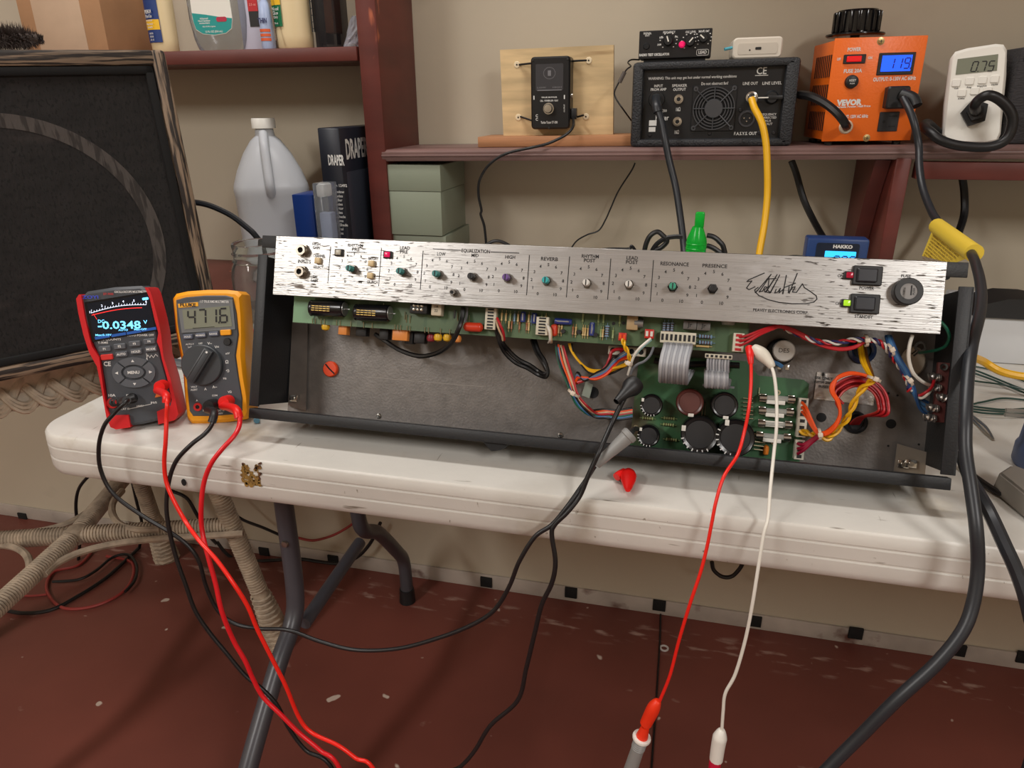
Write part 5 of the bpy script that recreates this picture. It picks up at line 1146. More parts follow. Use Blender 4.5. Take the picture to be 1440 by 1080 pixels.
# oscillator box on the power box
AT = AM @ Matrix.Translation((0, 0, ah+.0006))
yo_ = 1.20; x0, x1 = shx(899, 60, yo_), shx(1001, 60, yo_)
OM = Matrix.Translation(((x0+x1)/2, yo_, 0)) @ RS; OM.translation.z = (AM @ Vector(((x0+x1)/2-AM.translation.x, .01, ah))).z+.0006+.004
f = on(OM); ow = x1-x0; oh = f(950, 41.5).y
os_ = thing('test_oscillator', 'small black oscillator box with three knobs and pink lamp on top of the black box', 'audio device', OM)
B().rrect(0, oh/2, ow, oh, .0015, 0, .055, bev=.0008).build('body', PBK, os_)
B().box((0, .02, -.002), (ow*.86, .03, .004)).build('foot_pad', BLKM, os_)
for px, py, r_, a_ in ((940, 57.5, .0072, -20), (970.5, 58.5, .0072, 42), (989, 53.5, .0068, -50)):
    c_ = f(px, py); k = B().lathe([(0, .011), (r_*.8, .011), (r_*.9, .010), (r_, 0)], frame((1, 0, 0), (0, 0, 1), (0, -1, 0), (c_.x, 0, c_.y)), 20).build('knob', BLK, os_)
    B().box((0, -.0114, r_*.3), (.0018, .0008, r_*1.1), M=Matrix.Translation((c_.x, 0, c_.y)) @ Matrix.Rotation(rad(a_), 4, 'Y')).build('pointer', WHT, k)
    b = B()
    for q in range(11):
        t = rad(-140+q*28); b.box((c_.x+r_*1.7*math.sin(t), -.0002, c_.y+r_*1.5*math.cos(t)), (.0018, .0003, .0012))
    b.build('scale_marks', WINK, os_, kind='stuff')
c_ = f(959, 62.5); B().lathe([(0, .005), (.003, .0045), (.0045, .001), (.0048, 0)], frame((1, 0, 0), (0, 0, 1), (0, -1, 0), (c_.x, 0, c_.y)), 14).build('pink_lamp', mat('pink_lens', (220, 24, 90), .3, emit=.6), os_)
c_ = f(909, 65); B().lathe([(0, .002), (.004, .002), (.005, 0)], frame((1, 0, 0), (0, 0, 1), (0, -1, 0), (c_.x, 0, c_.y)), 14).build('output_jack', BLKM, os_)
b = B()
for s, px, py, h, w in (('FREQUENCY', 941, 45.5, 2.4, 15), ('OSC LEVEL', 971.5, 45, 2.4, 13), ('SIGNAL OUT', 990, 44, 2.4, 13), ('SIGNAL', 910.5, 47, 2.2, 10), ('OUT', 910.5, 50, 2.2, 6), ('500', 930, 53, 2, 5), ('1K', 951, 52, 2, 4), ('250', 927, 63, 2, 5)): c_ = f(px, py); b.text(s, c_.x, c_.y, h*.00115, -.0003, w=w*.00118, bold=.02)
c_ = f(920, 77); b.text('RADIO TEST OSCILLATOR', c_.x, c_.y, .0032, -.0003, w=.045, bold=.04)
c_ = f(988, 73.5); b.text('LEAD', c_.x, c_.y, .0042, -.0004, w=.012, bold=.03); q = rr(c_.x, c_.y, .0172, .0078, .002, 3); b.line([Vector(v) for v in q+[q[0]]], .0007, -.0003)
b.build('lettering', WINK, os_)
# white module
ym = 1.215; x0, x1 = shx(1031, 66, ym), shx(1101, 66, ym)
WM = Matrix.Translation(((x0+x1)/2, ym, 0)) @ RS @ Matrix.Rotation(rad(3), 4, 'Z'); WM.translation.z = (AM @ Vector(((x0+x1)/2-AM.translation.x, .02, ah))).z+.0008
f = on(WM); mw, mh = x1-x0, f(1065, 52).y
wm = thing('white_module', 'small rounded white plastic module with usb port on top of the black box', 'device', WM)
B().rrect(0, mh/2, mw, mh, .006, 0, .06, bev=.002).build('case', mat('off_white_case', (222, 214, 200), .4), wm)
B().rrect(0, mh/2-.001, mw*.80, mh*.52, .003, -.0006, .0005).build('end_plate', mat('off_white_plate', (208, 200, 186), .45), wm)
B().rrect(.001, mh*.47, .0085, .0036, .0010, -.001, 0).build('usb_port', BLK, wm); B().rrect(-.011, mh*.40, .0022, .0022, .0010, -.0009, 0).build('reset_hole', BLKM, wm)
B().cyl((-mw/2-.001, .004, mh*.55), (-mw/2-.012, .0, mh*.48), .0022, seg=10).build('status_lamp', mat('aqua_plastic', (90, 180, 200), .3), wm)

# ---------------------------------------------------------------- orange variable transformer
yv = 1.195; ORM = mat('orange_powder_coat', (238, 110, 26), .38, bump=(300, .15))
VM = SH(shx(1167, 128, yv), yv-.004, 6); f = on(VM)      # origin at the front left corner
vw, vh = f(1290, 128).x, f(1230, 52.5).y
vt = thing('variable_transformer', 'orange variable transformer with black dial on top and blue display', 'transformer', VM)
B().box((vw/2, .0615, vh/2+.003), (vw-.001, .120, vh-.009), bev=.0012).build('housing', ORM, vt)
B().box((vw/2, .0008, vh/2+.003), (vw+.004, .0022, vh-.005), bev=.0009).build('front_plate', ORM, vt)
b = B()
for x in (.012, vw-.012):
    for y in (.015, .108): b = B(); b.cyl((x, y, 0), (x, y, .004), .006, seg=12); b.build('foot', BLK, vt)
SLT = mat('vent_slot', (46, 18, 8), .7)
b = B()
for row, (z0, z1) in enumerate(((.085, .112), (.050, .076), (.018, .042))):
    for k in range(9): b.box((.0003, .014+k*.0102, (z0+z1)/2*vh/.13), (.0012, .0042, (z1-z0)*vh/.13))
b.build('vent_slots', SLT, vt, kind='stuff')
b = B()
for k in range(5): b.box((vw+.0002, .03+k*.016, vh*.6), (.0012, .004, vh*.35))
b.build('vent_slots', SLT, vt, kind='stuff')
for px, py in ((1238.5, 58), (1218.5, 194)):
    c_ = f(px, py); s = B().lathe([(0, .0028), (.003, .0024), (.0036, .0008), (.005, .0006), (.0052, 0)], frame((1, 0, 0), (0, 0, 1), (0, -1, 0), (c_.x, 0, c_.y)), 16).build('screw', mat('brass_screw', (200, 180, 130), .3, .9), vt)
    B().line([(c_.x-.0022, c_.y), (c_.x+.0022, c_.y)], .0007, -.0030).line([(c_.x, c_.y-.0022), (c_.x, c_.y+.0022)], .0007, -.0030).build('slot', INK, s)
def vb(p0, p1): a = f(*p0); c = f(*p1); return (a.x+c.x)/2, (a.y+c.y)/2, abs(c.x-a.x), abs(a.y-c.y)
x, z, w, h = vb((1185, 90), (1218, 76)); o = B().rrect(x, z, w, h, .001, -.002, 0, bev=.0006).build('power_switch', BLK, vt)
B().rrect(x-.001, z, w*.66, h*.62, .001, -.0045, -.002, bev=.001).build('rocker', mat('red_lit_rocker', (214, 20, 26), .25, emit=.35), o)
x, z, w, h = vb((1231, 106), (1289, 73)); w *= .97; o = B().rrect(x, z, w, h, .001, -.002, 0, bev=.0008).build('display', BLK, vt)
l_ = B().rrect(x, z+.0005, w*.82, h*.72, .0005, -.0026, -.0018).build('lit_panel', mat('blue_backlight', (20, 84, 250), .4, emit=.85), o)
b = B(); seg7(b, '119.', x-w*.22, z-h*.22, h*.46, -.0029, .0016, .1); b.build('digits', mat('navy_digits', (14, 24, 120), .5), l_)
b = B()
for s, px, py, h_, w_ in (('POWER', 1201, 69.8, 4.2, 16), ('OFF', 1179.5, 83.5, 3, 4.5), ('ON', 1223.5, 81.5, 3, 5), ('FUSE 20A', 1199, 100, 4.2, 22), ('OUTPUT: 0-130V AC 60Hz', 1257.5, 111, 4.4, 51), ('VEVOR', 1194, 144.5, 6.5, 31), ('Variable Power. Half Price', 1199.5, 150, 2.2, 43), ('INPUT: 120V AC 60Hz', 1201, 164, 3.8, 34)):
    c_ = f(px, py); b.text(s, c_.x, c_.y, h_*.00112, -.0006, w=w_*.00112, bold=.03 if s != 'VEVOR' else .06, rot=-1)
b.build('lettering', WINK, vt)
c_ = f(1197, 115); o = B().lathe([(0, .006), (.0075, .006), (.0086, .0052), (.0088, .001), (.0095, 0)], frame((1, 0, 0), (0, 0, 1), (0, -1, 0), (c_.x, 0, c_.y)), 24).build('breaker_button', BLK, vt)
B().text('RESET', c_.x, c_.y+.0015, .0028, -.0063, w=.009).text('PUSH', c_.x, c_.y-.0025, .0018, -.0063).build('lettering', WINK, o)
def outlet(x, z, w, h):
    o = B().rrect(x, z, w, h, .001, -.0022, 0, bev=.0006).build('outlet', mat('outlet_black', (34, 36, 40), .4), vt)
    b = B(); b.box((x+.005, -.0022, z+h*.28), (.011, .0006, .0016)); s1 = b.build('outlet_slot', BLKM, o)
    B().box((x+.005, -.0022, z-h*.24), (.009, .0006, .0016)).build('outlet_slot', BLKM, o); B().lathe([(0, .0002), (.0022, .0002), (.0022, 0)], frame((1, 0, 0), (0, 0, 1), (0, -1, 0), (x-w*.25, -.0022, z)), 12).build('ground_hole', BLKM, o)
x, z, w, h = vb((1240, 152), (1276, 122)); outlet(x, z, w*.98, h); xo, zo = x, z
x, z, w, h = vb((1233, 185), (1265, 157)); outlet(x, z, w, h)
c_ = f(1189.5, 178.5); gr = B().lathe([(.0050, .002), (.0085, .0024), (.0098, .001), (.0100, 0)], frame((1, 0, 0), (0, 0, 1), (0, -1, 0), (c_.x, 0, c_.y)), 22).build('cord_bushing', mat('cream_bushing', (214, 196, 172), .5), vt)
CIN = VM @ Vector((c_.x, -.001, c_.y))
# dial on top
x_, y_ = f(1220, 40).x, .055; zb_ = vh+.001
KD = mat('gloss_black', (16, 16, 18), .15)
o = B().cyl((x_, y_, zb_-.004), (x_, y_, zb_+.005), .0065, seg=14).build('dial_shaft', BLK, vt)
kn = bpy.data.objects.new('dial_knob', None)
vs = []; n = 48
b = B()
b.lathe([(0, zb_+.004), (.038, zb_+.004), (.0405, zb_+.006), (.040, zb_+.008), (.030, zb_+.010), (.0295, zb_+.036), (.027, zb_+.039), (0, zb_+.040)], Matrix.Translation((x_, y_, 0)), 48)
ko = b.build('dial_knob', KD, vt)
for k in range(18):
    a_ = 2*math.pi*k/18; B().box((0, 0, 0), (.0045, .005, .027), bev=.0012, M=Matrix.Translation((x_+.0305*math.cos(a_), y_+.0305*math.sin(a_), zb_+.0235)) @ Matrix.Rotation(a_, 4, 'Z')).build('grip_rib', KD, ko)
# input cord of the transformer, going behind the black box
cable('transformer_power_cord', 'thick black power cord entering the orange transformer from the black box side', [P(1124, 133, y=1.21), P(1131, 134, y=1.195), P(1141, 136, y=1.178), P(1158, 144, y=1.165), P(1174, 156, y=1.155), P(1184, 167, y=1.152), P(1189, 175, y=1.16), CIN+Vector((0, -.006, .001)), CIN+Vector((0, .001, 0))], .0062, RUB)

# output cord with the yellow warning tag: over the table edge and off to the floor
pc = VM @ Vector((xo, -.0035, zo))
oc = thing('amplifier_power_cord', 'thick black power cord with yellow warning tag running from orange transformer over the table edge', 'cable', pc)
I_ = lambda L_: [p-pc for p in L_]
b = B(); b.rrect(xo, zo, .030, .030, .004, -.016, -.0035, bev=.002, M=VM); b.tube([VM @ Vector((xo+.004, -.014, zo+.004)), VM @ Vector((xo+.016, -.024, zo-.002)), VM @ Vector((xo+.020, -.030, zo-.012))], .0085, 12, 5)
bmesh.ops.translate(b.bm, verts=b.bm.verts, vec=-pc); b.build('plug', BLK, oc)
CP = [P(1270, 138, y=1.17), P(1279, 155, y=1.155), P(1286, 175, y=1.145), P(1292, 205, y=1.14), P(1293, 235, y=1.12), P(1297, 262, y=1.10), P(1306, 288, y=1.07), P(1318, 310, y=1.03), P(1345, 335, y=.95), P(1365, 355, y=.88), P(1376, 385, y=.80), P(1380, 415, y=.74), P(1377, 445, y=.69), P(1367, 485, y=.64), P(1361, 530, y=.61), P(1358, 590, y=.58), P(1358, 635, y=.565), P(1366, 690, y=.545), P(1373, 745, y=.528), P(1375, 800, y=.52), P(1368, 850, y=.51), P(1352, 890, y=.50), P(1315, 935, y=.49), P(1260, 985, y=.48), P(1205, 1040, y=.475), P(1165, 1080, y=.47), P(1110, 1140, y=.46)]
CP += [CP[-1]+Vector((-.06, -.01, -.15)), Vector((CP[-1].x-.12, .44, .05)), Vector((CP[-1].x-.22, .42, .006)), Vector((CP[-1].x-.34, .40, .006))]
B().tube(I_(CP), .0049, 14, 6).build('cord', RUBG, oc)
TAG = mat('yellow_tag', (238, 206, 70), .5); 
ta, tc = P(1318, 318, y=1.02), P(1370, 356, y=.875)
b = B(); b.tube(I_([ta, ta.lerp(tc, .5), tc]), .0098, 14, 3); tg = b.build('tag_sleeve', TAG, oc)
P1, P2, P3, P4 = P(1312, 322, y=1.03), P(1363, 362, y=.885), P(1340, 371, y=.93), P(1297, 360, y=1.02)
b = B(); nn = (P2-P1).cross(P4-P1).normalized()*.0004
L4 = [p-pc for p in (P1, P2, P3, P4)]
b.raw([p+nn for p in L4]+[p-nn for p in L4], [(0, 1, 2, 3), (7, 6, 5, 4), (0, 4, 5, 1), (1, 5, 6, 2), (2, 6, 7, 3), (3, 7, 4, 0)]); b.build('tag_flap', TAG, oc)
b = B(); ex = (L4[1]-L4[0]).normalized(); ez = -(L4[3]-L4[0]); ez = (ez-ex*ez.dot(ex)).normalized(); ey = ez.cross(ex)
if ey.dot(CAMP-pc) > 0: ey = -ey
Ft = frame(ex, ey, ez, L4[0])
for k in range(9):
    wl = (L4[1]-L4[0]).length*(.86-.045*k); 
    b.text(('WARNING TO REDUCE THE RISK OF SHOCK', 'DO NOT REMOVE THIS GROUNDING PIN', 'AVERTISSEMENT RISQUE DE CHOC', 'USE ONLY WITH GROUNDED OUTLET')[k % 4], wl/2+.004+.001*k, -.006-k*.0036, .0022, -.0008, w=wl*.85, M=Ft)
b.build('tag_lettering', mat('brown_print', (130, 90, 40), .6), oc)

# white energy meter
KM = SH(shx(1365, 205, 1.185), 1.185, -12) @ Matrix.Rotation(rad(-6), 4, 'X'); f = on(KM)
km = thing('energy_meter', 'white plug-in energy meter reading 0.75 standing right of the orange transformer', 'meter', KM)
q = pts_(f, [(1325, 196), (1328, 150), (1333, 110), (1337, 84), (1343, 76), (1360, 71), (1400, 65), (1411, 66), (1416, 74), (1415, 110), (1411, 150), (1407, 192), (1402, 203), (1385, 207), (1345, 206), (1330, 203)])
zl = min(v.y for v in q)
for v in q: v.y -= zl
W2 = mat('glossy_white', (236, 234, 226), .22)
shell(B(), q, 0, .034, .004).build('body', W2, km)
g_ = lambda px, py: f(px, py)-Vector((0, zl))
def kq(L_, y0, y1, nm, m, par=km): q = [g_(*p) for p in L_]; return B().prism([(v.x, v.y) for v in q], y0, y1, up='y').build(nm, m, par)
kq([(1346, 87), (1403, 80), (1401, 103), (1343, 109)], -.0006, .001, 'display', LCDG)
b = B(); c_ = g_(1364, 104.5); seg7(b, '0.75', c_.x, c_.y, .0125, -.0009, .0013, .12); b.line([g_(1396, 96), g_(1398, 96)], .0008, -.0009); b.build('digits', INK, km)
for px, py in ((1344, 120.5), (1363, 118), (1381, 116.5), (1398, 115), (1352, 134.5), (1370, 132), (1388, 131)):
    c_ = g_(px, py); B().rrect(c_.x, c_.y, .0105, .0100, .002, -.0016, 0, bev=.0008).build('button', W2, km)
b = B()
for s, px, py in (('Volt', 1344, 128), ('Amp', 1362, 126.5), ('Watt/VA', 1380, 125), ('Hz/PF', 1398, 123), ('KWH', 1351, 142.5)): c_ = g_(px, py); b.text(s, c_.x, c_.y, .0022, -.0004)
b.build('lettering', INK, km)
c_ = g_(1369, 163); K0 = KM @ Vector((c_.x, -.004, c_.y))
po = [(c_.x+.017*math.cos(rad(a))*(1 if k % 2 else .82), c_.y+.0185*math.sin(rad(a))*(1 if k % 2 else .82)) for k, a in enumerate(range(0, 360, 36))]
mc = thing('meter_power_cord', 'black power cord looping round the white energy meter on the shelf', 'cable', K0); I_ = lambda L_: [p-K0 for p in L_]
b = B(); b.prism(po, -.011, -.001, up='y', M=KM); b.prism([(c_.x+(x-c_.x)*.62, c_.y+(z-c_.y)*.62) for x, z in po], -.022, -.011, up='y', M=KM); bmesh.ops.translate(b.bm, verts=b.bm.verts, vec=-K0); b.build('plug', BLK, mc)
B().tube(I_([KM @ Vector((c_.x, -.020, c_.y)), P(1371, 148, y=1.15), P(1378, 139, y=1.145), P(1390, 134, y=1.14), P(1404, 139, y=1.14), P(1418, 152, y=1.14), P(1424, 168, y=1.14), P(1420, 188, y=1.14), P(1408, 201, y=1.14), P(1385, 207, y=1.14), P(1350, 205, y=1.145), P(1325, 198, y=1.15), P(1310, 187, y=1.16), P(1300, 178, y=1.18), P(1304, 174, y=1.20), P(1316, 184, y=1.21), P(1326, 192, y=1.225)]), .0066, 12, 6).build('cord', RUB, mc)
x0 = shx(1420, 150, 1.19); M = SH(x0+.06, 1.19)
o = thing('dark_cloth_box', 'dark grey fabric-covered box at the right end of the long shelf', 'box', M)
FAB = mat('charcoal_fabric', (52, 50, 52), .9, bump=(160, .8, (1, 1, 2.5)))
B().box((0, .06, .062), (.12, .12, .124), bev=.004).build('body', FAB, o); B().box((0, -.001, .112), (.11, .003, .012), bev=.001).build('binding', FAB, o)

# ================================================================ things on the upper left shelf
ZU = 1.1545
CAR = mat('cardboard', (176, 134, 98), .8, var=(12, .06), bump=(90, .2)); TAPE = mat('paper_tape', (200, 172, 146), .6, var=(14, .04), bump=(30, .3))
x0, x1 = P(36, 60, y=1.185).x, P(151, 60, y=1.185).x; M = Matrix.Translation(((x0+x1)/2, 1.185, ZU)); cbw = x1-x0
cb = thing('cardboard_box', 'brown cardboard box closed with pale tape on the upper left shelf', 'box', M)
B().box((0, .065, .11), (cbw, .13, .22), bev=.0012).build('body', CAR, cb)
f = on(M); q0, q1 = f(56, 60).x, f(123, 60).x
B().box(((q0+q1)/2, -.0003, .11), (q1-q0, .0008, .219), bev=.0003).build('tape', TAPE, cb)
B().box((cbw/2+.0003, .065, .206), (.0008, .10, .026)).build('side_flap', TAPE, cb)
def lathe_bottle(name, lab, px, r, y, prof, m, group=None, sy=1.0):
    M = Matrix.Translation((P(px, 60, y=y).x, y, ZU)); o = thing(name, lab, 'bottle', M, group)
    B().lathe([(a*r, z) for a, z in prof], Matrix.Diagonal((1, sy, 1, 1)), 32).build('bottle', m, o); return o, on(M)
GLU = mat('cream_glue', (226, 206, 164), .35)
o, f = lathe_bottle('glue_bottle', 'cream glue bottle with blue and yellow label beside the cardboard box', 232, .026, 1.21, [(0, 0), (.85, 0), (.95, .004), (.97, .02), (1, .06), (1.0, .10), (.95, .12), (.5, .145), (.3, .15), (.3, .17), (0, .17)], GLU, sy=.7)
BLL = mat('blue_label', (24, 56, 120), .4); 
def curved(b, r, a0, a1, z0, z1, sy=1.0, n=12):
    vs = []
    for k in range(n+1):
        a_ = rad(a0+(a1-a0)*k/n)
        for z_ in (z0, z1): vs.append((r*math.cos(a_), r*math.sin(a_)*sy, z_))
    return b.raw(vs, [(2*k, 2*k+2, 2*k+3, 2*k+1) for k in range(n)])
lb = curved(B(), .0268, 190, 292, .016, .115, .72).build('label', BLL, o)
curved(B(), .0271, 192, 290, .036, .052, .72).build('label_band', mat('label_yellow', (240, 190, 40), .4), o)
b = B(); b.text('Titebond', 0, 0, .0001, 0) if 0 else None
Fl = Matrix.Translation((-.0095, -.0182, 0)) @ Matrix.Rotation(rad(-22), 4, 'Z')
for s, z, h in (('PREMIUM', .064, .0058), ('Wood Glue', .057, .0052), ('Professional', .0505-.0, .0026), ('Water cleanup', .045, .003), ('Sandable', .040, .003), ('NO RUN', .030, .003), ('STRONG', .025, .003), ('8 FL OZ', .020, .0026)): b.text(s, 0, z, h, -.0006, w=min(.020, h*len(s)*.62), M=Fl, bold=.02)
b.build('lettering', WINK, o)
CLG = mat('sanitizer_plastic', (214, 220, 226), .08, trans=.9, ior=1.3)
M = Matrix.Translation((P(304, 60, y=1.20).x, 1.20, ZU)); hs = thing('gel_bottle', 'large clear gel pump bottle with teal and white label on the upper left shelf', 'bottle', M); f = on(M)
lv = [(.080, .034, .012, 0), (.092, .042, .016, .004), (.104, .048, .02, .02), (.114, .05, .022, .05), (.114, .05, .022, .12), (.07, .04, .018, .15), (.028, .028, .0135, .16), (.026, .026, .0125, .175)]
def loft(lv, z0=0):
    vs, fs = [], []
    for w_, d_, r_, z_ in lv: vs += [(x, y, z_) for x, y in rr(0, .025, w_, d_, r_, 6)]
    n = 28
    for i in range(len(lv)-1): fs += [(i*n+k, i*n+(k+1) % n, (i+1)*n+(k+1) % n, (i+1)*n+k) for k in range(n)]
    fs += [tuple(range(n)), tuple(range((len(lv)-1)*n, len(lv)*n))]; return B().raw(vs, fs)
loft(lv).build('bottle', CLG, hs); B().cyl((0, .025, .175), (0, .025, .2), .0145, seg=24).build('pump', WHT, hs)
TEL = mat('teal_label', (24, 150, 146), .35)
lo = [(-.030, .095), (.030, .095), (.031, .05), (.028, .034), (.018, .027), (0, .0245), (-.018, .027), (-.028, .034), (-.031, .05)]
lt_ = B(Matrix.Diagonal((1.25, 1, 1, 1))).prism(lo, -.0012, -.0004, up='y').build('label', WHT, hs); B(Matrix.Diagonal((1.25, 1, 1, 1))).prism([(-.0305, .060), (-.01, .057), (.01, .053), (.0305, .05), (.030, .047), (.0275, .035), (.018, .028), (0, .0256), (-.018, .028), (-.0275, .035), (-.030, .047)], -.0016, -.001, up='y').build('label_field', TEL, lt_)
b = B()
for s, x, z, h in (('Advanced', -.016, .051, .0028), ('Hand Sanitizer', -.016, .0475, .0028), ('moisturizers', -.016, .044, .0028), ('Kills 99.99% of germs', -.008, .0385, .002), ('12 FL OZ (354 mL)', 0, .0305, .003)): b.text(s, x, z, h, -.0018, M=Matrix.Identity(4), bold=.02)
b.build('lettering', WINK, lt_)
b = B().rrect(.018, .049, .020, .0075, .0035, -.002, -.0014); b.build('label_badge', mat('crimson_badge', (180, 40, 70), .4), lt_)
def scart(name, lab, px0, px1, y, d_, h_, m):
    x0, x1 = P(px0, 60, y=y).x, P(px1, 60, y=y).x; M = Matrix.Translation(((x0+x1)/2, y, ZU)); o = thing(name, lab, 'box', M)
    B().box((0, d_/2, h_/2), (x1-x0, d_, h_), bev=.001).build('carton', m, o); return o, x1-x0
PLW = mat('pale_lilac_card', (196, 196, 214), .4)
o, w_ = scart('pale_carton', 'tall pale lilac carton with red and black label behind the small tube', 341, 373, 1.215, .05, .16, PLW)
B().box((w_*.16, -.0004, .075), (w_*.42, .0008, .075)).build('black_label', BLK, o); B().box((w_*.16, -.0008, .085), (w_*.42, .0008, .048)).build('red_label_field', mat('red_print_field', (186, 34, 40), .5), o)
b = B()
for k in range(4): b.text(('WIRE', 'STRIP', 'GEL', '2.5 oz')[k], w_*.16, .098-k*.009, .0035, -.0014)
b.build('lettering', mat('pink_print', (230, 150, 140), .5), o)
M = Matrix.Translation((P(378, 60, y=1.19).x, 1.19, ZU)); o = thing('small_tube', 'small pale blue tube with orange stripes standing before the pale carton', 'tube', M)
B().lathe([(0, 0), (.0105, 0), (.0115, .004), (.0112, .05), (.009, .068), (.004, .075), (.004, .09), (0, .092)], None, 22).build('tube', mat('pale_blue_tube', (170, 186, 220), .35), o)
b = B(); b.text('THIN', 0, .042, .0075, -.0119, w=.017, bold=.03); b.build('lettering', mat('navy_print', (40, 40, 90), .5), o)
for z_ in (.028, .021, .0145): curved(B(), .0119, 215, 325, z_-.0022, z_+.0022).build('stripe', mat('orange_stripe', (220, 96, 50), .5), o)
cable('metal_pick', 'thin bright metal pick leaning beside the small tube', [P(389, 57, y=1.175)+Vector((0, 0, .0)), P(379, 0, y=1.185), P(375, -25, y=1.19)], .0018, CHR, 'tool')
o, f = lathe_bottle('glue_bottle', 'wide cream glue bottle with green and yellow label on the upper left shelf', 415, .0335, 1.215, [(0, 0), (.9, 0), (.98, .004), (1, .02), (.97, .05), (1.0, .10), (.95, .13), (.5, .15), (.3, .155), (.3, .17), (0, .17)], GLU, sy=.75)
curved(B(), .0345, 205, 262, .034, .095, .77).build('label', mat('green_label', (14, 110, 70), .4), o); curved(B(), .0348, 205, 262, .066, .075, .77).build('label_band', MATS['label_yellow'], o)
Fl = Matrix.Translation((-.017, -.0238, 0)) @ Matrix.Rotation(rad(-22), 4, 'Z'); b = B()
for s, z, h in (('Wood', .060, .005), ('Glue', .054, .005), ('Only', .048, .004), ('16 oz', .039, .003)): b.text(s, 0, z, h, -.0004, M=Fl, bold=.02)
b.build('lettering', WINK, o)
M = Matrix.Translation((P(457, 60, y=1.20).x, 1.20, ZU)); o = thing('dark_organizer', 'dark clear-plastic organizer holding an orange strip near the upright', 'organizer', M)
DCL = mat('smoky_plastic', (90, 88, 90), .12, trans=.8, ior=1.2)
B().box((0, .03, .07), (.040, .05, .14), bev=.003).build('case', DCL, o); B().box((.002, .03, .08), (.014, .02, .11)).build('orange_strip', mat('amber_strip', (170, 96, 40), .5), o); B().box((-.010, .035, .07), (.010, .03, .12)).build('black_strip', BLK, o)
b = B()
for k in range(9): b.box((-.0195, .001, .03+k*.01), (.003, .002, .0012))
b.box((-.021, .001, .075), (.001, .002, .10)); b.box((-.0175, .001, .075), (.001, .002, .10)); b.build('toothed_edge', BLK, o, kind='stuff')
M = Matrix.Translation((P(484, 60, y=1.19).x, 1.195, ZU)); o = thing('plastic_bag', 'crumpled clear plastic bag leaning against the tall red upright', 'bag', M)
BAG = mat('crumpled_film', (214, 218, 232), .1, trans=.75, ior=1.15, bump=(50, 1.0))
b = B(); rn = random.Random(9); vs = []; nx, nz = 6, 8
for sgn in (-1, 1):
    for j in range(nz+1):
        for i in range(nx+1):
            t = j/nz; u = i/nx-.5; wv = .030*(1-.65*t); vs.append((u*wv+.010*t+rn.uniform(-.0015, .0015), .02+sgn*(.25-u*u)*.05*(1-t)+rn.uniform(-.0015, .0015), t*.048+rn.uniform(0, .001)))
S_ = (nx+1)*(nz+1); fs = []
for s in (0, 1):
    for j in range(nz):
        for i in range(nx): a = s*S_+j*(nx+1)+i; fs.append((a, a+1, a+nx+2, a+nx+1))
b.raw(vs, fs).build('film', BAG, o, smooth=False)
# ================================================================ things behind and right of the amplifier on the table
ZT_ = .7404
M = Matrix.Translation((P(979, 345, y=.92).x, .92, ZT_)); o = thing('green_bottle', 'translucent green nozzle bottle behind the amplifier panel beside the dark grey lead', 'bottle', M); f = on(M)
GPL = mat('green_clear_plastic', (40, 220, 80), .2, trans=.55, ior=1.3, emit=0)
z1, z2, z3 = f(979, 335).y, f(979, 322).y, f(979, 299).y
B().lathe([(0, 0), (.0115, 0), (.0125, .004), (.0125, z1-.004), (.0118, z1), (.0075, z2), (.0062, z2+.003), (0, z2+.003)], None, 24).build('bottle', GPL, o)
B().box((.0015, 0, (z2+z3)/2+.001), (.0115, .009, z3-z2), bev=.0022).build('flip_nozzle', GPL, o)
for k in range(4): B().lathe([(.0125, -.0006), (.0131, 0), (.0125, .0006)], Matrix.Translation((0, 0, z1-.006-k*.006)), 24).build('grip_ring', GPL, o)
def coil(name, lab, L_, r, y, m=RUB, cat='cable', group=None): return cable(name, lab, [P(a, c, y=y) if len(q)==2 else P(a, c, y=q[2]) for q in L_ for a, c in (q[:2],)], r, m, cat, group=group)
coil('coiled_cable', 'black coiled cable left of the green bottle behind the panel', [(905, 362), (908, 345), (914, 332), (924, 326), (932, 331), (938, 339), (930, 348), (921, 352), (915, 358), (922, 345), (934, 336), (948, 333), (960, 333)], .0034, 1.0)
coil('looped_cable', 'black looped cable right of the green bottle behind the panel', [(994, 331), (1003, 333), (1011, 339), (1018, 350), (1020, 380), (1010, 452), (1013, 400), (1015, 362), (1008, 352), (996, 346), (988, 348)], .0034, 1.0)
coil('low_cable', 'black cable arching up behind the equalization lettering', [(660, 352), (680, 346), (695, 339), (708, 341), (722, 350), (735, 365)], .0026, 1.08)
coil('flat_black_cable', 'thin flat black cable lying behind the panel above the lead post shaft', [(838, 352), (860, 350), (884, 350), (888, 346), (893, 352), (896, 362)], .0022, 1.02)
coil('under_shelf_cord', 'thick black cord dropping from under the long shelf left of the soldering station', [(1113, 226, 1.28), (1120, 245, 1.28), (1130, 280, 1.27), (1144, 310, 1.25), (1158, 335, 1.22), (1172, 360, 1.2)], .0052, 1.2)
coil('far_right_cord', 'thick black cord dropping from the red rail at far right', [(1353, 248, 1.25), (1356, 270, 1.25), (1356, 300, 1.24), (1349, 325, 1.22), (1340, 350, 1.2), (1330, 390, 1.15)], .0055, 1.2)
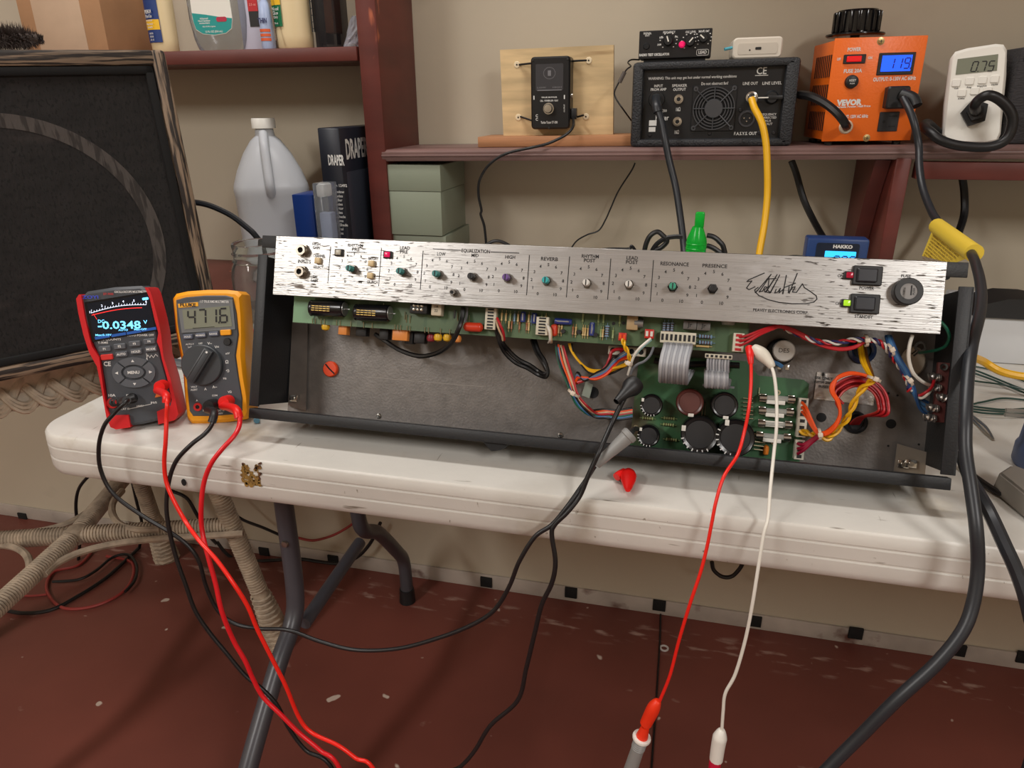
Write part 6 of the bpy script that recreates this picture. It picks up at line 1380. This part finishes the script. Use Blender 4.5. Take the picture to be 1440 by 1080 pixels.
# soldering station
ys = 1.02; x0, x1 = P(1134, 350, y=ys).x, P(1222, 350, y=ys).x; M = Matrix.Translation(((x0+x1)/2, ys, ZT_)); f = on(M)
ss = thing('soldering_station', 'blue soldering station with light blue display behind the panel at right', 'soldering station', M)
sw_, sh_ = x1-x0, f(1180, 336).y
SBL = mat('station_blue', (26, 58, 112), .4)
B().box((0, .014, sh_/2), (sw_, .028, sh_), bev=.003).build('case', SBL, ss)
q = pts_(f, [(1149, 341), (1210, 341)]); B().rrect((q[0].x+q[1].x)/2, q[0].y-.030, q[1].x-q[0].x, .060, .003, -.001, .001).build('face', mat('station_face', (22, 34, 54), .4), ss)
c_ = f(1185, 347); b = B(); b.text('HAKKO', c_.x, c_.y, .0042, -.0012, w=.024, bold=.05); b.build('lettering', WINK, ss)
c0, c1 = f(1157, 374), f(1204, 354); dp_ = B().rrect((c0.x+c1.x)/2, (c0.y+c1.y)/2, c1.x-c0.x, c1.y-c0.y, .001, -.0018, -.0008).build('display', mat('cyan_backlight', (50, 180, 255), .4, emit=1.0), ss)
b = B(); seg7(b, '000', c0.x+.011, (c0.y+c1.y)/2-.0085, .0125, -.0021, .0016, .12); b.build('digits', mat('navy_digits', (14, 24, 120), .5), dp_)
x0, x1 = P(1120, 345, y=1.05).x, P(1133, 345, y=1.05).x
M = Matrix.Translation(((x0+x1)/2, 1.05, ZT_)); o = thing('iron_holder', 'dark grey iron holder touching the left side of the soldering station', 'holder', M)
B().box((0, .02, .055), (x1-x0, .05, .11), bev=.002).build('body', mat('holder_grey', (70, 76, 70), .5), o); B().lathe([(.006, 0), (.010, 0), (.012, .012), (.010, .012), (.006, 0)], Matrix.Translation((0, .02, .11)), 16).build('ring', mat('holder_grey', (70, 76, 70)), o)
# white device with black tray, right of the amplifier
yb_ = 1.02; x0 = P(1372, 480, y=yb_).x; M = Matrix.Translation((x0+.14, yb_, ZT_)); f = on(M); zw = f(1410, 447).y
o = thing('white_carton', 'glossy white carton lying on the table at the far right under a black tray', 'box', M)
SWH = mat('silvery_white_card', (206, 208, 210), .3, bump=(12, .3)); B().box((0, .075, zw/2), (.28, .15, zw), bev=.002).build('body', SWH, o)
M2 = Matrix.Translation((x0+.14, yb_, ZT_+zw+.0004)); f = on(M2)
o = thing('black_tray', 'black plastic tray with small tan scrap on the white carton at far right', 'tray', M2)
B().prism([(-.150, 0), (.14, 0), (.14, .020), (-.03, .018), (-.055, .021), (-.085, .026), (-.115, .026), (-.14, .018)], -.005, .055, up='y').build('tray', BLK, o)
B().box((.02, -.006, .012), (.12, .003, .004), bev=.001).build('front_strip', mat('pale_strip', (150, 150, 152), .3), o)
c_ = f(1419, 420, .02); B().box((c_.x, .02, .021), (.020, .014, .006), bev=.002).build('tan_scrap', mat('tan_scrap', (206, 160, 140), .5), o)
# yellow cable and green wires
coil('yellow_cable', 'thick yellow cable lying on the table right of the amplifier', [(1180, 470, .90), (1260, 474, .84), (1340, 486, .80), (1368, 502, .86), (1382, 508, .90), (1402, 520, .90), (1420, 526, .90), (1445, 530, .90), (1480, 532, .90)], .0046, .8, YC)
DG = mat('dark_green_wire', (26, 60, 52), .4); rn = random.Random(12)
for k, (L_) in enumerate(([(1350, 513), (1375, 516), (1405, 523), (1440, 536), (1480, 552)], [(1350, 516), (1372, 521), (1400, 532), (1440, 548), (1480, 560)], [(1350, 519), (1370, 525), (1396, 534), (1420, 544), (1450, 556)], [(1352, 534), (1380, 537), (1410, 541), (1445, 549)],
    [(1350, 568), (1378, 566), (1410, 560), (1445, 563)], [(1350, 570), (1380, 573), (1412, 576), (1450, 574)], [(1350, 574), (1385, 577), (1415, 579), (1450, 578)], [(1350, 577), (1385, 581), (1415, 582), (1450, 582)])):
    cable('green_wire', 'dark green wire in the '+('upper' if k < 4 else 'lower')+' loose bundle lying right of the amplifier', [P(L_[0][0]-130, L_[0][1]-14+k, z=ZT_+.002+.0009*(k % 4))]+[P(a, c, z=ZT_+.002+.0009*(k % 4)) for a, c in L_], .0012, DG, 'wire', seg=6, group='dark green wires right of the amplifier')
# tweezers
M = Matrix.Translation(P(1364, 584, z=ZT_)); o = thing('tweezers', 'steel tweezers lying on the table near the green wires', 'tweezers', M); o_ = M.translation
for s in (-1, 1):
    a, c, e = P(1362, 582, z=ZT_+.003)-o_, P(1382, 600, z=ZT_+.004)-o_, P(1396, 617, z=ZT_+.002)-o_; w = Vector((.0018*s, .001*s, 0))
    B().tube([a+w*.3, c+w*1.6, e+w*.4], .0015, 6, 6, rf=lambda t: 1.25-.7*t).build('arm', STL, o)
# blue solder reel and grey tool at the frame's edge
M = Matrix.Translation(P(1462, 655, z=ZT_)); o = thing('solder_sucker', 'blue and steel tool standing at the right edge of the picture', 'tool', M)
B().lathe([(0, 0), (.022, 0), (.024, .004), (.024, .02), (.022, .024), (.0205, .05), (.018, .056), (0, .056)], None, 28).build('body', mat('slate_blue', (70, 84, 120), .4), o)
for s in (0, 1): B().tube([Vector((-.016, 0, .050+.005*s)), Vector((-.030, -.002, .0505+.005*s)), Vector((-.042, -.003, .051+.0045*s))], .0022, 6, 3).build('prong', STL, o)
q = [P(x, y, z=ZT_+.020) for x, y in ((1405, 664), (1424, 652), (1465, 668), (1465, 712))]; c0 = sum(q, Vector())/4; c0.z = ZT_
o = thing('grey_block', 'grey plastic block on the table corner at the right edge', 'block', c0)
b = B(); vs = [(p.x-c0.x, p.y-c0.y, .020) for p in q]+[((p.x-c0.x)*1.12, (p.y-c0.y)*1.12, 0) for p in q]
b.raw(vs, [(0, 1, 2, 3), (7, 6, 5, 4), (0, 4, 5, 1), (1, 5, 6, 2), (2, 6, 7, 3), (3, 7, 4, 0)]); es = [e for e in b.bm.edges]; bmesh.ops.bevel(b.bm, geom=es, offset=.002, segments=2, affect='EDGES'); b.build('body', mat('warm_grey_plastic', (122, 116, 108), .5), o)
# cords crossing the right end of the table
cable('second_power_cord', 'thick dark grey cord leaving the table edge beside the main power cord', [P(1352, 640, y=.64), P(1360, 665, y=.61), P(1374, 690, y=.58), P(1392, 722, y=.55), P(1412, 765, y=.53), P(1430, 805, y=.52), P(1445, 850, y=.51), P(1460, 920, y=.50), P(1470, 1000, y=.49), P(1470, 1000, y=.49)+Vector((.02, 0, -.3)), Vector((.42, .50, .006)), Vector((.50, .60, .006))], .0052, RUBG)
cable('thin_black_cord', 'thin black cord lying across the right end of the table', [P(1352, 655, z=ZT_+.0035), P(1372, 671, z=ZT_+.0035), P(1400, 690, z=ZT_+.0035), P(1425, 702, z=ZT_+.0035), P(1470, 722, z=ZT_+.0035)], .0028, RUB)
# red clip cap lying on the table
cc = P(880, 690, z=ZT_+.005); M = Matrix.Translation(cc); o = thing('red_clip_boot', 'red alligator clip boot lying on the table below the grey probe', 'clip', M)
RB = mat('red_vinyl', (222, 22, 18), .4)
a, c = P(883, 690, z=ZT_+.006)-cc, P(884, 662, z=ZT_+.008)-cc
B().lathe([(0, 0), (.0022, .0004), (.0034, .004), (.0064, .017), (.0072, .024), (.0055, .031), (.003, .035)], align(a, c) @ Matrix.Diagonal((1.05, .8, 1, 1)), 18).build('boot', RB, o)
B().tube([P(878, 664, z=ZT_+.007)-cc, P(872, 667, z=ZT_+.007)-cc, P(867, 671, z=ZT_+.006)-cc], .0040, 10, 4).build('thumb_tab', RB, o)

# ================================================================ test leads
PRB = mat('grey_probe', (136, 136, 134), .45)
# grey probe with its two black leads
pa, pz = P(888, 609, n=EW, d=EW.dot(CO)+.030), P(838, 654, y=.555); M = Matrix.Translation(pz)
gp = thing('grey_test_probe', 'grey test probe leaning on the amplifier rail with hook in the power board', 'probe', M)
A = align(Vector(), pa-pz); Lp = (pa-pz).length
B().lathe([(0, 0), (.0040, .0004), (.0043, Lp*.12), (.0048, Lp*.35), (.0060, Lp*.7), (.0066, Lp*.86), (.0074, Lp*.88), (.0074, Lp*.97), (.0060, Lp), (0, Lp)], A, 20).build('handle', PRB, gp)
for t, s in ((.52, 1.6), (.88, 1.2)):
    B().lathe([(0, .0007), (.0020, .0006), (.0024, 0)], A @ Matrix.Translation((0, 0, Lp*t)) @ frame((0, 0, 1), (1, 0, 0), (0, 1, 0)) @ Matrix.Translation((0, 0, 0)) @ Matrix.Diagonal((s, 1, 1, 1)), 12).build('finger_hole', BLKM, gp)
b = B(); p2 = P(896, 603, n=EW, d=EW.dot(CO)-.02)-pz; b.tube([pa-pz, (pa-pz).lerp(p2, .5)+Vector((0, 0, .002)), p2], .0022, 8, 4); b.build('hook_tip', BLK, gp)
def lead(name, lab, start_pts, r, m, plug=None, extra=None, group=None):
    e = start_pts[-1]
    if 'clip' not in name and e.z < .5: start_pts = start_pts+[Vector((e.x+.03, e.y, e.z-.14)), Vector((e.x+.05, e.y+.02, .06)), Vector((e.x+.10, e.y+.04, .004))]
    o0 = start_pts[0]; o = thing(name, lab, 'test lead', Matrix.Translation(o0), group)
    B().tube([p-o0 for p in start_pts], r, 10, 7).build('cord', m, o)
    return o, o0
# black lead with round clip in the chassis
c1 = P(895, 538, n=EW, d=EW.dot(CO)+.012); 
o, o0 = lead('black_scope_lead', 'black lead with rubber clip in the amplifier, hanging to the floor right of centre', [c1, P(886, 546, n=EW, d=EW.dot(CO)+.018), P(878, 560, n=EW, d=EW.dot(CO)+.022), P(862, 592, n=EW, d=EW.dot(CO)+.026), P(845, 630, y=.555), P(835, 652, y=.549), P(826, 672, y=.545), P(815, 698, y=.540), P(798, 720, y=.532), P(780, 738, y=.528), P(776, 752, y=.526), P(781, 790, y=.522), P(776, 820, y=.52), P(762, 850, y=.52), P(752, 890, y=.52), P(740, 940, y=.52), P(728, 985, y=.52), P(690, 1020, y=.52), P(668, 1055, y=.52), P(648, 1078, y=.52), P(610, 1110, y=.52)], .0022, RUB)
B().lathe([(0, 0), (.0082, .001), (.0090, .005), (.0085, .009), (.0055, .016), (.0034, .026), (.0028, .03)], Matrix.Translation(Vector()) @ align(Vector(), P(880, 552, n=EW, d=EW.dot(CO)+.022)-c1), 18).build('rubber_boot', BLK, o)
# the probe's own lead runs back to the red meter
RM = mat('red_meter_lead', (214, 24, 34), .35)
pl = FM @ Vector((J1.x, -.004, J1.y)); 
pr = ZM @ Vector((K1.x, -.004, K1.y))
o, o0 = lead('black_meter_lead', 'black test lead from the red meter looping under the table front to grey probe', [pr+Vector((-.001, -.008, 0)), P(179, 563, y=.545), P(160, 582, y=.535), P(146, 600, y=.53), P(139, 628, y=.528), P(142, 662, y=.527), P(160, 695, y=.525), P(200, 725, y=.523), P(240, 749, y=.52), P(265, 768, y=.52), P(280, 790, y=.52), P(290, 825, y=.52), P(306, 858, y=.52), P(330, 877, y=.52), P(365, 884, y=.52), P(405, 886, y=.52), P(450, 902, y=.52), P(500, 914, y=.52), P(560, 912, y=.52), P(620, 896, y=.52), P(665, 878, y=.52), P(695, 858, y=.52), P(716, 825, y=.52), P(730, 790, y=.52), P(752, 755, y=.524), P(776, 738, y=.529), P(798, 712, y=.535), P(815, 688, y=.545), P(826, 672, y=.553), P(836, 656, y=.556)], .0021, RUB)
b = B(); b.tube([pr-o0+Vector((.004, .003, .001)), pr-o0+Vector((-.004, -.007, 0)), P(178, 563, y=.546)-o0], .0042, 12, 6); b.build('plug', BLK, o)
for k in range(4): B().lathe([(.003, -.0007), (.0050, 0), (.003, .0007)], align(pr-o0+Vector((-.002-.003*k, -.006-.002*k, 0)), P(178, 563, y=.546)-o0), 12).build('strain_rib', BLK, o)
rp = ZM @ Vector((K2.x, -.004, K2.y)); RO_ = mat('bright_red_lead', (232, 34, 22), .35)
o, o0 = lead('red_meter_lead', 'bright red test lead from the red multimeter hanging down to the lower left', [rp+Vector((0, -.010, -.002)), P(234, 560, y=.55), P(234, 590, y=.54), P(233, 620, y=.532), P(231, 650, y=.528), P(234, 678, y=.525), P(245, 705, y=.52), P(262, 735, y=.515), P(280, 760, y=.50), P(305, 788, y=.492), P(328, 820, y=.486), P(348, 852, y=.486), P(362, 885, y=.486), P(382, 925, y=.486), P(402, 965, y=.486), P(420, 1008, y=.486), P(438, 1030, y=.486), P(475, 1048, y=.486), P(500, 1066, y=.486), P(530, 1090, y=.486)], .0021, RO_)
b = B(); d0 = rp-o0; b.lathe([(0, .014), (.0056, .014), (.0062, .012), (.0062, 0), (0, 0)], Matrix.Translation(d0) @ ZM.to_3x3().to_4x4() @ frame((1, 0, 0), (0, 0, 1), (0, -1, 0)), 18); b.tube([d0+Vector((0, -.010, -.002)), P(233, 555, y=.555)-o0, P(234, 566, y=.549)-o0], .0040, 12, 5); b.build('plug', RB, o)
o, o0 = lead('black_meter_lead', 'black test lead from the yellow meter hanging straight down to the lower left', [pl+Vector((0, -.012, -.002)), P(300, 585, y=.575), P(298, 597, y=.565), P(288, 610, y=.552), P(268, 626, y=.540), P(248, 648, y=.533), P(238, 675, y=.528), P(234, 710, y=.522), P(238, 745, y=.518), P(248, 785, y=.515), P(262, 825, y=.512), P(275, 860, y=.51), P(295, 890, y=.51), P(318, 918, y=.51), P(345, 950, y=.51), P(370, 970, y=.51), P(390, 992, y=.51), P(405, 1022, y=.51), P(430, 1055, y=.51), P(470, 1085, y=.51)], .0022, RUB)
b = B(); d0 = pl-o0; b.lathe([(0, .016), (.0058, .016), (.0066, .013), (.0066, 0), (0, 0)], Matrix.Translation(d0) @ FM.to_3x3().to_4x4() @ frame((1, 0, 0), (0, 0, 1), (0, -1, 0)), 18); b.tube([d0+Vector((0, -.012, -.001)), P(301, 580, y=.578)-o0, P(298, 594, y=.568)-o0], .0042, 12, 5); b.build('plug', BLK, o)
r2 = FM @ Vector((J2.x, -.004, J2.y))
o, o0 = lead('red_meter_lead', 'darker red test lead from the yellow multimeter hanging down to lower left', [r2+Vector((0, -.012, -.002)), P(334, 582, y=.575), P(337, 596, y=.565), P(330, 612, y=.552), P(312, 632, y=.540), P(297, 652, y=.533), P(287, 678, y=.528), P(283, 710, y=.522), P(284, 745, y=.518), P(292, 780, y=.508), P(303, 820, y=.503), P(312, 860, y=.498), P(328, 900, y=.498), P(345, 930, y=.498), P(356, 955, y=.498), P(370, 980, y=.498), P(395, 1005, y=.498), P(420, 1030, y=.498), P(450, 1055, y=.498), P(480, 1085, y=.498)], .0024, RM)
b = B(); d0 = r2-o0; b.lathe([(0, .016), (.0058, .016), (.0066, .013), (.0066, 0), (0, 0)], Matrix.Translation(d0) @ FM.to_3x3().to_4x4() @ frame((1, 0, 0), (0, 0, 1), (0, -1, 0)), 18); b.tube([d0+Vector((0, -.012, -.001)), P(331, 575, y=.578)-o0, P(336, 588, y=.570)-o0], .0044, 12, 5); b.build('plug', RB, o)
# clip leads: red and white
NE = EW.dot(CO)
cr = P(1054, 490, n=EW, d=NE-.005)
o, o0 = lead('red_clip_lead', 'red clip lead from the board connector hanging to an orange-sleeved probe', [cr, P(1056, 510, n=EW, d=NE+.004), P(1056, 540, n=EW, d=NE+.010), P(1053, 575, n=EW, d=NE+.014), P(1046, 610, n=EW, d=NE+.014), P(1037, 640, y=.575), P(1018, 670, y=.553), P(1007, 705, y=.541), P(1001, 735, y=.535), P(994, 770, y=.53), P(985, 805, y=.525), P(970, 850, y=.52), P(955, 900, y=.52), P(942, 950, y=.52), P(928, 985, y=.52)], .0015, RO_)
B().tube([cr-o0, P(1055, 500, n=EW, d=NE+.002)-o0, P(1056, 512, n=EW, d=NE+.004)-o0], .0036, 10, 4, rf=lambda t: 1.1-.5*t).build('clip_boot', RB, o)
ORB2 = mat('orange_red_boot', (232, 50, 14), .45)
B().tube([P(926, 985, y=.52)-o0, P(921, 992, y=.52)-o0, P(915, 1004, y=.52)-o0, P(908, 1018, y=.52)-o0], .0072, 12, 5, rf=lambda t: .35+.65*math.sin(min(1, t*1.6)*math.pi/2)*(1-.35*t)).build('lower_clip_boot', ORB2, o)
p0 = P(909, 1018, y=.52)
o = thing('fine_tip_probe', 'grey probe with orange tip clipped on the red lead at the bottom', 'probe', p0)
d_ = P(884, 1090, y=.52)-p0; A = align(Vector(), d_)
B().cyl(Vector(), d_*.09, .0012, seg=8).build('needle', CHR, o)
B().lathe([(0, .004), (.0038, .004), (.0058, .017), (0, .017)], A, 18).build('tip', ORB2, o); B().lathe([(0, .017), (.0086, .017), (.0090, .0185), (.0086, .020), (0, .020)], A, 22).build('collar', WHT, o)
B().lathe([(0, .020), (.0058, .020), (.0062, .03), (.0066, .07), (0, .07)], A, 20).build('handle', PRB, o)
for k in range(5): B().lathe([(.0058, .022+k*.0022), (.0068, .023+k*.0022), (.0058, .024+k*.0022)], A, 18).build('grip_ring', PRB, o)
cwp = P(1066, 494, n=EW, d=NE-.002)
o, o0 = lead('white_clip_lead', 'white clip lead from the amplifier hanging to a white clip at the bottom', [P(1084, 513, n=EW, d=NE+.004), P(1089, 530, n=EW, d=NE+.008), P(1092, 560, n=EW, d=NE+.010), P(1092, 600, n=EW, d=NE+.014), P(1088, 640, y=.58), P(1083, 690, y=.555), P(1080, 728, y=.540), P(1074, 752, y=.533), P(1066, 800, y=.525), P(1058, 850, y=.52), P(1048, 900, y=.52), P(1034, 948, y=.52), P(1020, 975, y=.52), P(1017, 1000, y=.52), P(1015, 1028, y=.52)], .0015, WHW)
B().tube([P(1059, 488, n=EW, d=NE-.004)-o0, P(1066, 494, n=EW, d=NE-.002)-o0, P(1074, 501, n=EW, d=NE)-o0, P(1082, 510, n=EW, d=NE+.003)-o0, P(1086, 517, n=EW, d=NE+.004)-o0], .0058, 12, 5, rf=lambda t: .55+.6*math.sin(min(1, t*1.5)*2.2)-.55*t*t).build('clip_boot', mat('translucent_white_vinyl', (214, 208, 194), .4), o)
B().tube([P(1015, 1026, y=.52)-o0, P(1013, 1034, y=.52)-o0, P(1010, 1048, y=.52)-o0, P(1007, 1068, y=.52)-o0], .0068, 12, 5, rf=lambda t: .4+.6*min(1, t*2.5)*(1-.15*t)).build('lower_clip_boot', WHT, o)
B().tube([P(1007, 1066, y=.52)-o0, P(1005, 1076, y=.52)-o0, P(1003, 1100, y=.52)-o0], .0055, 12, 4).build('crimson_sleeve', mat('crimson_vinyl', (200, 20, 60), .4), o)

# ================================================================ on and near the floor
def fl_(L_, z=.004): return [P(a, c, z=z) for a, c in L_]
cable('floor_wire', 'thin black wire lying straight on the red floor through a small washer', fl_([(929, 862), (928, 900), (925, 950), (922, 1000), (919, 1040), (914, 1110)], .0022), .0018, RUB)
wp = P(934, 912, z=.001); B().lathe([(.0060, 0), (.0095, 0), (.0095, .002), (.0060, .002), (.0060, 0)], Matrix.Translation(wp), 24).solo('nylon_washer', mat('pale_nylon', (206, 200, 196), .4), 'small pale washer lying on the red floor beside the thin black wire', 'washer')
RW = mat('dull_red_cable', (140, 48, 44), .45)
for i, (nm, lab, L_, m, r, z) in enumerate((
    ('floor_cable', 'black cable curving from the bottom left across the floor under the stool', [(0, 856), (30, 862), (70, 858), (110, 838), (150, 812), (180, 785), (196, 770)], RUB, .0042, .006),
    ('floor_cable', 'dull red cable loop lying on the floor under the stool', [(150, 782), (186, 792), (180, 825), (140, 850), (90, 855), (66, 830), (75, 805), (110, 795), (130, 775)], RW, .0036, .005),
    ('floor_cable', 'black cable looping round the dull red loop on the floor', [(74, 818), (110, 815), (134, 803), (158, 784), (180, 780), (192, 795), (190, 815), (176, 832)], RUB, .0034, .011),
    ('floor_cable', 'thin red cable straight across the floor at the far left', [(0, 836), (40, 838), (66, 836)], RW, .0028, .004),
    ('wall_cable', 'black cable along the baseboard behind the table legs', [(305, 762), (320, 780), (340, 789), (380, 788), (420, 786), (450, 790), (475, 792), (500, 785), (520, 765), (535, 735)], RUB, .0042, .006))):
    if nm == 'wall_cable': pts = [P(a, c, y=1.30) for a, c in L_]
    else: pts = fl_(L_, z)
    cable(nm, lab, pts, r, m, group=None)
def hang(nm, lab, L_, r, m, y): cable(nm, lab, [P(a, c, y=y) for a, c in L_], r, m)
hang('dangling_cable', 'black cable arching down from under the table left end to the stool', [(126, 668), (112, 685), (107, 705), (108, 730), (112, 760), (110, 790)], .0038, RUB, 1.2)
hang('dangling_cable', 'black cable running down behind the stool from the table underside', [(186, 678), (192, 705), (200, 740), (196, 770)], .0036, RUB, 1.26)
hang('dangling_cable', 'black cable drooping from the table underside toward the first table leg', [(240, 690), (262, 700), (276, 722), (290, 748), (305, 765)], .0040, RUB, 1.22)
hang('dangling_cable', 'black cable crossing behind the wicker leg and the grey table leg', [(300, 695), (318, 712), (340, 730), (370, 742), (400, 755), (415, 760)], .0034, RUB, 1.24)
hang('dangling_cable', 'dull red cable sagging behind the grey table legs', [(418, 756), (440, 760), (465, 754), (485, 744), (498, 735)], .0030, RW, 1.24)
hang('dangling_cable', 'black loop of cable hanging below the table edge right of the red lead', [(1001, 790), (1004, 802), (1016, 811), (1030, 810), (1042, 797), (1046, 785)], .0040, RUB, 1.20)
